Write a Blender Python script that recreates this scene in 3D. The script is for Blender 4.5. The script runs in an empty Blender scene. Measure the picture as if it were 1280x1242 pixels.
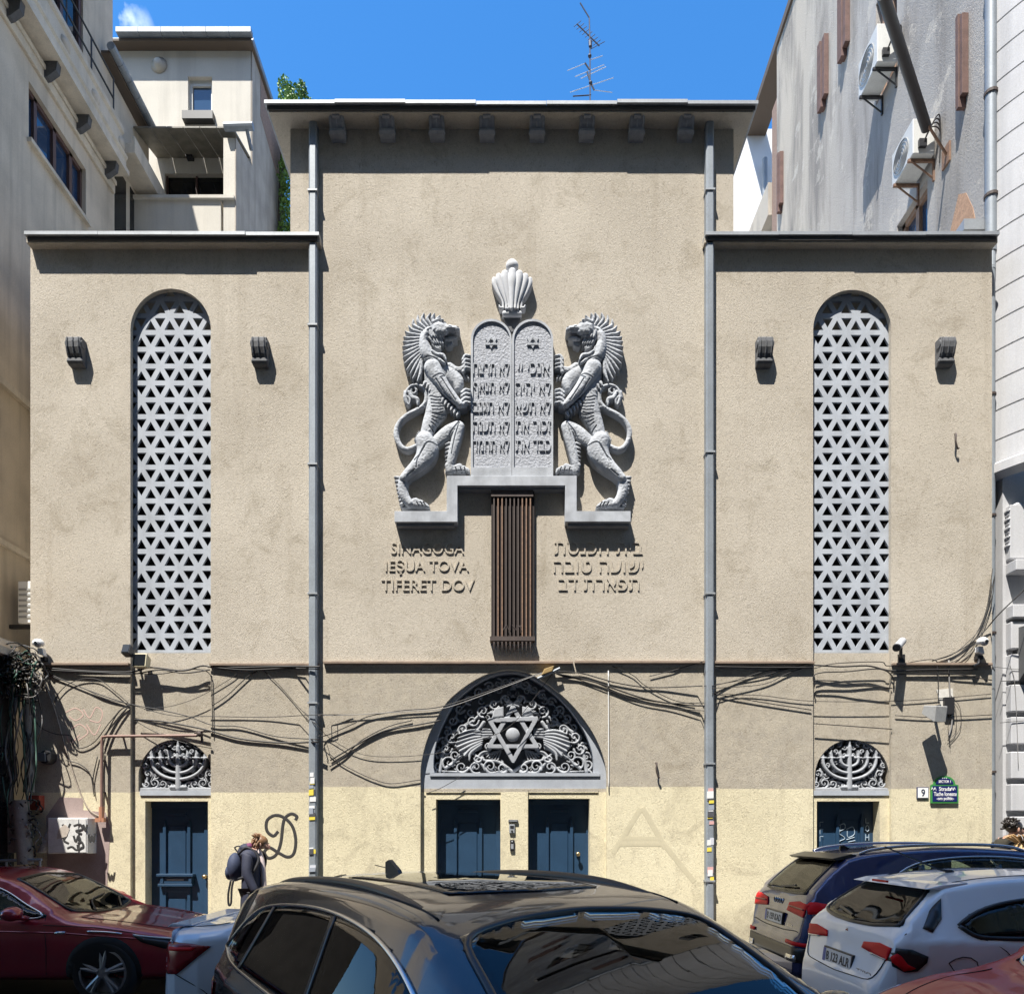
import bpy, bmesh, math, random
import numpy as np
from mathutils import Vector, Matrix
from mathutils.geometry import tessellate_polygon, interpolate_bezier
from mathutils.bvhtree import BVHTree

random.seed(7)
R = math.radians
SC = bpy.context.scene
COL = SC.collection

# ------------------------------------------------------------------ camera, world, sun, exposure
F, D, CAMZ, HOR, CX = 920.0, 10.2, 1.75, 1040.0, 640.0     # focal length (photo px), facade distance, eye height
cam_d = bpy.data.cameras.new('camera'); cam = bpy.data.objects.new('camera', cam_d); COL.objects.link(cam)
cam.location = (0, 0, CAMZ); cam.rotation_euler = (R(90), 0, 0)
cam_d.sensor_width = 36.0; cam_d.lens = 36.0 * F / 1280.0
cam_d.shift_y = (HOR - 621.0) / 1280.0
cam_d.clip_start = 0.05; cam_d.clip_end = 2000
SC.camera = cam

SUN = Vector((-0.60, -1.0, 2.35)).normalized()             # towards the sun
sun_d = bpy.data.lights.new('sun', 'SUN'); sun = bpy.data.objects.new('sun', sun_d); COL.objects.link(sun)
sun_d.energy = 4.8; sun_d.angle = R(0.5); sun_d.color = (1.0, 0.955, 0.88)
sun.rotation_euler = (-SUN).to_track_quat('-Z', 'Y').to_euler(); sun.location = (-8, -14, 30)

world = bpy.data.worlds.new('World'); SC.world = world; world.use_nodes = True
wn = world.node_tree.nodes; wl = world.node_tree.links; wn.clear()
wo = wn.new('ShaderNodeOutputWorld'); bg = wn.new('ShaderNodeBackground'); sky = wn.new('ShaderNodeTexSky')
sky.sky_type = 'NISHITA'; sky.sun_disc = False
sky.sun_elevation = math.asin(SUN.z); sky.sun_rotation = math.atan2(SUN.x, SUN.y)
sky.altitude = 100; sky.air_density = 1.0; sky.dust_density = 0.25; sky.ozone_density = 3.0
tc = wn.new('ShaderNodeTexCoord')
dotn = wn.new('ShaderNodeVectorMath'); dotn.operation = 'DOT_PRODUCT'
cdir = Vector(((150 - CX) / F, 1.0, (HOR - 38) / F)).normalized(); dotn.inputs[1].default_value = cdir
wl.new(tc.outputs['Generated'], dotn.inputs[0])
mr = wn.new('ShaderNodeMapRange'); mr.inputs[1].default_value = 0.99955; mr.inputs[2].default_value = 0.99995
wl.new(dotn.outputs['Value'], mr.inputs[0])
nz = wn.new('ShaderNodeTexNoise'); nz.inputs['Scale'].default_value = 26; nz.inputs['Detail'].default_value = 6
wl.new(tc.outputs['Generated'], nz.inputs['Vector'])
mr2 = wn.new('ShaderNodeMapRange'); mr2.inputs[1].default_value = 0.47; mr2.inputs[2].default_value = 0.75
wl.new(nz.outputs['Fac'], mr2.inputs[0])
# broken cumulus in the half of the sky behind the street (mirrored by the car glass)
sep = wn.new('ShaderNodeSeparateXYZ'); wl.new(tc.outputs['Generated'], sep.inputs[0])
mrb = wn.new('ShaderNodeMapRange'); mrb.inputs[1].default_value = 0.05; mrb.inputs[2].default_value = -0.25
wl.new(sep.outputs['Y'], mrb.inputs[0])
nz2 = wn.new('ShaderNodeTexNoise'); nz2.inputs['Scale'].default_value = 3.2; nz2.inputs['Detail'].default_value = 7
wl.new(tc.outputs['Generated'], nz2.inputs['Vector'])
mr3 = wn.new('ShaderNodeMapRange'); mr3.inputs[1].default_value = 0.50; mr3.inputs[2].default_value = 0.72
wl.new(nz2.outputs['Fac'], mr3.inputs[0])
m1 = wn.new('ShaderNodeMath'); m1.operation = 'MULTIPLY'; wl.new(mr.outputs[0], m1.inputs[0]); wl.new(mr2.outputs[0], m1.inputs[1])
m2 = wn.new('ShaderNodeMath'); m2.operation = 'MULTIPLY'; wl.new(mrb.outputs[0], m2.inputs[0]); wl.new(mr3.outputs[0], m2.inputs[1])
m3 = wn.new('ShaderNodeMath'); m3.operation = 'ADD'; m3.use_clamp = True; wl.new(m1.outputs[0], m3.inputs[0]); wl.new(m2.outputs[0], m3.inputs[1])
mixc = wn.new('ShaderNodeMix'); mixc.data_type = 'RGBA'
wl.new(m3.outputs[0], mixc.inputs[0]); wl.new(sky.outputs[0], mixc.inputs[6]); mixc.inputs[7].default_value = (9, 9.3, 9.6, 1)
hs = wn.new('ShaderNodeHueSaturation'); hs.inputs['Saturation'].default_value = 1.3
wl.new(mixc.outputs[2], hs.inputs['Color'])
wl.new(hs.outputs[0], bg.inputs[0]); wl.new(bg.outputs[0], wo.inputs[0])
bg.inputs[1].default_value = 0.136
SC.view_settings.view_transform = 'Standard'; SC.view_settings.look = 'None'
SC.view_settings.exposure = 1.21; SC.view_settings.gamma = 1.0
SC.view_settings.use_curve_mapping = False

# ------------------------------------------------------------------ coordinates (photo pixels -> metres on the facade)
def X(px, Y=D): return (px - CX) * Y / F
def Z(py, Y=D): return CAMZ + (HOR - py) * Y / F
def W(px, py, Y=D): return Vector((X(px, Y), Y, Z(py, Y)))
S = D / F                                                     # metres per photo pixel on the facade

# ------------------------------------------------------------------ materials
MATS = {}
def nodes(name):
    m = bpy.data.materials.new(name); m.use_nodes = True
    nt = m.node_tree; b = nt.nodes['Principled BSDF']
    return m, nt, b
def setspec(b, v):
    if 'Specular IOR Level' in b.inputs: b.inputs['Specular IOR Level'].default_value = v
def plain(name, c, rough=0.6, metal=0.0, coat=0.0, spec=0.5):
    if name in MATS: return MATS[name]
    m, nt, b = nodes(name)
    b.inputs['Base Color'].default_value = (*c, 1); b.inputs['Roughness'].default_value = rough
    b.inputs['Metallic'].default_value = metal; setspec(b, spec)
    if coat: b.inputs['Coat Weight'].default_value = coat; b.inputs['Coat Roughness'].default_value = 0.02
    MATS[name] = m; return m
def noise_node(nt, scale, detail=5, vec=None, dist=0.0, rough=0.55):
    n = nt.nodes.new('ShaderNodeTexNoise'); n.inputs['Scale'].default_value = scale
    n.inputs['Detail'].default_value = detail; n.inputs['Distortion'].default_value = dist; n.inputs['Roughness'].default_value = rough
    if vec is not None: nt.links.new(vec, n.inputs['Vector'])
    return n
def ramp(nt, src, stops):
    r = nt.nodes.new('ShaderNodeValToRGB'); e = r.color_ramp.elements
    while len(e) < len(stops): e.new(0.5)
    for i, (p, c) in enumerate(stops):
        e[i].position = p; e[i].color = (*c, 1) if len(c) == 3 else c
    nt.links.new(src, r.inputs[0]); return r
def mixrgb(nt, fac, a, b, mode='MIX'):
    x = nt.nodes.new('ShaderNodeMix'); x.data_type = 'RGBA'; x.blend_type = mode
    for k, v in ((0, fac), (6, a), (7, b)):
        if hasattr(v, 'is_linked') or hasattr(v, 'links'): nt.links.new(v, x.inputs[k])
        elif k == 0: x.inputs[0].default_value = v
        else: x.inputs[k].default_value = (*v, 1)
    return x.outputs[2]
def pos(nt, sx=1, sy=1, sz=1):
    g = nt.nodes.new('ShaderNodeTexCoord'); mp = nt.nodes.new('ShaderNodeMapping')
    mp.inputs['Scale'].default_value = (sx, sy, sz); nt.links.new(g.outputs['Object'], mp.inputs[0]); return mp.outputs[0]
def bump(nt, b, h, strength, dist):
    bp = nt.nodes.new('ShaderNodeBump'); bp.inputs['Strength'].default_value = strength; bp.inputs['Distance'].default_value = dist
    nt.links.new(h, bp.inputs['Height']); nt.links.new(bp.outputs[0], b.inputs['Normal'])
def weathered(name, c, dark=0.75, scale=3.0, rough=0.75, bs=0.4, bd=0.004, fine=60, metal=0.0, streak=0.0, tint=None):
    """a base colour broken up by wear of two sizes, with an optional run of vertical streaks"""
    if name in MATS: return MATS[name]
    m, nt, b = nodes(name)
    n1 = noise_node(nt, scale, 7, pos(nt)); n2 = noise_node(nt, fine, 4, pos(nt))
    cd = tuple(x * dark for x in c) if tint is None else tint
    r1 = ramp(nt, n1.outputs['Fac'], [(0.32, cd), (0.62, c)])
    col = mixrgb(nt, 0.35, r1.outputs[0], ramp(nt, n2.outputs['Fac'], [(0.3, tuple(x * 0.7 for x in c)), (0.7, tuple(min(1, x * 1.15) for x in c))]).outputs[0])
    if streak:
        n3 = noise_node(nt, 1.0, 6, pos(nt, 5.0, 5.0, 0.35))
        rs = ramp(nt, n3.outputs['Fac'], [(0.48, (0, 0, 0)), (0.72, (1, 1, 1))])
        mm = nt.nodes.new('ShaderNodeMath'); mm.operation = 'MULTIPLY'; mm.inputs[1].default_value = streak
        nt.links.new(rs.outputs[0], mm.inputs[0]); col = mixrgb(nt, mm.outputs[0], col, tuple(x * 0.35 for x in c))
    nt.links.new(col, b.inputs['Base Color']); b.inputs['Roughness'].default_value = rough; b.inputs['Metallic'].default_value = metal
    if bs: bump(nt, b, n2.outputs['Fac'], bs, bd)
    MATS[name] = m; return m

def stucco(name, zcream, zband):
    """rough-cast stucco: tan above, dustier band under the string course, cream painted base"""
    m, nt, b = nodes(name)
    g = nt.nodes.new('ShaderNodeNewGeometry'); sp = nt.nodes.new('ShaderNodeSeparateXYZ'); nt.links.new(g.outputs['Position'], sp.inputs[0])
    big = noise_node(nt, 0.7, 5, g.outputs['Position']); mid = noise_node(nt, 6, 6, g.outputs['Position'])
    mpv = nt.nodes.new('ShaderNodeMapping'); mpv.inputs['Scale'].default_value = (50, 50, 30); mpv.inputs['Rotation'].default_value = (0, 0.7, 0)
    nt.links.new(g.outputs['Position'], mpv.inputs[0])
    fine = noise_node(nt, 1.0, 5, mpv.outputs[0], 1.6, 0.62)
    def zmask(z0, wob):
        a = nt.nodes.new('ShaderNodeMath'); a.operation = 'MULTIPLY_ADD'; a.inputs[1].default_value = wob
        nt.links.new(mid.outputs['Fac'], a.inputs[0]); nt.links.new(sp.outputs['Z'], a.inputs[2])
        mrn = nt.nodes.new('ShaderNodeMapRange'); mrn.inputs[1].default_value = z0 + wob * 0.5 - 0.004; mrn.inputs[2].default_value = z0 + wob * 0.5 + 0.004
        nt.links.new(a.outputs[0], mrn.inputs[0]); return mrn.outputs[0]
    tan = ramp(nt, big.outputs['Fac'], [(0.3, (0.415, 0.370, 0.305)), (0.7, (0.505, 0.456, 0.382))]).outputs[0]
    dust = ramp(nt, mid.outputs['Fac'], [(0.3, (0.355, 0.318, 0.262)), (0.7, (0.435, 0.388, 0.312))]).outputs[0]
    cream = ramp(nt, big.outputs['Fac'], [(0.25, (0.58, 0.52, 0.365)), (0.7, (0.68, 0.615, 0.44))]).outputs[0]
    c1 = mixrgb(nt, zmask(zband, 0.02), dust, tan)
    c2 = mixrgb(nt, zmask(zcream, 0.015), cream, c1)
    # grime washed down at the foot of the wall and scattered scuffs
    foot = nt.nodes.new('ShaderNodeMapRange'); foot.inputs[1].default_value = 0.75; foot.inputs[2].default_value = 0.35
    nt.links.new(sp.outputs['Z'], foot.inputs[0])
    fm = nt.nodes.new('ShaderNodeMath'); fm.operation = 'MULTIPLY'; nt.links.new(foot.outputs[0], fm.inputs[0]); nt.links.new(mid.outputs['Fac'], fm.inputs[1])
    c3 = mixrgb(nt, fm.outputs[0], c2, (0.20, 0.17, 0.13))
    sc = ramp(nt, noise_node(nt, 2.3, 9, g.outputs['Position'], 0.8, 0.7).outputs['Fac'], [(0.52, (0, 0, 0)), (0.76, (0.62, 0.62, 0.62))])
    c4 = mixrgb(nt, sc.outputs[0], c3, (0.26, 0.22, 0.16))
    mps = nt.nodes.new('ShaderNodeMapping'); mps.inputs['Scale'].default_value = (3.0, 3.0, 0.16); nt.links.new(g.outputs['Position'], mps.inputs[0])
    stk = ramp(nt, noise_node(nt, 1.0, 7, mps.outputs[0], 0.2, 0.6).outputs['Fac'], [(0.57, (0, 0, 0)), (0.75, (0.42, 0.42, 0.42))])
    c4 = mixrgb(nt, stk.outputs[0], c4, (0.27, 0.225, 0.165))
    spk = ramp(nt, fine.outputs['Fac'], [(0.30, (0.56, 0.54, 0.51)), (0.45, (0.97, 0.97, 0.96)), (0.66, (1.12, 1.12, 1.12))])
    c5 = mixrgb(nt, 0.8, c4, spk.outputs[0], 'MULTIPLY')
    nt.links.new(c5, b.inputs['Base Color']); b.inputs['Roughness'].default_value = 0.92; setspec(b, 0.2)
    bump(nt, b, fine.outputs['Fac'], 0.9, 0.0095)
    MATS[name] = m; return m

def carpaint(name, c, metal=0.25, rough=0.32, coat=1.0):
    if name in MATS: return MATS[name]
    m, nt, b = nodes(name)
    n = noise_node(nt, 3.5, 6, pos(nt)); dusty = ramp(nt, n.outputs['Fac'], [(0.35, (0.005, 0.005, 0.005)), (0.8, (0.045, 0.045, 0.045))])
    col = mixrgb(nt, dusty.outputs[0], c, (0.30, 0.28, 0.25))
    nt.links.new(col, b.inputs['Base Color']); b.inputs['Metallic'].default_value = metal; b.inputs['Roughness'].default_value = rough
    b.inputs['Coat Weight'].default_value = coat; b.inputs['Coat IOR'].default_value = 1.5
    rr = ramp(nt, n.outputs['Fac'], [(0.3, (0.02, 0.02, 0.02)), (0.8, (0.09, 0.09, 0.09))]); nt.links.new(rr.outputs[0], b.inputs['Coat Roughness'])
    MATS[name] = m; return m

# ------------------------------------------------------------------ mesh builder and object helpers
class MB:
    def __init__(s): s.v = []; s.f = []; s.mi = []
    def add(s, vs, fs, mi=0):
        o = len(s.v); s.v += [tuple(v) for v in vs]; s.f += [tuple(i + o for i in f) for f in fs]; s.mi += [mi] * len(fs); return s
    def box(s, x0, x1, y0, y1, z0, z1, mi=0):
        x0, x1 = min(x0, x1), max(x0, x1); y0, y1 = min(y0, y1), max(y0, y1); z0, z1 = min(z0, z1), max(z0, z1)
        v = [(x0, y0, z0), (x1, y0, z0), (x1, y1, z0), (x0, y1, z0), (x0, y0, z1), (x1, y0, z1), (x1, y1, z1), (x0, y1, z1)]
        return s.add(v, [(0, 3, 2, 1), (4, 5, 6, 7), (0, 1, 5, 4), (1, 2, 6, 5), (2, 3, 7, 6), (3, 0, 4, 7)], mi)
    def prism(s, outer, y0, y1, holes=(), mi=0, axis='y', back=True):
        """outline (a,b) pairs extruded; axis y: (a,b)->(x,z); axis x: (a,b)->(y,z); axis z: (a,b)->(x,y)"""
        mp = {'y': lambda a, b, t: (a, t, b), 'x': lambda a, b, t: (t, a, b), 'z': lambda a, b, t: (a, b, t)}[axis]
        polys = [list(outer)] + [list(h) for h in holes]; flat = [p for q in polys for p in q]
        tris = tessellate_polygon([[Vector((p[0], p[1], 0)) for p in q] for q in polys]); n = len(flat)
        vs = [mp(a, b, y0) for a, b in flat] + [mp(a, b, y1) for a, b in flat]
        fs = [tuple(t) for t in tris] + ([tuple(i + n for i in reversed(t)) for t in tris] if back else [])
        o = 0
        for q in polys:
            k = len(q)
            fs += [(o + i, o + (i + 1) % k, n + o + (i + 1) % k, n + o + i) for i in range(k)]; o += k
        return s.add(vs, fs, mi)
    def tube(s, pts, r, n=8, mi=0, cap=True):
        pts = [Vector(p) for p in pts]; m = len(pts); rr = r if isinstance(r, (list, tuple)) else [r] * m
        vs = []; up = None
        for i, p in enumerate(pts):
            t = (pts[min(i + 1, m - 1)] - pts[max(i - 1, 0)])
            t = t.normalized() if t.length > 1e-9 else Vector((0, 0, 1))
            if up is None:
                a = Vector((0, 0, 1)) if abs(t.z) < 0.9 else Vector((1, 0, 0)); up = t.cross(a).normalized()
            up = (up - t * up.dot(t)); up = up.normalized() if up.length > 1e-6 else t.orthogonal().normalized()
            w = t.cross(up)
            for k in range(n):
                a = 2 * math.pi * k / n; vs.append(p + (up * math.cos(a) + w * math.sin(a)) * rr[i])
        fs = [(i * n + k, i * n + (k + 1) % n, (i + 1) * n + (k + 1) % n, (i + 1) * n + k) for i in range(m - 1) for k in range(n)]
        if cap: fs += [tuple(range(n))[::-1], tuple((m - 1) * n + k for k in range(n))]
        return s.add(vs, fs, mi)
    def lathe(s, prof, c=(0, 0, 0), axis='z', n=24, mi=0):
        vs = []; c = Vector(c)
        for r, h in prof:
            for k in range(n):
                a = 2 * math.pi * k / n; u, w = r * math.cos(a), r * math.sin(a)
                vs.append(c + Vector({'z': (u, w, h), 'y': (u, h, w), 'x': (h, u, w)}[axis]))
        m = len(prof)
        fs = [(i * n + k, i * n + (k + 1) % n, (i + 1) * n + (k + 1) % n, (i + 1) * n + k) for i in range(m - 1) for k in range(n)]
        return s.add(vs, fs, mi)
    def ball(s, c, rx, ry=None, rz=None, n=14, mi=0):
        ry = rx if ry is None else ry; rz = rx if rz is None else rz; vs = []; m = n // 2 + 1
        for i in range(m):
            t = math.pi * i / (m - 1)
            for k in range(n):
                a = 2 * math.pi * k / n
                vs.append((c[0] + rx * math.sin(t) * math.cos(a), c[1] + ry * math.sin(t) * math.sin(a), c[2] + rz * math.cos(t)))
        fs = [(i * n + k, i * n + (k + 1) % n, (i + 1) * n + (k + 1) % n, (i + 1) * n + k) for i in range(m - 1) for k in range(n)]
        return s.add(vs, fs, mi)
    def build(s, name, mats, parent=None, smooth=False, bevel=0.0, fix=True, loc=None):
        me = bpy.data.meshes.new(name); me.from_pydata(s.v, [], s.f); me.update()
        for m in (mats if isinstance(mats, (list, tuple)) else [mats]): me.materials.append(m)
        me.polygons.foreach_set('material_index', s.mi)
        if fix:
            bm = bmesh.new(); bm.from_mesh(me)
            bmesh.ops.remove_doubles(bm, verts=bm.verts, dist=1e-6)
            bmesh.ops.recalc_face_normals(bm, faces=bm.faces); bm.to_mesh(me); bm.free()
        if smooth: me.polygons.foreach_set('use_smooth', [True] * len(me.polygons))
        o = bpy.data.objects.new(name, me); COL.objects.link(o)
        if smooth == 'auto':
            bm = bmesh.new(); bm.from_mesh(me)
            for e in bm.edges:
                if len(e.link_faces) == 2 and e.calc_face_angle(0) > R(38): e.smooth = False
            bm.to_mesh(me); bm.free()
        if bevel:
            b = o.modifiers.new('bevel', 'BEVEL'); b.width = bevel; b.segments = 2; b.limit_method = 'ANGLE'; b.angle_limit = R(50)
        if parent is not None: adopt(o, parent)
        if loc is not None: o.location = loc
        return o
def adopt(o, parent):
    o.parent = parent
    if parent.type == 'EMPTY' and parent.get('_world'):
        o.matrix_parent_inverse = Matrix.Translation(-parent.location)
def tag(o, label=None, cat=None, group=None, kind=None):
    for k, v in (('label', label), ('category', cat), ('group', group), ('kind', kind)):
        if v: o[k] = v
    return o
def thing(name, label, cat, loc=(0, 0, 0), group=None, world=True):
    """an Empty at the base of a thing; with world=True its parts are given in world coordinates"""
    o = bpy.data.objects.new(name, None); COL.objects.link(o); o.location = loc; o.empty_display_size = 0.2
    if world: o['_world'] = 1
    return tag(o, label, cat, group)
def copy_tree(o, parent=None):
    c = o.copy(); COL.objects.link(c)
    if parent is not None: c.parent = parent
    for ch in list(o.children): copy_tree(ch, c)
    return c
def spline(pts, n=8):
    """Catmull-Rom through the points (any dimension)"""
    P = [np.array(p, float) for p in pts]
    if len(P) < 3: return [tuple(P[0] + (P[-1] - P[0]) * t) for t in np.linspace(0, 1, n)]
    Q = [2 * P[0] - P[1]] + P + [2 * P[-1] - P[-2]]; out = []
    for i in range(1, len(Q) - 2):
        a, b, c, d = Q[i - 1:i + 3]
        for k in range(n):
            t = k / n
            out.append(tuple(0.5 * (2 * b + (c - a) * t + (2 * a - 5 * b + 4 * c - d) * t * t + (3 * b - a - 3 * c + d) * t ** 3)))
    out.append(tuple(P[-1])); return out
def text_mesh(s, x0, x1, z0, z1, y_face, depth, name, mat, parent=None, bold=0.0, facing=1, fit='box'):
    """raised lettering standing on the plane y = y_face, scaled to fill the box"""
    cu = bpy.data.curves.new(name, 'FONT'); cu.body = s; cu.extrude = 0.5; cu.offset = bold; cu.resolution_u = 4
    o = bpy.data.objects.new(name, cu); COL.objects.link(o)
    dg = bpy.context.evaluated_depsgraph_get(); dg.update()
    me = bpy.data.meshes.new_from_object(o.evaluated_get(dg)); COL.objects.unlink(o); bpy.data.objects.remove(o)
    me.name = name; v = np.array([tuple(p.co) for p in me.vertices])
    mn = v.min(0); mx = v.max(0); sx = (x1 - x0) / (mx[0] - mn[0]); sz = (z1 - z0) / (mx[1] - mn[1])
    if fit == 'height': sx = sz
    for p in me.vertices:
        a, b, c = p.co
        p.co = (x0 + (a - mn[0]) * sx, y_face - (depth if c > 0 else -0.002), z0 + (b - mn[1]) * sz)
    me.materials.clear(); me.materials.append(mat)
    ob = bpy.data.objects.new(name, me); COL.objects.link(ob)
    if parent is not None: adopt(ob, parent)
    return ob

def carved_text(s, x0, x1, z0, z1, y_face, depth, name, mat, parent):
    """lettering cut as a raised relief: glyph outlines filled by winding number on a fine grid"""
    cu = bpy.data.curves.new(name, 'FONT'); cu.body = s; o = bpy.data.objects.new(name, cu); COL.objects.link(o)
    dg = bpy.context.evaluated_depsgraph_get(); dg.update(); loops = []
    for sp in o.to_curve(dg).splines:
        bp = sp.bezier_points; n = len(bp); pts = []
        for i in range(n):
            q, r = bp[i], bp[(i + 1) % n]
            pts += [tuple(c[:2]) for c in interpolate_bezier(q.co, q.handle_right, r.handle_left, r.co, 6)[:-1]]
        loops.append(np.array(pts))
    o.to_curve_clear(); COL.objects.unlink(o); bpy.data.objects.remove(o)
    P = np.concatenate(loops); mn, mx = P.min(0), P.max(0)
    f = Field(CX + x0 / S - 1, CX + x1 / S + 1, HOR - (z1 - CAMZ) / S - 1, HOR - (z0 - CAMZ) / S + 1, .2); wind = np.zeros(f.H.shape, int)
    for L in loops:
        q = (L - mn) / (mx - mn); px = CX + (x0 + q[:, 0] * (x1 - x0)) / S; py = HOR - (z0 + q[:, 1] * (z1 - z0) - CAMZ) / S
        for i in range(len(px)):
            ax, ay, bx, by = px[i], py[i], px[(i + 1) % len(px)], py[(i + 1) % len(px)]
            if ay == by: continue
            lo, hi = min(ay, by), max(ay, by); rows = (f.ys > lo) & (f.ys <= hi)
            if not rows.any(): continue
            xi = ax + (f.ys[rows] - ay) * (bx - ax) / (by - ay); wind[rows] += np.where(f.X[rows] < xi[:, None], 1 if by > ay else -1, 0)
    f.H[wind != 0] = depth / S
    return f.build(name, mat, parent, y_face)

# ------------------------------------------------------------------ carved relief: a height field over photo-pixel coordinates
class Field:
    def __init__(s, x0, x1, y0, y1, res=0.5):
        s.xs = np.arange(x0, x1 + res, res); s.ys = np.arange(y0, y1 + res, res)
        s.X, s.Y = np.meshgrid(s.xs, s.ys); s.H = np.zeros_like(s.X)
    def _stroke(s, pts, r):
        pts = [np.array(p, float) for p in pts]; rr = r if isinstance(r, (list, tuple)) else [r] * len(pts)
        best = np.full(s.H.shape, 9.0); rad = np.full(s.H.shape, 1.0)
        for (a, b, ra, rb) in zip(pts[:-1], pts[1:], rr[:-1], rr[1:]):
            m = max(ra, rb) + 1
            i0, i1 = np.searchsorted(s.ys, [min(a[1], b[1]) - m, max(a[1], b[1]) + m]); j0, j1 = np.searchsorted(s.xs, [min(a[0], b[0]) - m, max(a[0], b[0]) + m])
            if i1 <= i0 or j1 <= j0: continue
            x = s.X[i0:i1, j0:j1]; y = s.Y[i0:i1, j0:j1]; d = b - a; L = max(d @ d, 1e-9)
            t = np.clip(((x - a[0]) * d[0] + (y - a[1]) * d[1]) / L, 0, 1)
            q = np.hypot(x - a[0] - t * d[0], y - a[1] - t * d[1]); rl = ra + (rb - ra) * t; e = q / rl
            sub = best[i0:i1, j0:j1]; k = e < sub; sub[k] = e[k]; rad[i0:i1, j0:j1][k] = rl[k]
        return best, rad
    def stroke(s, pts, r, base=6.0, h=None, smooth=0, flat=0.0):
        if smooth:
            if isinstance(r, (list, tuple)):
                q = spline([(p[0], p[1], k) for p, k in zip(pts, r)], smooth); pts = [(a[0], a[1]) for a in q]; r = [a[2] for a in q]
            else: pts = [(a[0], a[1]) for a in spline(pts, smooth)]
        e, rad = s._stroke(pts, r); k = e < 1
        hh = rad * 0.75 if h is None else h
        e2 = np.clip((e - flat) / (1 - flat), 0, 1)
        v = base + hh * np.sqrt(np.clip(1 - e2 ** 2, 0, 1)); s.H = np.where(k, np.maximum(s.H, v), s.H); return s
    def poly(s, pts, base=6.0, h=4.0, bev=4.0):
        n = len(pts); ins = np.zeros(s.H.shape, bool); dist = np.full(s.H.shape, 1e9)
        for i in range(n):
            (ax, ay), (bx, by) = pts[i], pts[(i + 1) % n]
            c = ((ay > s.Y) != (by > s.Y)) & (s.X < (bx - ax) * (s.Y - ay) / ((by - ay) or 1e-9) + ax); ins ^= c
            dx, dy = bx - ax, by - ay; L = dx * dx + dy * dy or 1e-9
            t = np.clip(((s.X - ax) * dx + (s.Y - ay) * dy) / L, 0, 1); dist = np.minimum(dist, np.hypot(s.X - ax - t * dx, s.Y - ay - t * dy))
        q = np.clip(dist / bev, 0, 1); v = base + h * np.sqrt(1 - (1 - q) ** 2); s.H = np.where(ins, np.maximum(s.H, v), s.H); return s
    def groove(s, pts, r, depth, smooth=0):
        if smooth: pts = [(a[0], a[1]) for a in spline(pts, smooth)]
        e, _ = s._stroke(pts, r); s.H = np.where((e < 1) & (s.H > 0), np.maximum(0.5, s.H - depth * np.sqrt(np.clip(1 - e ** 2, 0, 1))), s.H); return s
    def rough(s, amp=.22, seed=3):
        rng = np.random.default_rng(seed); n = rng.normal(size=s.H.shape)
        for _ in range(9):
            n = (n + np.roll(n, 1, 0) + np.roll(n, -1, 0) + np.roll(n, 1, 1) + np.roll(n, -1, 1)) / 5
        s.H = np.where(s.H > 1, s.H + amp * n / n.std() * .5, s.H)
    def build(s, name, mat, parent, y_back, mirror=None, zoff=0.0):
        """heights in photo pixels; mirror = x about which to flip"""
        Hh = s.H; ok = Hh > 0; ny, nx = Hh.shape
        cell = ok[:-1, :-1] & ok[1:, :-1] & ok[:-1, 1:] & ok[1:, 1:]
        use = np.zeros_like(ok); use[:-1, :-1] |= cell; use[1:, :-1] |= cell; use[:-1, 1:] |= cell; use[1:, 1:] |= cell
        idx = np.full(ok.shape, -1); idx[use] = np.arange(use.sum())
        px = s.X[use] if mirror is None else 2 * mirror - s.X[use]
        V = np.stack([(px - CX) * S, y_back - Hh[use] * S, CAMZ + (HOR - s.Y[use]) * S], 1)
        i, j = np.nonzero(cell); A, B, C, Dd = idx[i, j], idx[i + 1, j], idx[i + 1, j + 1], idx[i, j + 1]
        Q = np.stack([A, B, C, Dd], 1)
        pc = np.pad(cell, 1); n0 = len(V); sk = []
        for di, dj, e0, e1 in ((-1, 0, (0, 1), (0, 0)), (1, 0, (1, 0), (1, 1)), (0, -1, (0, 0), (1, 0)), (0, 1, (1, 1), (0, 1))):
            k = cell & ~pc[1 + di:ny + di, 1 + dj:nx + dj]; a, b = np.nonzero(k)
            sk.append(np.stack([idx[a + e0[0], b + e0[1]], idx[a + e1[0], b + e1[1]]], 1))
        E = np.concatenate(sk); uniq, inv = np.unique(E, return_inverse=True); inv = inv.reshape(E.shape)
        VB = V[uniq].copy(); VB[:, 1] = y_back + 0.004
        SQ = np.stack([E[:, 0], E[:, 1], n0 + inv[:, 1], n0 + inv[:, 0]], 1)
        allf = np.concatenate([Q, SQ])
        if mirror is not None: allf = allf[:, ::-1]
        me = bpy.data.meshes.new(name); me.from_pydata(np.concatenate([V, VB]).tolist(), [], allf.tolist()); me.update()
        me.materials.append(mat); o = bpy.data.objects.new(name, me); COL.objects.link(o)
        sm = np.zeros(len(allf), bool); sm[:len(Q)] = True; me.polygons.foreach_set('use_smooth', sm.tolist())
        if parent is not None: adopt(o, parent)
        return o
def arc(cx, cy, rx, ry, a0, a1, n=24):
    return [(cx + rx * math.cos(R(a0 + (a1 - a0) * k / n)), cy + ry * math.sin(R(a0 + (a1 - a0) * k / n))) for k in range(n + 1)]
def pxpoly(pts, Y=D): return [(X(a, Y), Z(b, Y)) for a, b in pts]

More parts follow.
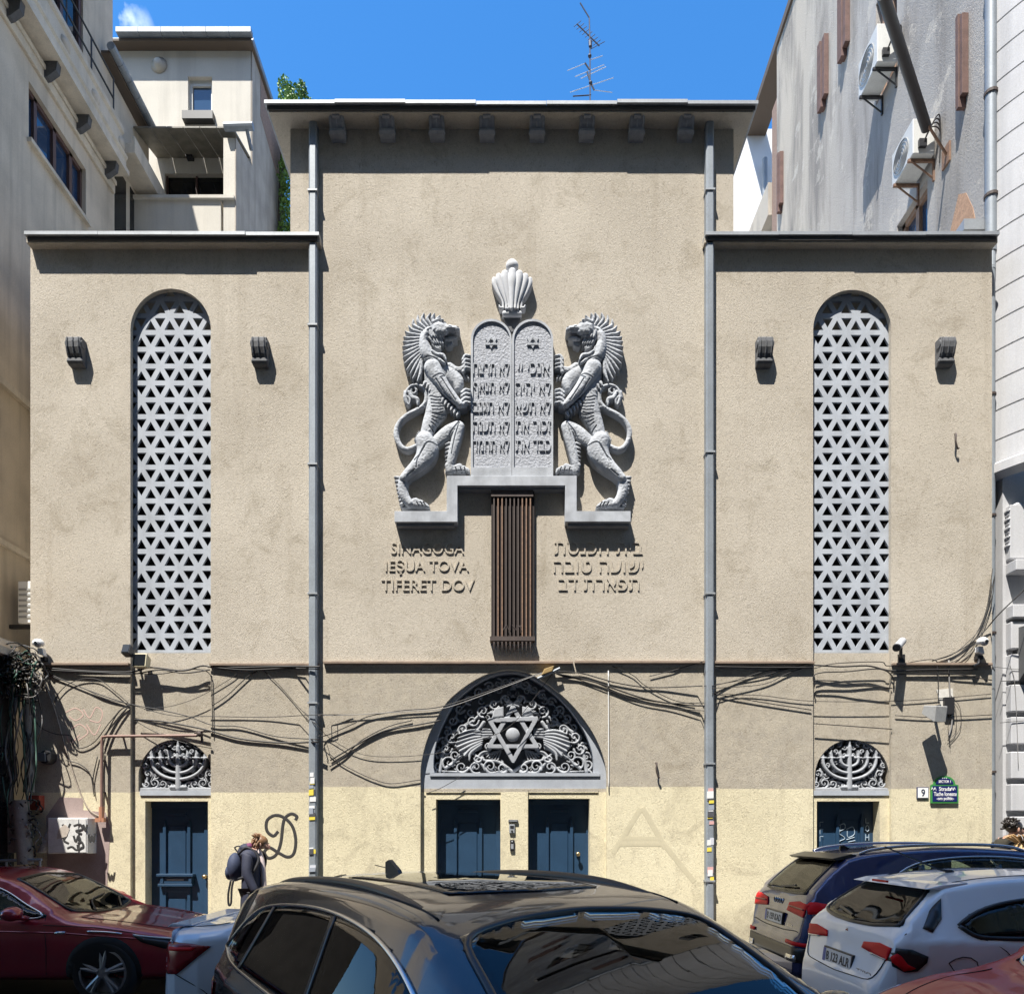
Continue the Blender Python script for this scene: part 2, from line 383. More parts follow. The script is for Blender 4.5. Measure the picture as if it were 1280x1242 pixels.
# ------------------------------------------------------------------ shared materials
M_STONE = weathered('carved_stone', (0.44, 0.46, 0.49), 0.62, 7, 0.85, 0.5, 0.004, 120, 0, 0.35)
M_RELIEF = weathered('relief_stone', (0.35, 0.365, 0.39), 0.7, 9, 0.85, 0.5, 0.004, 120)
M_FRAME = weathered('grey_frame', (0.36, 0.385, 0.425), 0.75, 5, 0.8, 0.3, 0.003, 90)
M_GRILLE = weathered('grille_paint', (0.41, 0.44, 0.485), 0.70, 4, 0.8, 0.3, 0.002, 90, 0, 0.25)
M_DARKSTONE = weathered('dark_stone', (0.115, 0.118, 0.125), 0.6, 14, 0.8, 0.5, 0.004, 120)
M_ZINC = weathered('zinc', (0.27, 0.30, 0.33), 0.75, 3, 0.55, 0.2, 0.002, 40, 0.2, 0.3)
M_SHEET = weathered('roof_sheet', (0.33, 0.35, 0.37), 0.75, 4, 0.55, 0.2, 0.002, 40, 0.3)
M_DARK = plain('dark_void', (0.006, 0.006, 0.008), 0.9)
M_GLASSDARK = plain('dark_glass', (0.01, 0.012, 0.015), 0.05)
M_DOOR = weathered('door_blue', (0.018, 0.052, 0.105), 0.75, 4, 0.45, 0.2, 0.001, 60)
M_CABLE = plain('cable_black', (0.018, 0.016, 0.015), 0.6)
M_BROWN = weathered('brown_metal', (0.07, 0.05, 0.043), 0.6, 9, 0.7, 0.3, 0.002, 60)
M_RUST = weathered('rusty_bar', (0.24, 0.14, 0.085), 0.45, 20, 0.7, 0.3, 0.002, 80, 0, 0, (0.10, 0.06, 0.05))
M_WHITEP = plain('white_plastic', (0.72, 0.72, 0.70), 0.4)
M_BLACK = plain('black_plastic', (0.02, 0.02, 0.022), 0.45)
# ------------------------------------------------------------------ ground
def ground_mat(name, c, sc=2.0):
    m, nt, b = nodes(name); g = pos(nt)
    n = noise_node(nt, sc, 8, g); f = noise_node(nt, 90, 3, g)
    col = mixrgb(nt, 0.4, ramp(nt, n.outputs['Fac'], [(0.3, tuple(x * 0.7 for x in c)), (0.7, c)]).outputs[0],
                 ramp(nt, f.outputs['Fac'], [(0.35, tuple(x * 0.5 for x in c)), (0.65, tuple(x * 1.4 for x in c))]).outputs[0])
    nt.links.new(col, b.inputs['Base Color']); b.inputs['Roughness'].default_value = 0.9; bump(nt, b, f.outputs['Fac'], 0.5, 0.005); return m
M_ASPH = ground_mat('asphalt', (0.055, 0.055, 0.058)); M_PAVE = ground_mat('pavement_slabs', (0.24, 0.235, 0.22)); M_KERB = ground_mat('kerb_stone', (0.30, 0.29, 0.27))
g = MB(); g.box(-300, 300, -300, 300, -0.5, 0.0).build('ground', M_ASPH)['kind'] = 'structure'
g = MB(); g.box(-60, 60, 9.52, 60, 0.004, 0.10).build('pavement', M_PAVE)['kind'] = 'structure'
g = MB(); g.box(-60, 60, 9.40, 9.52, 0.004, 0.115).build('kerb', M_KERB, bevel=0.01)['kind'] = 'structure'
g = MB(); g.box(-60, 60, -3.19, -0.9, 0.004, 0.12).build('near_pavement', M_PAVE)['kind'] = 'structure'

# ------------------------------------------------------------------ the synagogue
ZB = 0.06                                                     # foot of the walls
syn = thing('synagogue', 'tan stucco synagogue with lion relief, tall lattice windows and cream painted base', 'synagogue', (0, D, 0))
ST_C = stucco('stucco_centre', Z(983), Z(834)); ST_L = stucco('stucco_left', Z(990), Z(834)); ST_R = stucco('stucco_right', Z(985.5), Z(832))
ST_N = stucco('stucco_niche', Z(989), Z(834)); ST_P = stucco('stucco_plain', -9, -9)
XL, XR = X(38), X(1240); WC0, WC1 = X(400), X(884)
T = 0.07                                                      # thin front skin, so openings show their true reveal
# centre: T shaped wall with the portal opening
def base(pts): return [(X(a), Z(b)) for a, b in pts]
PORTAL = [(525.5, 983), (526, 957), (532, 929), (541.5, 906), (557, 879), (579, 859), (602, 845), (621.5, 838.5), (639, 836.6), (657, 839.5), (676, 849), (696, 863), (715, 880.5), (731, 900), (744.6, 921.5), (754, 945), (758, 964), (758.5, 984)]
PORTAL = [(a, b) for a, b in spline(PORTAL, 3)]
cw = MB()
cw.prism([(X(363), Z(150)), (X(917), Z(150)), (X(917), Z(293)), (WC1, Z(293)), (WC1, ZB), (X(758.5), ZB)] + base(PORTAL[::-1]) + [(X(525.5), ZB), (WC0, ZB), (WC0, Z(293)), (X(363), Z(293))], D, D + T)
cw.box(X(363) + .002, X(363) + .3, D + T, D + 9, 8.0, Z(150)); cw.box(X(917) - .3, X(917) - .002, D + T, D + 9, 8.0, Z(150))
cw.box(X(363) + .3, X(917) - .3, D + 8.7, D + 9, 0, Z(150))
cw.build('centre_wall', ST_C, syn)
def wing(x0, x1, n0, n1, mat, name):
    c = (n0 + n1) / 2; r = (n1 - n0) / 2; ay = 412
    m = MB(); hole = [(n0, ay)] + [(c - r * math.cos(R(a)), ay - r * 1.02 * math.sin(R(a))) for a in range(6, 180, 6)] + [(n1, ay)]
    m.prism([(x0, Z(296)), (x1, Z(296)), (x1, ZB), (X(n1), ZB)] + base(hole[::-1]) + [(X(n0), ZB), (x0, ZB)], D, D + T)
    if name == 'left_wing_wall': m.box(x0 + .002, x0 + .25, D + T, D + 9, ZB, Z(296))
    else: m.box(x1 - .25, x1 - .002, D + T, D + 9, ZB, Z(296))
    m.build(name, mat, syn)
wing(XL, WC0, 163, 263.5, ST_L, 'left_wing_wall'); wing(WC1, XR, 1016.5, 1114, ST_R, 'right_wing_wall')

# dark interior behind every opening
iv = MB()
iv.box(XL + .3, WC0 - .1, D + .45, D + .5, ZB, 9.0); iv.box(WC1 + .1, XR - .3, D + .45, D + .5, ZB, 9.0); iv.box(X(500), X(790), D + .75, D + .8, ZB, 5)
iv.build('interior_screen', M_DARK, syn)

# lattice windows of triangular openings
A_ = 23.7; RH = 21.03; INS = 2.95
def lattice(cx, xa, xb, xoff, name):
    y0, y1 = D + 0.092, D + 0.125
    m = MB(); hx = A_ / 2
    def tri(p):
        # p: three lattice points; frame ring between the cell and its inset opening, with the reveal of the opening
        c = np.mean(p, 0); q = [c + (np.array(v) - c) * (1 - INS * 2 / (A_ * 0.577)) for v in p]
        for v in q: v[0] = v[0]
        o = [(X(a, y0), y0, Z(b, y0)) for a, b in p]; i = [(X(a, y0), y0, Z(b, y0)) for a, b in q]; ib = [(a, y1, b) for a, _, b in i]
        m.add(o + i + ib, [(k, (k + 1) % 3, 3 + (k + 1) % 3, 3 + k) for k in range(3)] + [(3 + k, 3 + (k + 1) % 3, 6 + (k + 1) % 3, 6 + k) for k in range(3)])
    yb = 350 + 425 / 9.55
    for k in range(-3, 21):
        ya, yc = yb + (k - 1) * RH, yb + k * RH; s = (k % 2) * hx + xoff
        n0 = int((xa - cx) / A_) - 2; n1 = int((xb - cx) / A_) + 2
        for n in range(n0, n1):
            bx = cx + n * A_ + s
            # down triangle: base on the upper line ; up triangle: base on the lower line
            tri([(bx - hx, ya), (bx + hx, ya), (bx, yc)]); tri([(bx, yc), (bx + A_, yc), (bx + hx, ya)])
    v = np.array(m.v); lo, hi = X(xa, y0), X(xb, y0)
    v[:, 0] = np.clip(v[:, 0], lo, hi); m.v = [tuple(a) for a in v]
    m.box(lo, hi, y0 + .002, y1, Z(819, y0), Z(yb + 20 * RH - 1, y0))
    w = m.build('lattice_window', M_GRILLE, syn)
    # wear lines in the concrete
    return w
lattice(212, 156, 270, 0.0, 'l'); lattice(1066, 1009, 1121, 4.0, 'r')
# plaster spandrel below each window, with door and lunette openings
def lun(c, rx, top, y1):
    return [(c - rx, y1)] + [(c + rx * math.cos(R(a)), top + rx * 1.0 - rx * 1.0 * math.sin(R(a))) for a in range(180, -1, -6)] + [(c + rx, y1)]
YN = D + 0.062
def spandrel(xa, xb, dx0, dx1, lc, lr, mat):
    m = MB(); YF = YN
    P = lambda a, b: (X(a, YF), Z(b, YF))
    m.prism([P(xa, 816), P(xb, 816), (X(xb, YF), ZB), (X(dx1, YF), ZB), P(dx1, 1001), P(dx0, 1001), (X(dx0, YF), ZB), (X(xa, YF), ZB)], YF, YF + 0.30,
            [[P(a, b) for a, b in lun(lc, lr, 924, 989)]])
    m.build('door_surround', mat, syn)
spandrel(157, 269, 181.5, 260, 219.5, 46.5, ST_N); spandrel(1010.5, 1120, 1021, 1099.5, 1065, 46.5, ST_N)

# ------------------------------------------------------------------ doors
def door(px0, px1, pytop, yd, knob=None, box=False, graf=False):
    m = MB(); x0, x1, zt = X(px0, yd), X(px1, yd), Z(pytop, yd)
    m.box(x0 - .05, x1 + .05, yd, yd + .05, 0.1, zt + .05)
    w = x1 - x0; a, b = x0 + w * .30, x0 + w * .70
    ztop = zt - 0.30
    d = m.build('door', M_DOOR, syn)
    t = MB()
    for xx in (a, b): t.prism([(xx - .022, 0.2), (xx + .022, 0.2), (xx + .022, ztop - .03), (xx, ztop + .06), (xx - .022, ztop - .03)], yd - .035, yd + .01)
    t.box(x0 - .02, x1 + .02, yd - .02, yd + .01, zt - .07, zt + .02)
    t.box(a + .04, b - .04, yd - .022, yd + .01, ztop + .12, ztop + .16); t.box(x0 - .02, x0 + .05, yd - .018, yd + .01, 0.1, zt); t.box(x1 - .05, x1 + .02, yd - .018, yd + .01, 0.1, zt)
    if not box: t.box(a + .03, b - .03, yd - .03, yd + .01, zt - 1.14, zt - 1.09)
    t.build('door_moulding', M_DOOR, d, bevel=.006)
    pn = MB(); pn.box(a + .05, b - .05, yd - .012, yd + .01, zt - 1.06, ztop - .03); pn.box(a + .05, b - .05, yd - .012, yd + .01, 0.25, zt - 1.35)
    pn.build('door_panel', M_DOOR, d, bevel=.01)
    if box:
        l = MB(); zl = Z(1093, yd)
        l.box(x0 + w * .20, x0 + w * .80, yd - .10, yd, zl - .02, zl + .02); l.box(x0 + w * .24, x0 + w * .76, yd - .07, yd, zl - .12, zl - .02)
        l.box(x0 + w * .22, x0 + w * .78, yd - .09, yd, zl - .16, zl - .12); l.box(a, b, yd - .03, yd, zl - .24, zl - .16)
        for s in (.26, .72): l.box(x0 + w * s, x0 + w * (s + .05), yd - .085, yd, zl - .12, zl - .02)
        l.build('letter_box', M_DOOR, d, bevel=.006)
        MB().box(x0 + w * .36, x0 + w * .64, yd - .074, yd - .06, zl - .075, zl - .055).build('letter_slot', M_SHEET, d)
    if knob:
        MB().lathe([(0, 0), (.028, 0), (.012, -.02), (.012, -.035), (.03, -.045), (.032, -.06), (.02, -.072), (0, -.075)], (X(knob[0], yd), yd - .02, Z(knob[1], yd)), 'y', 16).build('door_knob', plain('brass', (0.55, 0.42, 0.22), .3, .9), d, smooth=True)
    if graf:
        gm = MB(); yy = yd - .016
        def gl(pts, r=.006): gm.tube([(X(p, yy), yy, Z(q, yy)) for p, q in spline(pts, 5)], r, 5)
        gl([(1047, 1032), (1055, 1029), (1056, 1035), (1048, 1040), (1056, 1047), (1049, 1051)]); gl([(1051, 1030), (1047, 1052)])
        gl([(1058, 1036), (1066, 1033), (1068, 1042), (1060, 1046), (1059, 1038)]); gl([(1058, 1049), (1068, 1046)]); gl([(1060, 1052), (1069, 1050)])
        for k, st in enumerate(([(0, 0), (0, 6), (4, 6)], [(0, 2), (2, 0), (4, 2), (4, 6), (2, 8), (0, 6), (0, 2)], [(0, 0), (0, 8)], [(4, 0), (4, 8)], [(0, 4), (4, 4)])):
            o = [0, 9, 20, 20, 20][k]
            gm.tube([(X(1082 + a, yy), yy, Z(1022 + o + b, yy)) for a, b in st], .006, 5)
        for k in range(3):
            gm.tube([(X(1025, yy), yy, Z(1027 + k * 9, yy)), (X(1025, yy), yy, Z(1033 + k * 9, yy))], .005, 5); gm.tube([(X(1025, yy), yy, Z(1027 + k * 9, yy)), (X(1029, yy), yy, Z(1027 + k * 9, yy))], .005, 5)
        gm.build('scratched_tag', plain('tag_pale', (0.30, 0.38, 0.46), .6), d)
    return d
door(184, 260, 1003, D + .25, knob=(258, 1095), box=True)
door(1023.5, 1099, 995, D + .25, graf=True)
door(546, 624.5, 999, D + .28); door(661.5, 737, 999, D + .28, knob=(722, 1067))

# portal: cream surround with two doorways, grey arched frame, pierced relief
m = MB(); YF = D + 0.03
P = lambda a, b: (X(a, YF), Z(b, YF))
m.prism([P(522, 985), P(762, 985), (X(762, YF), ZB), (X(737.5, YF), ZB), P(737.5, 997.5), P(660.5, 997.5), (X(660.5, YF), ZB), (X(625.5, YF), ZB), P(625.5, 998.5), P(544.5, 998.5), (X(544.5, YF), ZB), (X(522, YF), ZB)], YF + .045, YF + .33)
m.build('portal_surround', ST_N, syn)
# second, slightly proud rail of the surround
m = MB(); m.box(X(626, YF), X(660, YF), YF + .02, YF + .05, ZB, Z(985.5, YF)); m.box(X(532, YF), X(626, YF), YF + .03, YF + .05, Z(990, YF), Z(985.5, YF)); m.box(X(660, YF), X(748, YF), YF + .03, YF + .05, Z(990, YF), Z(985.5, YF))
m.build('portal_mullion', ST_N, syn)
inner = [(543, 967)] + [((a - 642) * .865 + 642, (b - 984) * .865 + 967) for a, b in PORTAL[1:-1]] + [(742, 967)]
m = MB(); m.prism([P(519, 985)] + [P((a - 642) * 1.03 + 642, (b - 984) * 1.03 + 984) for a, b in PORTAL[1:-1]] + [P(765, 985)], D + .075, D + .30, [[P(a, b) for a, b in inner]])
m.box(X(537, YF), X(750, YF), D + .055, D + .08, Z(969.5, YF), Z(965.5, YF))
m.build('portal_arch', M_FRAME, syn)
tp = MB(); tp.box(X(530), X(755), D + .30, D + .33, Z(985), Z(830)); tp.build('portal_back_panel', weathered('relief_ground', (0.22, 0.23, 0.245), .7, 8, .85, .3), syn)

def spiral(cx, cy, r0, turns, a0, sgn=1, n=26, r1=.12):
    return [(cx + r0 * (1 - (1 - r1) * k / n) * math.cos(a0 + sgn * turns * 2 * math.pi * k / n), cy + r0 * (1 - (1 - r1) * k / n) * math.sin(a0 + sgn * turns * 2 * math.pi * k / n)) for k in range(n + 1)]
def acanthus(f, pts, r, base=4, lobes=5, side=1, sz=3.0):
    q = spline(pts, 6); f.stroke(q, [r * (1 - .6 * k / len(q)) for k in range(len(q))], base, r * .9)
    st = max(1, len(q) // lobes)
    for k in range(st, len(q) - 1, st):
        a, b = np.array(q[k - 1]), np.array(q[k + 1]); t = (b - a) / (np.linalg.norm(b - a) + 1e-9); nn = np.array([-t[1], t[0]]) * side
        p = np.array(q[k]); f.stroke([p, p + nn * sz * .7 + t * sz * .5, p + nn * sz + t * sz * 1.3], [r * .55, r * .6, r * .35], base - .5, r * .7)
    return f
def fill_scrolls(f, region, rmax, axis, seed, base=6, y_min=0):
    """small tendrils wherever the carving still has room, mirrored about the axis"""
    rng = random.Random(seed); n = len(region); xs = [p[0] for p in region]; ys = [p[1] for p in region]
    def inside(x, y):
        c = False
        for i in range(n):
            (ax, ay), (bx, by) = region[i], region[(i + 1) % n]
            if (ay > y) != (by > y) and x < (bx - ax) * (y - ay) / ((by - ay) or 1e-9) + ax: c = not c
        return c
    r = rmax
    while r > 1.9:
        for _ in range(60):
            x, y = rng.uniform(min(xs), axis), rng.uniform(min(ys), max(ys))
            if not all(inside(x + r * u, y + r * v) for u, v in ((1, 0), (-1, 0), (0, 1), (0, -1))): continue
            m = np.hypot(f.X - x, f.Y - y) < r
            if (f.H[m] > 0).mean() > .10: continue
            a0 = rng.uniform(0, 6.28); q = spiral(x, y, r * .95, 1.15, a0, rng.choice((1, -1)), 20); w = [max(.9, r * .27) * (1 - .5 * k / 20) for k in range(21)]
            f.stroke(q, w, base, 1.6); f.stroke([(2 * axis - a, b) for a, b in q], w, base, 1.6)
        r *= .82
# ---- tympanum of the portal
f = Field(534, 752, 836, 970, 0.5); tt = lambda a, b: (520 + a / 5.12, 820 + b / 5.12)
mx = 641.3
def both(fn):
    fn(lambda x, y: (x, y), 1); fn(lambda x, y: (2 * mx - x, y), -1)
def scrolls(mp, sg):
    M = lambda pts: [mp(*p) for p in pts]
    for cx, cy, r, a0, tn in ((560, 951, 9, 2.2, 1.3), (576, 957, 8, 0.5, 1.4), (594, 957, 8.5, 1.0, 1.3), (612, 956, 8, 2.6, 1.4), (628, 958, 6.5, 1.0, 1.2), (556, 934, 8, 0, 1.3), (563, 919, 8, 1, 1.2), (578, 909, 7, 2, 1.3), (590, 898, 8, 0, 1.3), (603, 886, 8, 1.5, 1.4), (617, 877, 7, 0.5, 1.3), (632, 871, 6.5, 2.5, 1.2), (568, 942, 6, 2, 1.2), (596, 946, 6, 0, 1.1), (597, 926, 5, 2, 1.1), (610, 930, 5, 1, 1.2), (583, 926, 4.5, 1, 1.2)):
        f.stroke(M(spiral(cx, cy, r, tn, a0)), [1.55 - .75 * k / 26 for k in range(27)], 7, 2.2)
    for pts in ([(640, 962), (622, 950), (604, 948), (586, 938), (570, 946)], [(632, 962), (612, 964), (596, 950), (580, 962), (552, 962)], [(548, 962), (552, 940), (560, 925), (568, 912), (584, 900)], [(566, 912), (580, 905), (596, 893), (606, 880), (624, 873)], [(604, 900), (598, 908), (590, 914), (578, 918)], [(628, 868), (640, 876), (634, 880)], [(590, 958), (600, 940), (612, 936)], [(556, 958), (566, 950), (574, 940), (582, 930)]):
        acanthus(f, M(pts), 2.6, 6, 6, sg, 4)
    # wing
    for k in range(7):
        y = 912 + k * 4.6; x1 = 569 + abs(k - 2) * 2.2 + (k > 4) * (k - 4) * 4
        f.stroke(M([(604 - k * .5, 913 + k * 2.6), (588, y - 1), (x1, y + 3.0 + k * .9)]), [1.6, 2.2, 1.2], 8.5, 2.2, smooth=5)
    f.poly(M([(604, 910), (575, 914), (566, 930), (580, 944), (602, 934)]), 7, 2, 3)
    f.poly(M([(602, 908), (616, 908), (616, 920), (602, 922)]), 9, 2, 2)
    for k in range(3): f.groove(M([(601, 911 + 3.4 * k), (617, 911 + 3.2 * k)]), .7, 2)
    # rays beside the star
    for k in range(5): f.stroke(M([(624 - k * 1.6, 893 - k * 1.2), (617 - k * 2.0, 884 + k * 1.2)]), 1.1, 7, 1.5)
    for k in range(5): f.stroke(M([(626 - k * 2.2, 935 + k * .5), (622 - k * 3.6, 948 - k * 1)]), 1.1, 7, 1.5)
both(scrolls)
bd = [((a - 642) * .835 + 642, (b - 984) * .835 + 966) for a, b in PORTAL[1:-1]]
for k in range(26):
    a, b = bd[int(k * (len(bd) - 1) / 25)]; tx_ = 1 if a < mx else -1
    f.stroke(spiral(a + tx_ * 2.5, b + 4.5, 6.2, 1.3, k * 1.1, tx_), [1.7 - .8 * q / 26 for q in range(27)], 5, 2.2)
f.stroke([(a + (3 if a < mx else -3), b + 5) for a, b in bd], 1.3, 4, 1.5)
def bar(p, q, w, base, h): f.stroke([p, q], w, base, h, flat=.75)
up = [tt(620, 290), tt(440, 583), tt(800, 583)]; dn = [tt(446, 388), tt(795, 374), tt(622, 690)]
for tri_, bs in ((up, 12.5), (dn, 13.4)):
    c = np.mean(tri_, 0); inn = [tuple(c + (np.array(v) - c) * .86) for v in tri_]
    for k in range(3): bar(inn[k], inn[(k + 1) % 3], 2.9, bs, 1.0)
f.stroke([tt(618, 490), tt(619, 490)], 8.8, 10, 3)
f.poly([tt(500, 320), tt(560, 305), tt(560, 375), tt(480, 385)], 8, 1.5, 2); f.poly([tt(740, 320), tt(680, 305), tt(680, 375), tt(760, 385)], 8, 1.5, 2)
fill_scrolls(f, inner, 5.5, mx, 9)
f.build('portal_relief', M_RELIEF, syn, D + .26)

# ---- menorah lunettes
def lunette(c):
    f = Field(c - 50, c + 50, 918, 992, 0.4); y0 = 988
    f.stroke([(c - 47, 986.5), (c + 47, 986.5)], 3.0, 8, 1.0, flat=.7)
    def side(sg):
        M = lambda pts: [(c + sg * x, y) for x, y in pts]
        for r, wd in ((11, 2.0), (22.5, 2.1), (33.5, 2.2)):
            pts = [(r, 946.5 - (1 if r < 12 else 0))] + [(r * math.cos(R(a)), 949 + (r * .72) * math.sin(R(a))) for a in range(0, 91, 10)]
            f.stroke(M(pts), wd, 9, 2.4); f.stroke(M([(r - 3.6, 946), (r + 3.6, 946)]), 1.6, 9.5, 1.6)
            f.stroke(M([(r, 944), (r + .8, 940.5), (r, 937)]), [2, 2, .8], 9, 1.5)
        for cx, cy, r, a0, t in ((8, 981, 5, 0, 1.1), (20, 979, 5.5, 1, 1.3), (31, 978, 6, 2, 1.3), (41, 979, 4.5, 0, 1.3), (28, 968, 4.5, 1, 1.2), (39, 966, 5, 2.5, 1.3), (43, 955, 3.5, 1, 1.2), (16, 961, 3.2, 0, 1.1), (27, 955, 3, 2, 1.1), (38, 942, 4, 1, 1.2), (31, 934, 4.2, 2, 1.3), (22, 930, 4.2, 0, 1.2), (12.5, 927.5, 4, 1.6, 1.2), (5, 933, 3.2, .5, 1.1), (17, 938, 3.2, 2, 1.1), (6, 942, 2.5, 1, 1)):
            f.stroke(M(spiral(cx, cy, r, t, a0, 1, 22)), [1.25 - .45 * k / 22 for k in range(23)], 7, 1.8)
        for pts in ([(3, 982), (14, 976), (24, 980), (36, 984), (45, 980)], [(44, 984), (40, 970), (44, 958), (40, 946)], [(40, 944), (34, 936), (26, 931), (18, 927), (6, 925)], [(5, 974), (16, 970), (24, 974)], [(36, 960), (33, 968), (36, 976)]):
            acanthus(f, M(pts), 1.5, 6.5, 6, sg, 2.6)
    side(1); side(-1)
    f.stroke([(c, 932), (c, 984)], [2.2, 3.4], 10, 2); f.stroke([(c - 9, 983), (c + 9, 983)], 2.4, 9, 2); f.stroke([(c - 4, 944), (c + 4, 944)], 1.8, 10, 1.6); f.stroke([(c, 932), (c, 925)], [2, .8], 10, 1.5)
    fill_scrolls(f, lun(c, 45, 926, 986), 4.2, c, 5, 6)
    o = f.build('menorah_lunette', M_RELIEF, syn, D + .185)
    return o
lunette(219.5); lunette(1065)
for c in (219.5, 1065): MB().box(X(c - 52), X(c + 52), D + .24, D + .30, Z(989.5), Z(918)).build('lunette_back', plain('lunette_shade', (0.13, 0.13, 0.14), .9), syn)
for c in (219.5, 1065): MB().box(X(c - 47, D), X(c + 48.5, D), D + .045, D + .065, Z(993.5), Z(987.5)).build('lunette_sill', M_GRILLE, syn)

# ------------------------------------------------------------------ eaves
def eave(x0, x1, front, zt, zs, side0, side1, soffit_mat):
    yf = D - front
    s = MB()
    # soffit board with a small cove against the wall, fascia set back under the sheet edge
    s.prism([(yf + .05, zs), (D + 8.9, zs), (D + 8.9, zt - .045), (yf + .05, zt - .045)], x0 + (.05 if side0 else 0), x1 - (.05 if side1 else 0), axis='x')
    e = s.build('eave', soffit_mat, syn)
    n = int((x1 - x0) / 0.95); t = MB(); rng = random.Random(int(x0 * 100))
    for k in range(n):
        a, b = x0 + (x1 - x0) * k / n, x0 + (x1 - x0) * (k + 1) / n; dz = rng.uniform(-.008, .008); dy = rng.uniform(-.008, .008)
        t.box(a + .002, b - .002, yf + dy, D + 9, zt - .045 + dz, zt + dz)
    t.build('roof_sheet', M_SHEET, e)
    gt = MB(); gt.box(x0 + .03, x1 - .03, yf + .03, yf + .047, zs + .018, zt - .05); gt.build('fascia', plain('fascia_shade', (0.055, 0.05, 0.045), .7), e)  # shade under the sheet edge is put into the fascia's near-black colour
ST_S = stucco('soffit_paint', -9, -9)
zt = CAMZ + (HOR - 125) * (D - .29) / F; zs = CAMZ + (HOR - 136) * (D - .29) / F
eave(X(330, D - .29), X(948, D - .29), .29, zt, zs, 1, 1, ST_P)
zt2 = CAMZ + (HOR - 289) * (D - .17) / F; zs2 = CAMZ + (HOR - 299.5) * (D - .17) / F
eave(X(30, D - .17), X(398.5, D - .17), .17, zt2, zs2, 0, 0, ST_P); eave(X(882, D - .17), X(1250, D - .17), .17, zt2, zs2, 0, 0, ST_P)

# ------------------------------------------------------------------ corbels
def corbel(px, py0, py1, w, p, name, mat, square):
    yw = D; z1, z0 = Z(py0), Z(py1); h = z1 - z0; x0, x1 = X(px - w / 2), X(px + w / 2)
    prof = [(yw + .02, z1), (yw - p * .75, z1), (yw - p * .95, z1 - h * .08), (yw - p, z1 - h * .22), (yw - p * .96, z1 - h * .42), (yw - p * .80, z1 - h * .62), (yw - p * .62, z1 - h * .74),
            (yw - p * .70, z1 - h * .78), (yw - p * .72, z1 - h * .88), (yw - p * .58, z1 - h * .97), (yw - p * .3, z1 - h), (yw + .02, z1 - h)]
    c = MB().prism(prof, x0, x1, axis='x').build('corbel', mat, syn, bevel=.008)
    d = MB()
    for s in (0.12, .5, .88): d.tube([(x0 + (x1 - x0) * s, a - .006, b) for a, b in prof[2:7]], .010, 6)
    for xx in (x0, x1): d.lathe([(0, -.012), (h * .13, -.012), (h * .16, 0), (h * .13, .012), (0, .012)], (xx, yw - p * .62, z1 - h * .26), 'x', 16); d.lathe([(0, -.012), (h * .06, -.012), (h * .08, 0), (h * .06, .012), (0, .012)], (xx, yw - p * .5, z1 - h * .86), 'x', 12)
    if square: d.box(x0 + (x1 - x0) * .25, x1 - (x1 - x0) * .25, yw - p - .02, yw - p * .8, z1 - h * .50, z1 - h * .30)
    d.build('corbel_scroll', mat, c)
for px in (424, 485.5, 547, 609, 671, 732.5, 794, 855): corbel(px, 149, 179, 18.5, .20, 'c', weathered('corbel_grey', (0.30, 0.31, 0.33), .7, 14, .8, .5, .004, 100), True)
for px in (99, 327.5, 953, 1178): corbel(px, 428, 461, 18.5, .155, 'w', M_DARKSTONE, False)

# ------------------------------------------------------------------ string course (timber batten and conduit)
sc_ = MB()
for a, b, y in ((52, 163, 829), (263.5, 400, 829.5), (405, 716, 827), (718, 880, 826.5), (889, 1016.5, 827), (1114, 1238, 829)):
    sc_.box(X(a), X(b), D - .055, D + .002, Z(y + 3.2), Z(y))
sc_.build('string_course', weathered('course_brown', (0.27, 0.20, 0.15), .6, 7, .8, .3, .003, 60), syn, bevel=.005)

# ------------------------------------------------------------------ rain pipes
def drain(px0, px1, pyt, pyb, p, collars, stick, name='drainpipe'):
    x0, x1 = X(px0), X(px1); m = MB(); zt, zb = Z(pyt), max(Z(pyb), ZB)
    m.prism([(x0, D - p), (x0 + .02, D - p - .02), (x1 - .02, D - p - .02), (x1, D - p), (x1, D - p + .09), (x0, D - p + .09)], zb, zt, axis='z')
    o = m.build(name, M_ZINC, syn)
    c = MB()
    for y in collars:
        z = Z(y); c.box(x0 - .010, x1 + .010, D - p - .032, D - p + .1, z - .012, z + .012); c.box(x0 + .03, x1 - .03, D - p + .09, D, z - .008, z + .008)
    c.build('pipe_collar', M_SHEET, o)
    rng = random.Random(int(px0)); cols = [(0.7, 0.7, 0.7), (0.08, 0.08, 0.09), (0.55, 0.56, 0.6), (0.75, 0.6, 0.08), (0.6, 0.35, 0.33), (0.3, 0.33, 0.38), (0.72, 0.72, 0.7)]
    if stick:
        for k in range(17):
            z = Z(rng.uniform(*stick)); w = rng.uniform(.05, .09); h = rng.uniform(.04, .1); xx = rng.uniform(x0 + .005, x1 - w - .005) if x1 - x0 > w + .01 else x0 + .005
            ci = rng.randrange(len(cols)) if k else 3
            MB().prism([(xx, z), (xx + min(w, x1 - x0 - .01), z + .004), (xx + min(w, x1 - x0 - .01), z + h), (xx + .004, z + h - .003)], D - p - .0215 - .0008 * (k + 1), D - p - .0195).build('sticker', plain('sticker_%s' % ['white', 'black', 'grey', 'yellow', 'pink', 'slate', 'ivory'][ci], cols[ci], .5), o)
drain(388.5, 398.5, 150, 1215, .10, (247, 413, 585, 745, 880), (970, 1090))
drain(880, 890, 150, 1215, .10, (246, 570, 745, 955, 1100), (990, 1100))

# ------------------------------------------------------------------ relief group over the portal
PL = .150
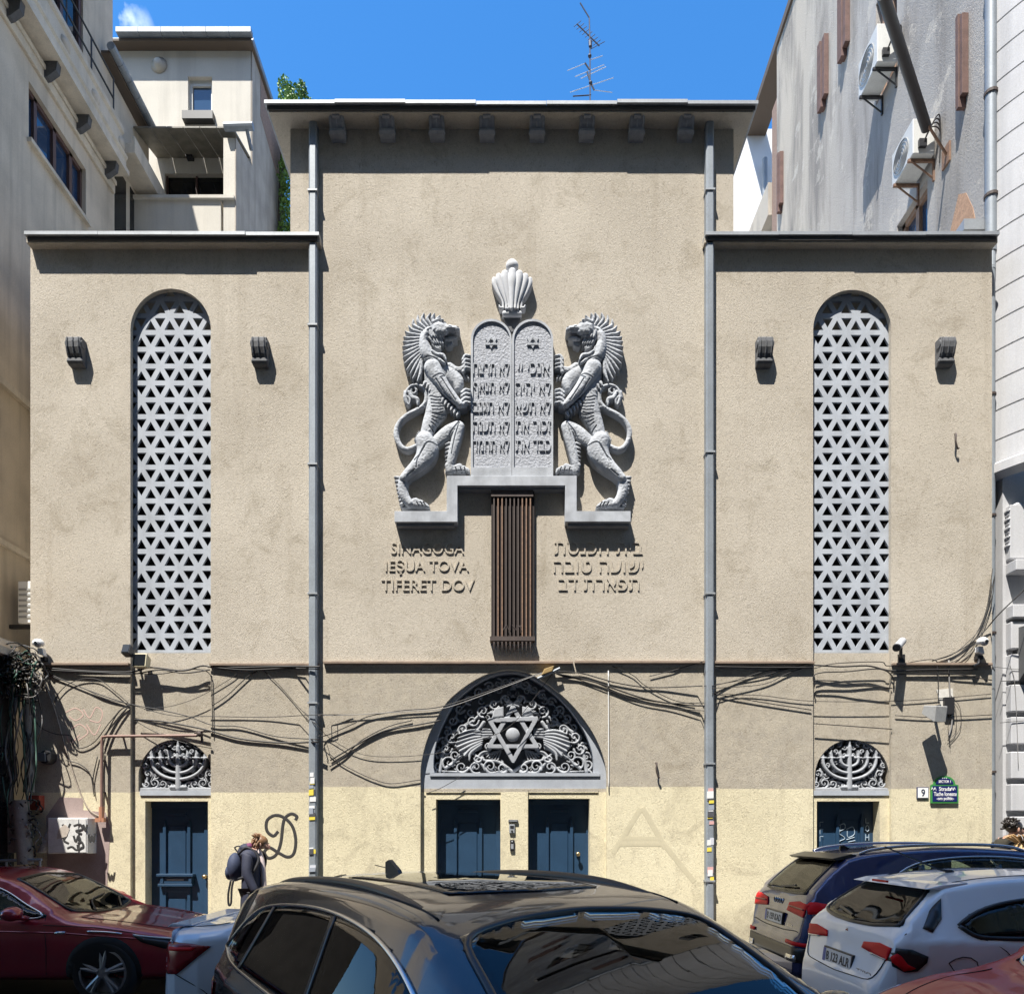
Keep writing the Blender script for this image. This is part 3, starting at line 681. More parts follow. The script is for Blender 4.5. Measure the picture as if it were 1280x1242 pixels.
# stepped ledge
led = [(493, 638.5), (558.3, 638.5), (558.3, 594.5), (721, 594.5), (721, 638.5), (788.5, 638.5), (788.5, 652), (706.5, 652), (706.5, 607), (571.8, 607), (571.8, 652), (493, 652)]
yl = D - PL
m = MB(); m.prism([(X(a, yl), Z(b, yl)) for a, b in led], yl, D + .01)
lg = m.build('relief_ledge', M_STONE, syn, bevel=.006)
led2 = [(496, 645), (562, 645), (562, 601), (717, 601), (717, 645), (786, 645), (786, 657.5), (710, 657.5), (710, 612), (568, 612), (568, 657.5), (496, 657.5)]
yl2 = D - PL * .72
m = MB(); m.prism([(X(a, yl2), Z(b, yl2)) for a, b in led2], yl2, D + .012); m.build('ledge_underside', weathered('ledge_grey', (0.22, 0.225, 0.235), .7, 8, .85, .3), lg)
# tablets of the law
tb = MB(); rm = MB(); yt = D - .13
def arch_pl(x0, x1, ytop, yb, n=14):
    c = (x0 + x1) / 2; r = (x1 - x0) / 2
    return [(x0, yb)] + [(c - r * math.cos(R(180 * k / n)), ytop + r - r * math.sin(R(180 * k / n))) for k in range(n + 1)] + [(x1, yb)]
for (a, b) in ((588.5, 639.6), (639.9, 691.5)):
    tb.prism([(X(p, yt), Z(q, yt)) for p, q in arch_pl(a, b, 398.5, 595)], yt + .022, D + .008)
    rm.prism([(X(p, yt), Z(q, yt)) for p, q in arch_pl(a + .05, b - .05, 398.5, 594.6)], yt, yt + .022, [[(X(p, yt), Z(q, yt)) for p, q in arch_pl(a + 2.6, b - 2.2, 401.3, 584)]])
tab = tb.build('law_tablets', weathered('tablet_stone', (0.41, 0.425, 0.46), .62, 22, .9, 1.0, .016, 34), syn); rm.build('tablet_rim', M_STONE, tab)
def hstar(cx, cy, r, yf):
    m = MB()
    for fl in (1, -1):
        o = [(cx + r * math.sin(R(120 * k)), cy - fl * r * math.cos(R(120 * k))) for k in range(3)]; i = [(cx + .58 * r * math.sin(R(120 * k)), cy - fl * .58 * r * math.cos(R(120 * k))) for k in range(3)]
        m.prism([(X(a, yf), Z(b, yf)) for a, b in o], yf - .006 - .002 * fl, yf + .02, [[(X(a, yf), Z(b, yf)) for a, b in i]])
    m.build('tablet_star', M_STONE, tab)
hstar(614, 427, 8.5, yt + .01); hstar(666, 427, 8.5, yt + .01)
def hb(s): return s[::-1]
RT = ['אנכי יי', 'לא יהיה', 'לא תשא', 'זכור את', 'כבד את']; LT = ['לא תרצח', 'לא תנאף', 'לא תגנב', 'לא תענה', 'לא תחמד']
for k in range(5):
    y0 = 452 + k * 24.1; y1 = y0 + 14.5
    lx = (647.5, 686.5) if k == 0 else (644.5, 688.5)
    for s, (a, b) in ((LT[k], (591.5, 636.5)), (RT[k], lx)):
        carved_text(hb(s), X(a, yt), X(b, yt), Z(y1 + (3 if 'ף' in s else 0), yt), Z(y0 - (3 if 'ל' in s else 0), yt), yt + .023, .020, 'commandment_line', M_STONE, tab)
# crown
f = Field(608, 672, 326, 402, .35); cc = lambda a, b: (590 + a / 11.29, 320 + b / 11.29)
for sg in (1, -1):
    for (xt, yt_, xm, ym, xb, ybm, r0, r1, bs) in ((100, 335, 75, 560, 40, 830, 52, 19, 12), (185, 355, 140, 580, 80, 825, 44, 18, 10.5), (250, 385, 195, 600, 125, 805, 34, 16, 9)):
        q = [cc(566 + sg * xt, yt_ + 25), cc(566 + sg * (xt - 4), yt_ + 90), cc(566 + sg * xm, ym), cc(566 + sg * (xb + 8), ybm - 90), cc(566 + sg * xb, ybm)]
        f.stroke(q, [r0 / 11.29, r0 / 11, r0 / 14, r1 / 10.5, r1 / 11], bs, None, smooth=5)
    f.stroke([cc(566 + sg * 130, 800), cc(566 + sg * 165, 800), cc(566 + sg * 180, 770)], [2, 1.6, 1], 8, 2, smooth=4)
f.stroke([cc(570, 335), cc(568, 450), cc(562, 600), cc(560, 840)], [4.6, 5.2, 3.6, 2.0], 13, None, smooth=5)
f.stroke([cc(566, 225), cc(567, 226)], 7.8, 9, 7); f.stroke([cc(460, 872), cc(670, 872)], 3.0, 8, 2.0); f.stroke([cc(500, 300), cc(640, 300)], 2.6, 7, 1)
f.poly([cc(380, 420), cc(760, 420), cc(700, 780), cc(430, 780)], 5, 1, 2)
f.build('crown_relief', weathered('crown_stone', (0.56, 0.57, 0.59), .8, 9, .8, .4, .003, 120), syn, D)
nk = MB(); nk.prism([(X(a), Z(b)) for a, b in [cc(430, 870), cc(700, 870), cc(640, 1000), cc(575, 1100), cc(555, 1100), cc(490, 1000)]], D - .05, D + .01); nk.build('crown_socket', M_DARKSTONE, syn)

# lions (traced in photo pixels, carved as a height field)
a_ = lambda x, y: (485 + x / 9.554, 390 + y / 9.554); b_ = lambda x, y: (485 + x / 8.277, 515 + y / 8.277)
def aa(*p): return [a_(*q) for q in p]
def bb(*p): return [b_(*q) for q in p]
f = Field(488, 592, 394, 642, .38)
mane = [((630, 125), (595, 165), (600, 215)), ((565, 100), (540, 150), (560, 225)), ((520, 95), (485, 160), (530, 240)), ((442, 98), (425, 165), (490, 250)), ((372, 125), (375, 190), (455, 265)),
        ((318, 170), (325, 235), (430, 290)), ((265, 245), (300, 285), (415, 320)), ((225, 310), (275, 335), (405, 352)), ((207, 375), (265, 388), (395, 385)), ((198, 430), (265, 435), (390, 415)), ((194, 490), (268, 480), (386, 450)),
        ((195, 555), (270, 530), (384, 480)), ((200, 615), (275, 580), (386, 515)), ((212, 690), (290, 625), (390, 550)), ((240, 765), (315, 665), (396, 580)), ((280, 815), (345, 700), (402, 610)), ((310, 870), (370, 750), (410, 640)), ((365, 900), (400, 800), (418, 660))]
for t_, md, i_ in mane: f.stroke(aa(t_, md, i_), [1.0, 2.35, 1.9], 10, 3.2, smooth=6)
f.poly(aa((640, 170), (560, 150), (440, 150), (330, 220), (250, 310), (215, 400), (205, 600), (250, 760), (320, 860), (420, 880), (430, 300), (600, 240)), 4, 1, 2)
# neck, head
f.poly(aa((470, 262), (560, 240), (600, 230), (520, 340), (500, 430), (525, 490), (545, 560), (600, 640), (640, 690), (560, 720), (440, 660), (400, 590), (382, 500), (385, 410), (405, 330)), 11, 7, 11)
f.poly(aa((535, 250), (590, 222), (640, 203), (700, 212), (728, 246), (785, 262), (845, 276), (860, 300), (856, 330), (830, 348), (780, 352), (742, 356), (715, 378), (660, 390), (590, 385), (535, 340)), 13, 7, 7)
f.stroke(aa((745, 300), (835, 312)), [4.6, 3.6], 15, 4.5); f.stroke(aa((620, 330), (690, 335)), [6, 5], 15, 5)
f.poly(aa((675, 396), (735, 374), (800, 376), (836, 384), (838, 402), (800, 420), (740, 428), (690, 424)), 11, 4, 2.5)
for k in range(4): f.stroke(aa((690 + k * 26, 420), (702 + k * 20, 450), (715 + k * 16, 486 - k * 8)), [1.9, 1.7, .7], 9, 2.2, smooth=4)
for k in range(3): f.groove(aa((770, 312 + k * 12), (815, 322 + k * 11)), .4, .8)
f.groove(aa((842, 292), (850, 300)), 1.0, 3)
for k in range(5):
    f.stroke(aa((520 + k * 34, 330), (530 + k * 32, 372), (545 + k * 34, 405 - k * 2)), [2.0, 2.2, .8], 15, 2.5, smooth=4)
    f.stroke(aa((515 + k * 30, 395), (540 + k * 28, 430), (568 + k * 26, 470)), [2.0, 2.2, .7], 13, 2.5, smooth=4)
for k in range(3): f.stroke(aa((540 + k * 36, 450), (575 + k * 28, 500), (640, 530 - k * 18)), [1.8, 1.8, .6], 12, 2, smooth=4)
f.groove(aa((600, 232), (640, 215), (690, 225), (715, 245)), .9, 5, 4); f.groove(aa((640, 235), (690, 240)), 1.3, 4); f.stroke(aa((660, 225), (672, 226)), 1.1, 20, 1.2)
f.groove(aa((728, 250), (735, 285), (770, 300)), .6, 1.2, 4)
f.stroke(aa((560, 215), (610, 195), (640, 185)), [2.2, 2, 1], 14, 3)
# chest locks
f.stroke(aa((545, 560), (600, 600), (670, 610), (705, 665)), [1.8, 2.8, 2.6, 1.2], 14, 3, smooth=5); f.stroke(aa((560, 620), (620, 650), (690, 700)), [2, 2.4, 1.4], 13, 3, smooth=5); f.stroke(aa((520, 500), (550, 600), (580, 660)), [1.2, 2.0, 1.2], 13, 2, smooth=5)
# far arm and chest
f.stroke(aa((650, 740), (760, 800), (835, 880), (840, 960)), [8, 9, 8, 4.5], 7, 5, smooth=6); f.stroke(aa((740, 690), (830, 740), (930, 715)), [4.5, 4.2, 3.6], 7, 3.5, smooth=5)
for k, y in enumerate((590, 640, 690, 735)): f.stroke(aa((905, y + 35), (930, y - 10), (985, y - 5)), [2.3, 2.1, 1.3], 9, 2.4, smooth=4)
for k in range(4): f.stroke(aa((840 + k * 36, 800), (860 + k * 36, 835)), [1.6, .9], 6, 1.5)
# trunk
f.stroke(aa((540, 720), (560, 900), (590, 1080), (570, 1242)), [11.5, 12, 12.2, 12.6], 6, 8, smooth=6)
f.stroke(bb((510, 20), (455, 130), (420, 230), (400, 340)), [13, 10.5, 9, 10], 6, 7.5, smooth=6)
for k in range(6): f.groove(aa((520 + k * 6, 1070 + k * 42), (600 + k * 4, 1095 + k * 36), (700 - k * 8, 1085 + k * 34)), .75, 1.8, 5)
for k in range(4): f.groove(bb((470 - k * 2, 70 + k * 32), (540 - k * 12, 85 + k * 34), (600 - k * 22, 60 + k * 40)), .8, 1.8, 4)
f.groove(bb((440, 200), (480, 260), (460, 320)), .9, 2, 4)
for k in range(6): f.stroke(bb((330 - k * 8, 240 + k * 16), (318 - k * 8, 236 + k * 16)), [1.5, .6], 6, 2)
# near arm
f.stroke(aa((545, 740), (600, 850), (700, 990), (800, 1110), (875, 1190)), [10.6, 9.6, 7.4, 5.8, 4.2], 12, 7, smooth=6)
f.groove(aa((560, 880), (650, 840), (690, 850), (640, 890)), .8, 1.8, 5); f.groove(aa((660, 900), (740, 1030), (820, 1150)), .8, 1.8, 5); f.groove(aa((590, 900), (690, 1050), (770, 1130)), .8, 1.5, 5)
f.groove(aa((440, 640), (520, 630), (600, 650)), .9, 2, 5)
for k, y in enumerate((1015, 1060, 1110, 1160)): f.stroke(aa((895, y + 30), (935, y), (988, y + 5)), [2.4, 2.3, 1.4], 14, 2.6, smooth=4)
f.stroke(aa((860, 1190), (920, 1180)), 4.2, 12, 3)
for k in range(12):
    t = k / 11; p = np.array([455, 910]) * (1 - t) + np.array([850, 1265]) * t; f.stroke(aa(tuple(p), tuple(p + np.array([-18, 38]))), [2.5, 1.4], 11, 2.4)
# far hind leg
f.stroke(bb((500, 350), (560, 300), (640, 230), (730, 175)), [7.5, 8.5, 8, 6.2], 7, 5, smooth=6); f.stroke(bb((745, 190), (715, 310), (680, 440), (650, 570)), [6.4, 6.4, 5.8, 4.8], 8, 4.5, smooth=6)
f.stroke(bb((640, 590), (650, 635)), 5.6, 8, 4); f.groove(bb((745, 160), (700, 300), (665, 480)), .8, 2, 4); f.groove(bb((640, 300), (660, 250), (740, 150)), .8, 1.5, 4)
for k, (x, y) in enumerate(((720, 618), (775, 600), (815, 622), (845, 640))): f.stroke(bb((660, 632), (x - 30, y - 10), (x, y + 22)), [3.2, 2.5, 1.2], 9, 2, smooth=4)
f.stroke(bb((610, 645), (800, 652)), 2.0, 6, 1)
for x in (735, 785, 825): f.groove(bb((x - 18, 655), (x - 30, 615)), .6, 3)
for k in range(6): f.stroke(bb((640, 360 + k * 42), (600, 372 + k * 42)), [2.2, .8], 8, 2)
# near hind leg
f.stroke(bb((390, 340), (420, 430), (390, 520), (320, 600), (230, 680), (180, 735)), [11, 13.5, 12, 9.5, 7, 6], 10, 8, smooth=6)
f.stroke(bb((175, 735), (165, 840), (195, 930), (240, 985)), [6, 6.2, 5.8, 5], 10, 5, smooth=6)
f.stroke(bb((455, 400), (480, 410)), 5.5, 11, 5)
for k, (x, y) in enumerate(((350, 958), (395, 975), (430, 1000))): f.stroke(bb((240, 985), (x - 50, y - 5), (x, y + 20)), [4, 3, 1.4], 11, 2, smooth=4)
f.stroke(bb((160, 1012), (400, 1020)), 2.0, 7, 1)
for x in (345, 385, 415): f.groove(bb((x - 15, 1015), (x - 35, 975)), .6, 3)
f.groove(bb((520, 400), (420, 390), (330, 540), (310, 640)), .9, 2.2, 5); f.groove(bb((290, 660), (220, 720)), .9, 2); f.groove(bb((400, 420), (350, 500), (290, 560)), .7, 1.5, 4)
for k in range(8): f.stroke(bb((118 + k * 6, 715 + k * 38), (82 + k * 8, 712 + k * 40)), [2.3, 1.2], 9, 2)
# tail
f.stroke(bb((300, 385), (215, 420), (145, 390), (97, 290), (108, 180), (180, 90), (300, 20), (385, -15)), [3, 3.2, 3.3, 3.3, 3.2, 3.1, 3, 2.6], 7, 3.2, smooth=8)
f.stroke(aa((400, 1195), (455, 1130), (468, 1040), (435, 955), (345, 925), (265, 955), (222, 1040), (235, 1120), (255, 1160)), [2.8, 2.8, 2.6, 2.4, 2.2, 2.0, 2.2, 2, 1], 8, 3, smooth=6)
f.stroke([a_(*p) for p in spiral(312, 990, 52, 1.2, 2.6, 1, 20, .45)], 1.6, 8, 2); f.stroke(aa((262, 1010), (300, 1070), (360, 1095), (368, 1160)), [2, 3, 2.8, 1.2], 9, 2.4, smooth=5); f.stroke(aa((235, 1060), (275, 1090), (270, 1150)), [2, 2.4, 1], 8, 2.4, smooth=5)
f.stroke(aa((215, 1000), (222, 1080), (245, 1150)), [2, 3, 1.6], 8, 2, smooth=5)
f.rough(); f.build('lion_relief', M_STONE, syn, D); f.build('lion_relief', M_STONE, syn, D, mirror=641.0)

# ------------------------------------------------------------------ lettering on the wall
for s, a, b, y0, y1 in (('SINAGOGA', 489, 580, 678, 692.5), ('IEŞUA TOVA', 482, 586, 699.5, 718), ('TIFERET DOV', 477, 593, 724, 738.5)):
    text_mesh(s, X(a), X(b), Z(y1), Z(y0), D + .002, .017, 'inscription', ST_P, syn)
for s, a, b, y0, y1 in (('בית הכנסת', 693, 803, 677, 693), ('ישועה טובה', 692, 804, 700.5, 716), ('תפארת דב', 698, 799, 723, 738)):
    carved_text(hb(s), X(a), X(b), Z(y1), Z(y0), D + .001, .016, 'inscription', ST_P, syn)

# ------------------------------------------------------------------ hanging bar grille under the ledge
bg_ = MB(); yb_ = D - .085
for k in range(10):
    x = 617.5 + k * 5.05; m = bg_
    m.box(X(x, yb_) - .0085, X(x, yb_) + .0085, yb_ - .01, yb_ + .03, Z(798, yb_), Z(616, yb_), 1 if k in (1, 2, 7, 8, 9) else 0)
    m.prism([(X(x, yb_) - .013, Z(800, yb_)), (X(x, yb_), Z(814, yb_)), (X(x, yb_) + .013, Z(800, yb_))], yb_ - .02, yb_ + .02)
gr = bg_.build('bar_grille', [M_BROWN, M_RUST], syn)
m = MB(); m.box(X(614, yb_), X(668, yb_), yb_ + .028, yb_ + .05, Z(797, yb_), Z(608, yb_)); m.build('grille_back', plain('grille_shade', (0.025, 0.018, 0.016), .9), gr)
m = MB(); m.box(X(612.5, yb_), X(668.5, yb_), yb_ - .025, D, Z(801, yb_), Z(795.5, yb_)); m.box(X(614, yb_), X(666.5, yb_), yb_ - .02, D, Z(621, yb_), Z(606, yb_)); m.build('grille_rail', M_BROWN, gr)
m = MB(); yy = yb_ - .012
for a, b in (((629, 787), (633, 781)), ((633, 781), (636, 787)), ((638, 781), (638, 788)), ((640, 781), (645, 787)), ((646, 781), (646, 788)), ((648, 783), (652, 783)), ((650, 781), (652, 788))): m.tube([(X(a[0], yy), yy, Z(a[1], yy)), (X(b[0], yy), yy, Z(b[1], yy))], .006, 5)
m.build('grille_ornament', M_BROWN, gr)

# ------------------------------------------------------------------ paint marks on the cream base
def marks(name, strokes, r, mat, n=7, flat=.12):
    m = MB()
    for st in strokes:
        q = spline(st, n); m.tube([(X(a), D - .001, Z(b)) for a, b in q], r, 8)
    for k, v in enumerate(m.v): m.v[k] = (v[0], D + (v[1] - D) * flat - .001, v[2])
    return m.build(name, mat, syn)
h = lambda x, y: (240 + x / 6.4, 980 + y / 6.4)
marks('sprayed_letter', [[h(690, 375), h(650, 412), h(600, 370), h(600, 290), h(660, 248), h(730, 262), h(800, 330), h(830, 440), h(815, 550), h(765, 580), h(690, 545), h(620, 505), h(580, 540), h(610, 588), h(670, 565), h(710, 470), h(735, 290), h(790, 236), h(838, 255), h(828, 285)]], .022, plain('spray_black', (0.03, 0.028, 0.027), .7))
marks('faded_mark', [[(766, 1066), (801, 1010)], [(803, 1009), (832, 1060)], [(770, 1054), (830, 1054)], [(776, 1048), (826, 1048)], [(826, 1050), (868, 1102)]], .038, weathered('faded_paint', (0.53, 0.475, 0.33), .88, 9, .9, 0), 4, .03)
marks('pink_scribble', [[(82, 890), (95, 885), (104, 893), (95, 900), (86, 895)], [(104, 886), (112, 897), (120, 884), (128, 890), (124, 902), (112, 900)], [(90, 910), (100, 905), (110, 915), (98, 925)], [(82, 915), (88, 928), (100, 918)], [(108, 905), (118, 918), (126, 905)]], .008, plain('faded_pink', (0.52, 0.36, 0.31), .9))
# ------------------------------------------------------------------ neighbouring buildings
M_LB = weathered('left_plaster', (0.66, 0.57, 0.45), 0.68, 1.6, 0.9, 0.4, 0.004, 60, 0, 0.45)
M_LB2 = weathered('left_plaster_pale', (0.70, 0.62, 0.50), 0.68, 1.6, 0.9, 0.4, 0.004, 60, 0, 0.35)
M_BB = weathered('back_plaster', (0.60, 0.565, 0.49), 0.85, 1.3, 0.9, 0.4, 0.003, 60, 0, 0.25)
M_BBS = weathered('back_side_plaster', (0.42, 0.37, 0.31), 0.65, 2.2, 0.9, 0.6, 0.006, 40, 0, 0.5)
M_WOODF = plain('window_wood', (0.10, 0.055, 0.045), .5)
def window_glass(name, c, rough=.04):
    return plain(name, c, rough, 0.0, 0.0, 0.8)
M_WG = window_glass('window_glass', (0.02, 0.03, 0.045))

LX = -7.4
lbd = thing('apartment_building', 'grey beige plaster house left of the synagogue with balcony ledge and three-pane window', 'building', (LX, 10.4, 0))
yA, yB = 10.45, 13.64
m = MB()
w0, w1, wz0, wz1 = 11.27, 12.78, 12.36, 13.25
m.prism([(yA, 0), (yB, 0), (yB, 18.5), (yA, 18.5)], LX, LX - .25, [[(w0, wz0), (w1, wz0), (w1, wz1), (w0, wz1)], [(11.6, 14.95), (12.7, 14.95), (12.7, 16.8), (11.6, 16.8)]], axis='x')
m.box(LX - 12, LX - .002, yA - .25, yA, 4.6, 18.5); m.box(LX - .6, LX - .25, yA, yB, 4, 18.5)
m.build('wall', M_LB, lbd)
m = MB()
for a, b in ((w0, 11.32), (11.50, 11.57), (11.98, 12.06), (12.42, 12.5), (w1 - .05, w1)): m.box(LX - .16, LX - .07, a, b, wz0, wz1)
m.box(LX - .16, LX - .07, w0, w1, wz1 - .07, wz1); m.box(LX - .16, LX - .07, w0, w1, wz0, wz0 + .06)
wf = m.build('window', M_WOODF, lbd); MB().box(LX - .14, LX - .12, w0 + .02, w1 - .02, wz0 + .02, wz1 - .02).build('pane', plain('sky_glass', (0.02, 0.05, 0.11), .03, 0, 0, 1.0), wf)
MB().box(LX - .05, LX + .07, w0 - .04, w1 + .05, wz0 - .07, wz0 - .005).build('sill', M_LB2, wf)
m = MB(); m.box(LX - .15, LX - .08, 11.6, 12.7, 14.95, 16.8); wf2 = m.build('window', M_GLASSDARK, lbd)
m = MB()
for a in (11.6, 12.1, 12.62): m.box(LX - .08, LX - .03, a, a + .08, 14.95, 16.8)
m.build('frame', M_WOODF, wf2)
m = MB()    # architrave, balcony slab, parapet
m.box(LX, LX + .05, yA, yB, 13.57, 13.72); m.box(LX, LX + .08, yA, yB, 13.72, 13.80); m.build('architrave', M_LB2, lbd, bevel=.01)
m = MB(); m.prism([(LX - .02, 13.86), (LX + .33, 13.86), (LX + .33, 13.95), (LX + .27, 14.0), (LX + .27, 14.14), (LX + .30, 14.18), (LX + .30, 14.22), (LX + .2, 14.25), (LX + .2, 14.62), (LX + .24, 14.66), (LX + .24, 14.74), (LX - .02, 14.74)], 10.2, 13.6)
m.v = [(a, y, b) for a, y, b in m.v]
bal = m.build('balcony_parapet', M_LB2, lbd)
for k in range(4):
    y = 10.75 + k * .86
    MB().prism([(LX, 13.86), (LX + .26, 13.86), (LX + .24, 13.72), (LX + .1, 13.62), (LX, 13.6)], y - .05, y + .05).build('bracket', M_DARKSTONE, bal)
    MB().lathe([(0, .05), (.05, .05), (.10, .03), (.12, .0), (0.12, -.02)], (LX + .2, y + .25, 14.43), 'x', 16).build('rosette', M_LB, bal, smooth=True)
m = MB()
for z in (15.0, 15.35): m.tube([(LX + .2, 10.9, z), (LX + .2, 13.3, z)], .018, 6)
for y in (11.2, 11.9, 12.6, 13.3): m.tube([(LX + .2, y, 14.74), (LX + .2, y, 15.35)], .014, 6)
m.build('railing', M_BLACK, bal)
MB().box(LX, LX + .5, 11.5, 12.75, 16.9, 17.0).build('awning', M_LB2, lbd)
m = MB(); m.box(LX - .3, LX, yB, 15.0, 8, 15.7); rwg = m.build('rear_wing', M_LB2, lbd)
m = MB(); m.box(LX - .1, LX + .16, 13.25, 15.0, 15.76, 15.82); m.build('eave_board', plain('old_wood', (0.10, 0.075, 0.055), .8), rwg)
m = MB()
for k in range(6):
    y = 13.2 + k * .3; m.tube([(LX + .2, y + .005, 15.86), (LX + .2, y + .295, 15.86)], .075, 10)
m.build('gutter', M_ZINC, rwg)
m = MB(); m.box(LX + .002, LX + .42, 13.62, 15.0, 14.32, 14.5); m.box(LX + .36, LX + .42, 13.62, 15.0, 14.5, 14.62); m.build('rear_canopy', M_LB2, rwg)
m = MB(); m.box(LX - .02, LX + .008, 13.7, 14.1, 12.95, 14.2); m.box(LX - .02, LX + .008, 14.25, 14.9, 12.9, 14.25); m.build('window', M_GLASSDARK, rwg)
m = MB(); m.box(LX - .02, LX + .05, 13.7, 14.95, 12.7, 12.78); m.build('sill', M_LB2, rwg)
# ground floor bay of the left house, in shade
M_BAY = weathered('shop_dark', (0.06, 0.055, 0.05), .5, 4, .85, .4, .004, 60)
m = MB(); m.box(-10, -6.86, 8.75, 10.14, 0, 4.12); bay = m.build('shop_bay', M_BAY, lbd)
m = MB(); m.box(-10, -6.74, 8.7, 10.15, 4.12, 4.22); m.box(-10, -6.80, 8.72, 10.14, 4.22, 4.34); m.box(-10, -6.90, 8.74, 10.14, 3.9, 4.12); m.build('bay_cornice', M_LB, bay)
m = MB(); m.box(-6.862, -6.84, 9.55, 10.05, 1.1, 2.9); m.build('bay_window', plain('shop_glass', (0.02, 0.02, 0.022), .25), bay)
for a_0, z_0, z_1 in ((.12, 4.35, 4.5), (.07, 8.2, 8.3), (.06, 5.9, 5.98)): MB().box(LX, LX + a_0, 10.45, 11.6, z_0, z_1).build('string_moulding', M_LB2, lbd)

# house behind, with the loggia
YB = 15.3; XRb = -5.4
bh = thing('rear_house', 'pale plaster house behind the left wing with small upper window and roofed loggia', 'house', (-6.5, YB, 0))
m = MB(); P = lambda a, b: (X(a, YB), Z(b, YB))
m.prism([(X(140, YB), 10), (XRb - .03, 10), (XRb - .03, Z(62, YB)), (X(140, YB), Z(62, YB))], YB, YB + .25, [[P(235, 144), P(265, 144), P(265, 96), P(235, 96)], [P(206, 244), P(281, 244), P(281, 217), P(206, 217)]])
m.build('wall', M_BB, bh)
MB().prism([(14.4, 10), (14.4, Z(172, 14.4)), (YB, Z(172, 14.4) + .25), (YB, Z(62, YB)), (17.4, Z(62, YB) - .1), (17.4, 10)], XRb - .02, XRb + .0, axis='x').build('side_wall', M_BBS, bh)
m = MB(); m.box(XRb - .25, XRb - .022, 14.41, 14.65, 10, Z(172, 14.4)); m.build('pillar', M_BB, bh)
m = MB(); m.box(X(235, YB), X(265, YB), YB + .12, YB + .16, Z(144, YB), Z(96, YB)); w = m.build('window', plain('blue_pane', (0.03, 0.06, 0.11), .05, 0, 0, 1), bh)
m = MB()
for a, b, c, d in ((235, 238.5, 96, 144), (262, 265, 96, 144), (238.5, 262, 96, 103), (238.5, 262, 141.5, 144)): m.box(X(a, YB), X(b, YB), YB + .08, YB + .125, Z(d, YB), Z(c, YB))
m.build('frame', plain('white_frame', (0.55, 0.55, 0.52), .5), w); MB().box(X(231, YB), X(269, YB), YB - .14, YB + .0, Z(156, YB), Z(146, YB)).build('sill', M_BLACK, w)
m = MB(); m.box(X(206, YB), X(281, YB), YB + .1, YB + .14, Z(244, YB), Z(217, YB)); w = m.build('sliding_window', M_GLASSDARK, bh)
m = MB()
for a in (206, 243, 279): m.box(X(a, YB), X(a + 2.2, YB), YB + .06, YB + .11, Z(244, YB), Z(217, YB))
m.build('frame', M_WOODF, w)
m = MB(); m.box(X(140, YB), XRb + .05, YB - .20, YB + 2.2, Z(64, YB), Z(61, YB)); ev = m.build('eave_board', plain('old_wood', (0.1, .075, .055), .8), bh)
m = MB()
for k in range(6):
    a = X(146, YB - .25) + k * .46; m.box(a, a + .452, YB - .30, YB - .16, Z(59, YB), Z(53, YB))
m.build('gutter', M_ZINC, ev)
m = MB(); m.prism([(YB - .14, Z(61, YB) + .002), (YB + 2.2, Z(61, YB) + .002), (YB + 2.2, Z(54, YB)), (YB - .1, Z(54, YB))], X(140, YB), XRb + .06, axis='x'); m.build('roof', M_ZINC, ev)
YL = 14.4
m = MB(); m.box(X(160, YL), X(276, YL), YL, YL + .15, 10, Z(250, YL)); m.box(X(160, YL), X(293.5, YL), YL - .05, YL + .005, Z(250, YL) + .001, Z(246, YL)); pr = m.build('loggia_parapet', M_BB, bh)
m = MB(); m.tube([(X(168, YL), YL + .06, Z(244, YL)), (X(288, YL), YL + .06, Z(243, YL))], .02, 6)
for a in (172, 230, 286): m.tube([(X(a, YL), YL + .06, Z(244, YL)), (X(a, YL), YL + .06, Z(250, YL))], .015, 6)
m.build('rail', M_BLACK, pr)
m = MB(); za = Z(161, YL)
for k in range(6):
    a = X(168, YL) + k * .325; m.prism([(YL - .05, za), (YB, za + .28), (YB, za + .25), (YL - .05, za - .03)], a + .006, a + .319, axis='x')
m.build('corrugated_awning', weathered('awning_sheet', (0.20, 0.185, 0.15), .5, 6, .6, .3), bh)
m = MB(); m.tube([(X(280, YL - .1), YL - .08, Z(164, YL)), (X(316, YL - .1), YL - .08, Z(163, YL))], .07, 10); m.tube([(X(310, YL), YL - .08, Z(165, YL)), (X(313, YL), YL + .05, Z(185, YL))], .035, 8); m.build('loggia_gutter', M_ZINC, bh)
m = MB(); m.box(X(235, YB), X(243, YB), YB - .12, YB, Z(202, YB), Z(195, YB)); m.build('wall_lamp', M_BLACK, bh)
m = MB(); m.lathe([(0, 0), (.16, 0), (.17, .02), (.09, .03), (.08, .1), (0, .1)], (X(199, YB), YB - .01, Z(82, YB)), 'y', 18); m.v = [(a, YB - abs(b - YB), c) for a, b, c in m.v]; m.build('vent_rose', M_BB, bh, smooth=True)
MB().prism([(15.8, Z(62, YB) - .9), (17.39, Z(62, YB) - 1.3), (17.39, Z(62, YB) - .13), (15.8, Z(62, YB) - .05)], XRb + .002, XRb + .006, axis='x').build('bare_brick', weathered('bare_brick', (0.30, 0.20, 0.15), .6, 20, .9, .5), bh)

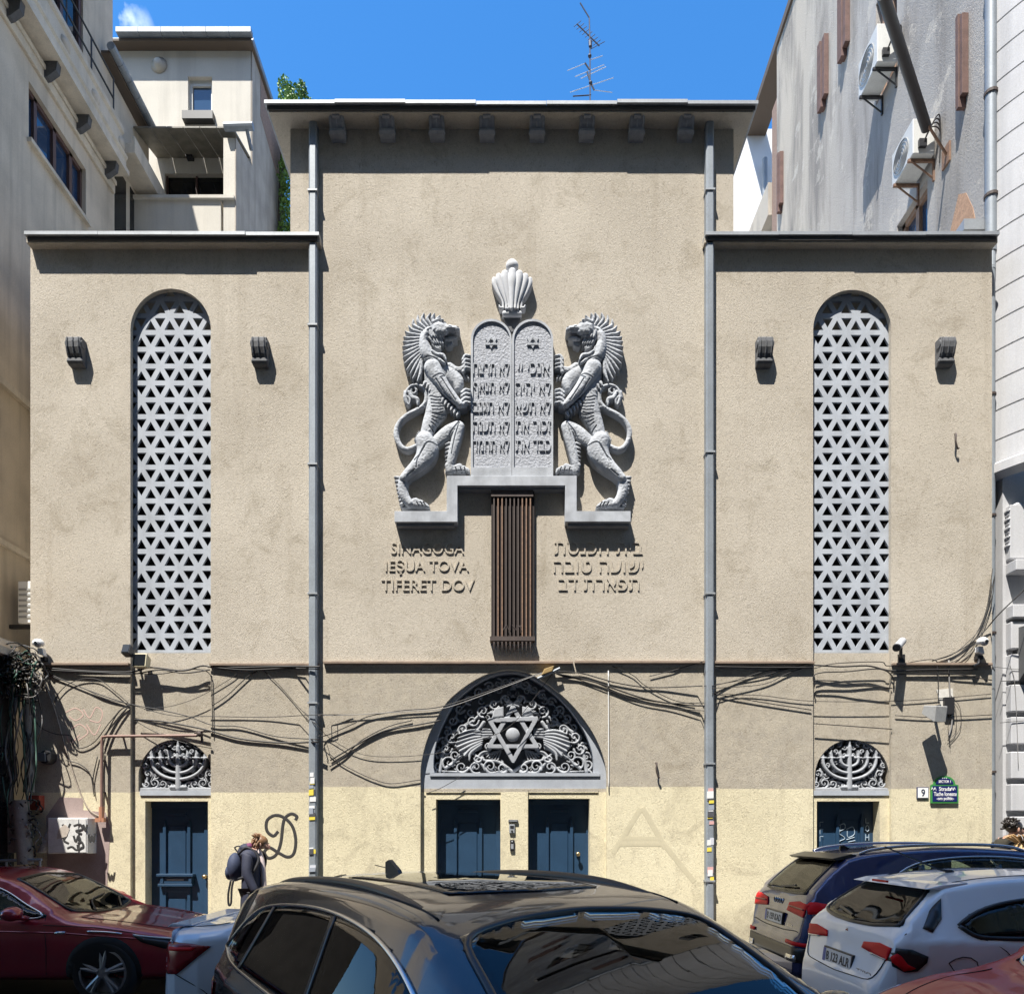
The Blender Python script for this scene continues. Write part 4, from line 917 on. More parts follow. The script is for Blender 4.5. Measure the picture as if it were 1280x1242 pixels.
# ------------------------------------------------------------------ right: tall grey gable house
GX = 6.8
def gable_mat():
    m, nt, b = nodes('gable_plaster'); g = nt.nodes.new('ShaderNodeNewGeometry'); sp = nt.nodes.new('ShaderNodeSeparateXYZ'); nt.links.new(g.outputs['Position'], sp.inputs[0])
    mpv = nt.nodes.new('ShaderNodeMapping'); mpv.inputs['Scale'].default_value = (1.4, 1.4, .22); nt.links.new(g.outputs['Position'], mpv.inputs[0])
    st = noise_node(nt, 1.0, 8, mpv.outputs[0], .3, .65); bg2 = noise_node(nt, .5, 6, g.outputs['Position']); fn = noise_node(nt, 30, 6, g.outputs['Position'], 1)
    gl = nt.nodes.new('ShaderNodeMapRange'); gl.inputs[1].default_value = 14.0; gl.inputs[2].default_value = 17.5; nt.links.new(sp.outputs['Y'], gl.inputs[0])
    a = ramp(nt, bg2.outputs['Fac'], [(.3, (.25, .24, .23)), (.7, (.40, .38, .355))]).outputs[0]
    col = mixrgb(nt, gl.outputs[0], a, (0.45, 0.40, 0.33))
    s = ramp(nt, st.outputs['Fac'], [(.46, (0, 0, 0)), (.64, (.85, .85, .85))]).outputs[0]
    col = mixrgb(nt, s, col, (.17, .155, .14))
    pl_ = ramp(nt, noise_node(nt, 1.3, 10, g.outputs['Position'], 0.15, .72).outputs['Fac'], [(.57, (0, 0, 0)), (.61, (.55, .55, .55))]).outputs[0]
    col = mixrgb(nt, pl_, col, (.50, .46, .40))
    nt.links.new(col, b.inputs['Base Color']); b.inputs['Roughness'].default_value = .95; bump(nt, b, fn.outputs['Fac'], .6, .02); return m
M_GAB = gable_mat()
gb = thing('gable_house', 'tall grey streaked plaster gable right of the synagogue with iron anchors and air conditioners', 'building', (GX, 11, 0))
m = MB()
wins = [(12.05, 13.0, 10.6, 12.45), (13.0, 13.75, 15.3, 17.2)]
m.prism([(10.5, 0), (18.9, 0), (18.9, 21.88), (10.5, 22.1)], GX, GX + .3, [[(a, c), (b, c), (b, d), (a, d)] for a, b, c, d in wins], axis='x')
m.box(GX + .002, GX + 3, 10.5, 10.7, 9, 22.1)
m.build('gable_wall', M_GAB, gb)
for a, b, c, d in wins:
    w = MB().box(GX + .16, GX + .2, a, b, c, d).build('window', plain('blue_pane', (0.03, 0.06, 0.11), .05), gb)
    m = MB(); m.box(GX + .1, GX + .16, a, a + .09, c, d); m.box(GX + .1, GX + .16, b - .09, b, c, d); m.box(GX + .1, GX + .16, (a + b) / 2 - .05, (a + b) / 2 + .05, c, d); m.box(GX + .1, GX + .16, a, b, d - .09, d); m.build('frame', weathered('peeling_frame', (0.34, 0.22, 0.15), .6, 9, .7), w)
for y, z0, z1, ww in ((16.0, 17.45, 18.9, .40), (15.0, 17.5, 19.2, .40), (11.05, 12.6, 13.95, .19), (18.55, 17.35, 18.8, .25)):
    m = MB(); m.box(GX - .10, GX - .002, y - ww / 2, y - ww / 6, z0 + .15, z1); m.box(GX - .12, GX - .002, y - ww / 6 + .002, y + ww / 6 - .002, z0, z1 - .1); m.box(GX - .09, GX - .002, y + ww / 6, y + ww / 2, z0 - .1 + .2, z1 + .12)
    m.build('wall_anchor', weathered('anchor_rust', (0.15, 0.085, 0.07), .55, 8, .85, .4), gb, bevel=.006)
m = MB(); m.prism([(10.75, 10.55), (11.35, 10.6), (11.45, 11.0), (11.2, 11.45), (11.02, 11.32), (10.85, 10.95)], GX - .006, GX + .01, axis='x'); m.build('brick_patch', weathered('patch_brick', (0.44, 0.27, 0.17), .55, 14, .9, .6, .01, 40), gb)
m = MB(); m.prism([(10.5, 10.35), (11.5, 10.35), (11.5, 10.42), (10.5, 10.5)], GX - .35, GX - .002, axis='x'); m.build('flashing', M_SHEET, gb)
m = MB(); m.prism([(10.3, 22.05), (21.2, 21.8), (21.2, 22.0), (10.3, 22.25)], GX - .05, GX + .5, axis='x'); m.build('roof_edge', plain('old_wood', (0.1, .075, .055), .8), gb)
m = MB(); m.box(GX, GX + .12, 18.9, 19.25, 17, 20.6); m.build('brick_edge', weathered('bare_brick', (0.30, 0.20, 0.15), .6, 20, .9, .5), gb)
m = MB(); m.tube([(GX - .06, 10.36, 0.1), (GX - .06, 10.36, 9.7)], .055, 12); m.tube([(GX - .02, 10.42, 9.95), (GX - .02, 10.42, 22)], .075, 14); m.tube([(GX - .06, 10.36, 9.65), (GX - .02, 10.42, 9.97)], .06, 12)
dp = m.build('drainpipe', M_ZINC, gb, smooth='auto')
m = MB()
for z in (12.2, 10.75, 13.9): m.lathe([(.076, -.02), (.09, -.02), (.09, .02), (.076, .02)], (GX - .02, 10.42, z), 'z', 14)
for z in (2.6, 4.55, 6.2, 7.9): m.lathe([(.056, -.015), (.068, -.015), (.068, .015), (.056, .015)], (GX - .06, 10.36, z), 'z', 14)
m.build('pipe_collar', M_BROWN, dp)
# loggias at the far end and the white wall beyond
m = MB()
for z in (14.9, 17.9):
    m.box(GX - .10, GX + .1, 19.26, 21.0, z, z + .85); m.box(GX + .1, GX + 2, 19.26, 21.0, z, z + .18)
m.build('loggia', M_GAB, gb)
wh = thing('white_house', 'white rendered wall glimpsed between the synagogue roof and the grey gable', 'house', (7.5, 21.2, 0))
MB().box(X(880, 21.2), X(1010, 21.2), 21.2, 22.5, 0, 22).build('wall', weathered('white_render', (0.74, 0.74, 0.74), .9, 1, .9, .2), wh)
MB().tube([(X(957, 21.0), 21.05, 12), (X(957, 21.0), 21.05, 21)], .07, 10).build('drainpipe', M_ZINC, wh, smooth='auto')

# far right: house with curved stone bay
rb = thing('stone_house', 'white stone house at the right edge with curved bay over rusticated ground floor', 'building', (7.6, 10.3, 0))
M_RS = weathered('white_stone', (0.52, 0.52, 0.53), .85, 2, .85, .3, .003, 60, 0, .25)
def baywall(z0, z1, name):
    m = MB(); c = (8.6, 11.3); r = 2.0; n = 30; A0, A1 = R(204), R(300)
    nz_ = int((z1 - z0) / .42); prof = []
    for k in range(nz_):
        a = z0 + .42 * k; prof += [(0, a + .012), (0, a + .408), (-.02, a + .412), (-.02, a + .428)]
    vs = []; 
    for d_, z in prof:
        for k in range(n + 1):
            t = A0 + (A1 - A0) * k / n; vs.append((c[0] + (r + d_) * math.cos(t), c[1] + (r + d_) * math.sin(t), z))
    N = n + 1; m.add(vs, [(i * N + k, i * N + k + 1, (i + 1) * N + k + 1, (i + 1) * N + k) for i in range(len(prof) - 1) for k in range(n)])
    return m.build(name, M_RS, rb, fix=True)
baywall(6.85, 17.4, 'curved_bay')
m = MB(); m.box(6.88, 9.5, 10.32, 10.6, 0, 6.85); m.build('wall', M_RS, rb)
m = MB(); m.lathe([(2.0, 6.70), (2.1, 6.78), (2.1, 6.9), (2.02, 6.95)], (8.6, 11.3, 0), 'z', 60); m.build('bay_moulding', M_RS, rb)
m = MB()
for k, z in enumerate((0.75, 1.1, 1.55, 2.0, 2.45, 2.93, 3.38, 3.8, 4.25)): m.box(6.92, 9.5, 10.20, 10.318, z + .045, z + (.42 if k > 1 else .33))
m.build('rusticated_course', M_RS, rb, bevel=.012)
m = MB(); m.box(6.92, 9.5, 10.1, 10.318, 5.35, 5.5); m.box(6.92, 9.5, 10.16, 10.318, 4.72, 4.9); m.box(6.92, 7.12, 10.22, 10.318, 5.55, 6.3); m.build('moulding', M_RS, rb, bevel=.01)
f = Field(1262, 1310, 624, 682, .6)
for k in range(5):
    y = 632 + k * 11; f.stroke([(1264, y + 4), (1275, y - 3), (1286, y + 3), (1308, y - 2)], [2.2, 3.2, 2.6, 1.5], 5, 3, smooth=5); f.stroke([(1264, y + 9), (1280, y + 4), (1305, y + 8)], [1.4, 2, 1], 4, 2, smooth=5)
f.build('frieze_panel', M_RS, rb, 10.31)
m = MB(); m.prism([(10.31, 4.6), (9.75, 4.55), (9.75, 4.45), (9.9, 4.1), (10.31, 3.75)], 7.02, 8.2, axis='x'); m.build('balcony_console', plain('console_dark', (0.10, 0.10, 0.10), .8), rb)
MB().box(6.95, 9.0, 10.19, 10.25, 0.1, 1.62).build('shop_window', M_GLASSDARK, rb)

# opposite side of the street, behind the photographer: its shadow lies over the parked cars
OY, OH = -3.2, 28.6
op = thing('opposite_house', 'tall ochre apartment block across the street, its shade over the parked cars', 'building', (0, OY, 0))
m = MB(); m.box(-45, 40, OY - 9, OY, 0, OH); m.build('wall', weathered('ochre_plaster', (0.22, 0.185, 0.14), .8, 1, .9, .2), op)
m = MB(); m.box(-45, 40, OY - 9, OY + .35, OH, OH + .25); m.build('eave', M_ZINC, op)
for k in range(18):
    x = -30 + k * 3.6
    m = MB()
    for fl in range(8): m.box(x, x + 1.4, OY - .03, OY + .012, .9 + fl * 3.4, 3.0 + fl * 3.4)
    m.build('window_column', M_GLASSDARK, op)
    if k % 2:
        m = MB()
        for fl in range(1, 8): m.box(x - .5, x + 1.9, OY + .013, OY + .7, .6 + fl * 3.4, .75 + fl * 3.4); m.box(x - .5, x + 1.9, OY + .62, OY + .7, .75 + fl * 3.4, 1.6 + fl * 3.4)
        m.build('balcony', plain('balcony_pale', (0.42, 0.40, 0.36), .8), op)

# ------------------------------------------------------------------ things fixed to the neighbours
def ac_unit(x0, x1, y0, y1, z0, z1, label, rusty):
    t = thing('air_conditioner', label, 'air conditioner', (x1, y0, z0), 'air conditioner outdoor units')
    b = MB(); b.box(x0, x1 - .05, y0, y1, z0, z1); bd_ = b.build('casing', weathered('ac_white', (0.60, 0.60, 0.57), .8, 5, .5, .1), t, bevel=.012)
    m = MB(); yc, zc, r = (y0 * .45 + y1 * .55), (z0 + z1) / 2, (z1 - z0) * .40
    for k in range(5): m.lathe([(r * (k + 1) / 5 - .006, -.012), (r * (k + 1) / 5 + .006, -.012), (r * (k + 1) / 5 + .006, .0), (r * (k + 1) / 5 - .006, .0)], (x0, yc, zc), 'x', 28)
    m.build('fan_guard', plain('guard_grey', (0.30, 0.30, 0.29), .5), t)
    m = MB(); m.box(x0 + .08, x0 + .2, y0 - .05, y0, z0 + .08, z0 + .2); m.build('valve_cover', M_BLACK, t)
    m = MB()
    for y in (y0 + .1, y1 - .1):
        m.box(x0 - .03, x1, y - .018, y + .018, z0 - .05, z0 - .008); m.tube([(x0 + .05, y, z0 - .05), (x1, y, z0 - .32)], .014, 6); m.box(x1 - .03, x1, y - .018, y + .018, z0 - .35, z0 - .05)
    m.build('bracket', M_RUST if rusty else M_BLACK, t)
    m = MB()
    for k in range(4): m.tube(spline([(x0 + .14, y0 - .03, z0 + .12), (x0 + .22 + .03 * k, y0 - .12, z0 + .3 + .06 * k), (x1 - .02, y0 - .1, z0 + .25 + .05 * k), (x1 - .01, y0 - .06, z0 - .2)], 6), .010, 6)
    m.build('hose', M_CABLE, t); return t
ac_unit(6.40, GX, 12.9, 13.6, 15.25, 15.92, 'white air conditioner high on the grey gable beside the upper window', False)
ac_unit(6.40, GX, 11.75, 12.4, 12.58, 13.14, 'white air conditioner on rusty brackets by the end of the black pole', True)
t = thing('air_conditioner', 'small white air conditioner behind the left edge of the synagogue wall', 'air conditioner', (-7.3, 10.7, 4.8), 'air conditioner outdoor units')
m = MB(); m.box(-7.22, -6.75, 10.75, 11.1, 4.80, 5.42); m.build('casing', M_WHITEP, t, bevel=.015)
m = MB(); m.box(-7.38, -6.8, 10.8, 10.84, 4.74, 4.798); m.build('bracket', M_BLACK, t)
m = MB()
for k in range(6): m.box(-7.2, -6.78, 10.74, 10.749, 4.88 + k * .08, 4.91 + k * .08)
m.build('grille', plain('guard_grey', (0.30, 0.30, 0.29), .5), t)
pl = thing('black_pole', 'thick black pole sticking out slantwise in front of the grey gable', 'pole', (6.6, 11.5, 12.4))
p0, p1 = W(1158, 160, 11.2), W(1103, -8, 9.25); dv = (p0 - p1).normalized()
m = MB(); m.tube([p1, p0], .073, 16); m.tube([p0, p0 + dv * .01], [.073, .06], 16); m.build('tube', plain('pole_black', (0.022, 0.018, 0.017), .5), pl, smooth='auto')
m = MB(); m.tube([p0 - dv * .25, Vector((GX, p0.y + .3, p0.z - .15))], .02, 8); m.box(GX - .03, GX, p0.y + .2, p0.y + .4, p0.z - .3, p0.z); m.build('wall_bracket', M_RUST, pl)

# roof aerial
YA = 12.0; A6 = lambda x, y: W(680 + x / 9.55, y / 9.55, YA)
an = thing('aerial', 'tall thin television aerial standing on the synagogue roof', 'aerial', tuple(W(738, 125, YA)))
M_AN = plain('aerial_grey', (0.05, 0.06, 0.09), .5, .3); M_ANL = plain('aerial_alu', (0.55, 0.58, 0.62), .4, .6)
m = MB(); m.tube([Vector((A6(555, 0).x, YA, 11.5)), A6(548, 500), A6(540, 220)], .011, 7); m.tube([A6(540, 215), A6(432, 38)], .010, 6); m.tube([A6(552, 495), A6(555, 560)], .03, 7); m.ball(A6(546, 670), .03); m.ball(A6(556, 990), .03); m.build('mast', M_AN, an)
def yagi(p, q, els, name):
    m = MB(); a, b = A6(*p), A6(*q); m.tube([a, b], .010, 6)
    for t_, e0, e1 in els:
        c = a.lerp(b, t_); d0 = A6(*e0) - A6(0, 0); d1 = A6(*e1) - A6(0, 0); m.tube([c + d0, c + d1], .005, 5)
    m.build(name, M_AN, an)
yagi((395, 290), (660, 550), [(k / 8, (-38, 32 - k), (48, -40)) for k in range(8)] + [(1.0, (-110, 42), (66, -52))], 'antenna_head')
m = MB()
for p, q in (((490, 755), (545, 835)), ((515, 860), (555, 990)), ((565, 1010), (600, 1078)), ((545, 1135), (560, 1130))): m.tube([A6(*p), A6(*q)], .013, 6)
m.tube([A6(345, 1150), A6(540, 1138)], .010, 5); m.build('lower_boom', M_AN, an)
for p, q in (((280, 845), (500, 755)), ((560, 715), (700, 668)), ((370, 918), (720, 775)), ((440, 940), (740, 800)), ((310, 1105), (830, 930)), ((600, 1078), (815, 1105))): MB().tube([A6(*p), A6(*q)], .0055, 5).build('dipole_rod', M_ANL, an)

# ivy on the rear house and on its roof edge
def leafmat(name, c):
    m, nt, b = nodes(name); oi = nt.nodes.new('ShaderNodeNewGeometry'); n = noise_node(nt, 2.5, 4, oi.outputs['Position'])
    r = ramp(nt, n.outputs['Fac'], [(.3, tuple(x * .55 for x in c)), (.7, c)]); nt.links.new(r.outputs[0], b.inputs['Base Color']); b.inputs['Roughness'].default_value = .55
    b.inputs['Subsurface Weight'].default_value = 0.0; return m
M_IVY = leafmat('ivy_leaf', (0.13, 0.26, 0.035))
def foliage(spots, n, size, seed):
    rng = random.Random(seed); m = MB()
    for (c, r, w) in spots:
        for _ in range(int(n * w)):
            while True:
                d = Vector((rng.uniform(-1, 1), rng.uniform(-1, 1), rng.uniform(-1, 1)))
                if .25 < d.length < 1: break
            p = Vector(c) + Vector((d.x * r[0], d.y * r[1], d.z * r[2])); a = rng.uniform(.5, 1.2) * size
            u = Vector((rng.gauss(0, 1), rng.gauss(0, 1), rng.gauss(0, 1))).normalized(); v = u.orthogonal().normalized(); v = Matrix.Rotation(rng.uniform(0, 6.28), 3, u) @ v; w_ = u.cross(v)
            m.add([p - v * a, p + w_ * a * .6 + u * a * .15, p + v * a, p - w_ * a * .6 + u * a * .15], [(0, 1, 2, 3)])
    return m
iv1 = thing('ivy_plant', 'green ivy climbing the rear house and bushing over its roof edge', 'ivy', (-5.3, 16.6, 10))
sp = [((-5.17, 16.9, 13.6 + k * .45), (.16 + .05 * math.sin(k * 2.1), .35, .4), 1.0) for k in range(9)] + [((-5.2, 17.3, 18.7), (.30, .45, .35), 2), ((-5.05, 17.5, 19.1), (.26, .35, .28), 1.6), ((-5.35, 17.4, 19.3), (.18, .3, .22), 1.0), ((-4.80, 17.5, 18.85), (.2, .3, .25), 1), ((-5.0, 17.5, 19.42), (.12, .2, .14), .5)]
foliage(sp, 300, .045, 3).build('leaves', M_IVY, iv1, fix=False)
m = MB()
for k in range(4): m.tube(spline([(-5.37, 16.7 + k * .12, 9.9), (-5.33, 16.8 + k * .1, 13), (-5.36, 16.9 + k * .1, 16), (-5.3, 17.1 + k * .1, 18.6)], 6), .02, 6)
m.build('stem', plain('ivy_stem', (0.08, 0.06, 0.04), .9), iv1)
# ------------------------------------------------------------------ vehicles: lofted body, parts projected on to it
M_TINT = plain('tinted_glass', (0.005, 0.006, 0.007), 0.01, 0, 0, 0.45)
M_ROOFG = plain('roof_glass', (0.005, 0.006, 0.007), 0.01, 0, 0, 0.45)
M_CHROME = plain('chrome', (0.55, 0.55, 0.56), 0.18, 1.0)
M_RUBBER = plain('tyre_rubber', (0.018, 0.018, 0.018), 0.85)
M_SEAM = plain('panel_gap', (0.008, 0.008, 0.008), 0.8)
M_TRIM = plain('black_trim', (0.012, 0.012, 0.013), 0.35)
M_LENSR = plain('red_lens', (0.58, 0.010, 0.015), 0.45, 0, 0, .15)
M_LENSD = plain('dark_red_lens', (0.20, 0.004, 0.008), 0.25, 0, 0, .4)
M_RIM = plain('alloy', (0.32, 0.32, 0.33), 0.35, .8)
M_LAMPC = plain('lamp_clear', (0.35, 0.36, 0.38), 0.05, .3, 1.0)
M_PLATE = plain('plate_white', (0.62, 0.62, 0.60), 0.45); M_PBLUE = plain('plate_blue', (0.02, 0.06, 0.3), .4); M_PBLK = plain('plate_ink', (0.02, 0.02, 0.02), .5)

def glass_mat():
    m = bpy.data.materials.new('car_glass'); m.use_nodes = True; nt = m.node_tree; nt.nodes.clear()
    o = nt.nodes.new('ShaderNodeOutputMaterial'); t = nt.nodes.new('ShaderNodeBsdfTransparent'); g = nt.nodes.new('ShaderNodeBsdfGlossy'); f = nt.nodes.new('ShaderNodeFresnel'); mx_ = nt.nodes.new('ShaderNodeMixShader')
    t.inputs[0].default_value = (.66, .72, .70, 1); g.inputs['Roughness'].default_value = .012; f.inputs[0].default_value = 1.48
    nt.links.new(f.outputs[0], mx_.inputs[0]); nt.links.new(t.outputs[0], mx_.inputs[1]); nt.links.new(g.outputs[0], mx_.inputs[2]); nt.links.new(mx_.outputs[0], o.inputs[0]); return m
M_GLASS = glass_mat(); M_SEAT = weathered('seat_cloth', (0.10, 0.10, 0.105), .6, 12, .8, .3); M_CABIN = plain('cabin_dark', (0.05, 0.05, 0.052), .7)
def inside_poly(pts, a, b):
    c = np.zeros(a.shape, bool); n = len(pts)
    for i in range(n):
        (ax, ay), (bx, by) = pts[i], pts[(i + 1) % n]; c ^= ((ay > b) != (by > b)) & (a < (bx - ax) * (b - ay) / ((by - ay) or 1e-9) + ax)
    return c
CARS = []
class Car:
    """local axes: x forward from the rear bumper, y to the car's left, z up"""
    def __init__(s, name, label, cat, loc, yaw, spec, paint, group=None):
        s.root = thing(name, label, cat, (0, 0, 0), group, world=False); s.sp = spec; s.paint = paint
        s.root.location = (loc[0], loc[1], 0.0); s.root.rotation_euler = (0, 0, yaw); s.cuts = []; s.loft(); CARS.append(s)
    def prof(s, key, x):
        q = s.sp[key]; xs = [p[0] for p in q]; return float(np.interp(x, xs, [p[1] for p in q]))
    def loft(s):
        sp = s.sp; L = sp['L']; Wd = sp['W'] / 2
        top = spline(sp['top'], 10); tx = np.array([p[0] for p in top]); tz = np.array([p[1] for p in top]); tx = np.maximum.accumulate(tx + np.arange(len(tx)) * 1e-6)
        s.topx, s.topz = tx, tz
        xs = np.unique(np.concatenate([tx, np.linspace(0, L, 170), [0.001, 0.004, .01, .02, .035, L - .035, L - .02, L - .01, L - .004]])); xs = xs[(xs >= 0) & (xs <= L)]
        NR = 64; rings = []
        for x in xs:
            zt = float(np.interp(x, tx, tz)); zb = min(s.prof('belt', x), zt - .035); pl = s.prof('plan', x); w = Wd * pl; z0 = sp.get('sill', .22)
            z0 = s.prof('under', x) if 'under' in sp else z0
            z0 = min(z0, zt - .12); tum = s.prof('roofw', x) * Wd
            gh = max(0.0, zt - zb - .035)                         # greenhouse height
            k = min(1.0, gh / .25); wr = (w * .93) * (1 - k) + min(tum, w) * k
            zr = zb + (zt - zb) * (.86 if gh > .1 else .62)
            cr = [(w * .80, z0), (w * .95, z0 + .06), (w * .985, z0 + (zb - z0) * .35), (w * 1.0, z0 + (zb - z0) * .66), (w * .985, zb - .03), (w * .962, zb + .005)]
            if gh > .1: cr += [(w * .962 * .45 + wr * .55 + .012, zb + (zr - zb) * .5), (wr, zr), (wr * .965, zr + (zt - zr) * .42), (wr * .82, zr + (zt - zr) * .76)]
            else: cr += [(w * .935, zb + (zt - zb) * .45), (w * .87, zb + (zt - zb) * .72), (w * .72, zb + (zt - zb) * .9), (w * .5, zb + (zt - zb) * .97)]
            cr += [(w * .25 if gh <= .1 else wr * .38, zt - .006), (0, zt)]
            q = np.array(spline(cr, 9)); d = np.r_[0, np.cumsum(np.hypot(*np.diff(q, axis=0).T))]; t = np.linspace(0, d[-1], NR)
            y = np.interp(t, d, q[:, 0]); z = np.interp(t, d, q[:, 1]); rings.append((x, np.maximum(y, 0), z))
        m = MB(); N = 2 * NR - 1
        for x, y, z in rings:
            for i in range(NR): m.v.append((x, -y[i], z[i]))
            for i in range(NR - 2, -1, -1): m.v.append((x, y[i], z[i]))
        n = len(rings); f = [(i * N + k, (i + 1) * N + k, (i + 1) * N + k + 1, i * N + k + 1) for i in range(n - 1) for k in range(N - 1)]
        f += [(i * N + N - 1, (i + 1) * N + N - 1, (i + 1) * N, i * N) for i in range(n - 1)]
        f += [tuple(range(N)), tuple((n - 1) * N + k for k in range(N))[::-1]]
        m.f = f; m.mi = [0] * len(f)
        s.body = m.build('body', s.paint, s.root, smooth=True)
        bm = bmesh.new(); bm.from_mesh(s.body.data)
        for e in bm.edges:
            if len(e.link_faces) == 2 and e.calc_face_angle(0) > R(50): e.smooth = False
        bm.to_mesh(s.body.data); s.bvh = BVHTree.FromBMesh(bm); bm.free()
    def hit(s, a, b, view):
        if view == 'R': o, d = Vector((a, -3, b)), Vector((0, 1, 0))
        elif view == 'L': o, d = Vector((a, 3, b)), Vector((0, -1, 0))
        elif view == 'T': o, d = Vector((a, b, 4)), Vector((0, 0, -1))
        elif view == 'B': o, d = Vector((-3, a, b)), Vector((1, 0, 0))
        elif view == 'F': o, d = Vector((s.sp['L'] + 3, a, b)), Vector((-1, 0, 0))
        h = s.bvh.ray_cast(o, d)
        if h[0] is None: return None
        nn = h[1]
        if nn.dot(d) > 0: nn = -nn
        return h[0], nn
    def patch(s, name, pts, view, mat, off=.004, smooth=0, res=.06, parent=None):
        """a panel (window, lamp, plate ...) cut as an outline in one view and laid on the body"""
        if smooth: pts = [(p[0], p[1]) for p in spline(list(pts) + [pts[0]], smooth)][:-1]
        if mat is M_TINT: s.cuts.append((list(pts), view)); mat = M_GLASS
        dense = []
        for i in range(len(pts)):
            a, b = np.array(pts[i]), np.array(pts[(i + 1) % len(pts)]); k = max(1, int(np.linalg.norm(b - a) / res))
            dense += [tuple(a + (b - a) * j / k) for j in range(k)]
        bm = bmesh.new(); vs = [bm.verts.new((p[0], p[1], 0)) for p in dense]; bm.faces.new(vs)
        bmesh.ops.triangulate(bm, faces=bm.faces[:])
        for _ in range(5):
            es = [e for e in bm.edges if e.calc_length() > res * 1.5]
            if not es: break
            bmesh.ops.subdivide_edges(bm, edges=es, cuts=1); bmesh.ops.triangulate(bm, faces=[f for f in bm.faces if len(f.verts) > 3])
        bad = []
        for v in bm.verts:
            h = s.hit(v.co.x, v.co.y, view)
            if h is None: bad.append(v); continue
            v.co = h[0] + h[1] * off
        bmesh.ops.delete(bm, geom=bad, context='VERTS')
        bmesh.ops.recalc_face_normals(bm, faces=bm.faces)
        me = bpy.data.meshes.new(name); bm.to_mesh(me); bm.free(); me.materials.append(mat); me.polygons.foreach_set('use_smooth', [True] * len(me.polygons))
        o = bpy.data.objects.new(name, me); COL.objects.link(o); o.parent = parent or s.root
        so = o.modifiers.new('thickness', 'SOLIDIFY'); so.thickness = .006; so.offset = 0; return o
    def line(s, name, pts, view, r, mat, off=.002, closed=False, smooth=0, parent=None, mb=None):
        if closed: pts = list(pts) + [pts[0]]
        if smooth: pts = [(p[0], p[1]) for p in spline(pts, smooth)]
        out = []
        for i in range(len(pts) - 1):
            a, b = np.array(pts[i]), np.array(pts[i + 1]); k = max(1, int(np.linalg.norm(b - a) / .05)); out += [a + (b - a) * j / k for j in range(k)]
        out.append(np.array(pts[-1])); q = []
        for p in out:
            h = s.hit(p[0], p[1], view)
            if h: q.append(h[0] + h[1] * off)
        for _ in range(3): q = [q[0]] + [(q[i - 1] + q[i] * 2 + q[i + 1]) / 4 for i in range(1, len(q) - 1)] + [q[-1]] if len(q) > 4 else q
        m = mb or MB()
        if len(q) > 1: m.tube(q, r, 6)
        if mb is None:
            o = m.build(name, mat, None, smooth=True); o.parent = parent or s.root; return o
    def part(s, mb, name, mat, parent=None, **k):
        o = mb.build(name, mat, None, **k); o.parent = parent or s.root; return o
    def finish(s, front_x, roof, belt, wide):
        """open the body behind the glass and furnish the cabin"""
        me = s.body.data; me.materials.append(M_SEAM); V = np.array([tuple(v.co) for v in me.vertices]); kill = []
        inn = [(inside_poly(p, *{'R': (V[:, 0], V[:, 2]), 'L': (V[:, 0], V[:, 2]), 'T': (V[:, 0], V[:, 1]), 'B': (V[:, 1], V[:, 2])}[vw]), vw) for p, vw in s.cuts]
        for f in me.polygons:
            ix = list(f.vertices); n = f.normal; c = f.center
            for (m_, vw), (pg, _v) in zip(inn, s.cuts):
                cc_ = {'R': (c.x, c.z), 'L': (c.x, c.z), 'T': (c.x, c.y), 'B': (c.y, c.z)}[vw]
                if len(ix) <= 4 and m_[ix].any() and ((vw == 'R' and c.y < -.25) or (vw == 'L' and c.y > .25) or (vw == 'T' and abs(n.z) > .1 and c.z > belt - .12) or (vw == 'B' and c.x < s.sp['L'] * .3)):
                    if m_[ix].all(): kill.append(f.index)
                    elif inside_poly(pg, np.array([cc_[0]]), np.array([cc_[1]]))[0]: f.material_index = 1
                    break
        bm = bmesh.new(); bm.from_mesh(me); bm.faces.ensure_lookup_table(); bmesh.ops.delete(bm, geom=[bm.faces[i] for i in kill], context='FACES'); bm.to_mesh(me); bm.free()
        sh = roof - .30
        def seat(x, y, w, name):
            m = MB(); m.prism([(x - .05, .45), (x + .48, .50), (x + .50, .60), (x + .02, .62), (x - .16, sh - .02), (x - .24, sh), (x - .30, sh - .04), (x - .14, .5)], y - w / 2, y + w / 2, axis='y'); o = s.part(m, name, M_SEAT, bevel=.03)
            for k in ((0,) if w < .6 else (-.36, .36)):
                h = MB(); h.box(x - .30, x - .21, y + k - .12, y + k + .12, sh + .04, sh + .19); h.box(x - .265, x - .25, y + k - .06, y + k - .045, sh - .02, sh + .05); h.box(x - .265, x - .25, y + k + .045, y + k + .06, sh - .02, sh + .05); s.part(h, 'head_rest', M_SEAT, o, bevel=.025)
        for sg in (-1, 1): seat(front_x, sg * .36, .48, 'seat')
        seat(front_x - .85, 0, wide, 'rear_seat')
        m = MB(); m.prism([(front_x + .75, belt - .28), (front_x + .72, belt - .10), (front_x + .85, belt - .04), (front_x + 1.15, belt - .06), (front_x + 1.2, belt - .28)], -wide / 2, wide / 2, axis='y'); s.part(m, 'dashboard', M_CABIN, bevel=.02)
        m = MB(); m.lathe([(.165, -.014), (.185, 0), (.165, .014), (.150, 0)], (0, 0, 0), 'x', 28); m.tube([(0, -.15, 0), (0, .15, 0)], .016, 6); m.v = [(front_x + .60 + a + c_ * .35, b + .36, belt - .06 + c_) for a, b, c_ in m.v]; s.part(m, 'steering_wheel', M_CABIN, smooth=True)
        m = MB(); m.box(front_x - 1.6, front_x + 1.1, -wide / 2 - .06, wide / 2 + .06, .32, .36); s.part(m, 'cabin_floor', M_CABIN)
        m = MB(); m.box(front_x + .42, front_x + .45, -.11, .11, roof - .17, roof - .10); s.part(m, 'rear_view_mirror', M_CABIN, bevel=.01)
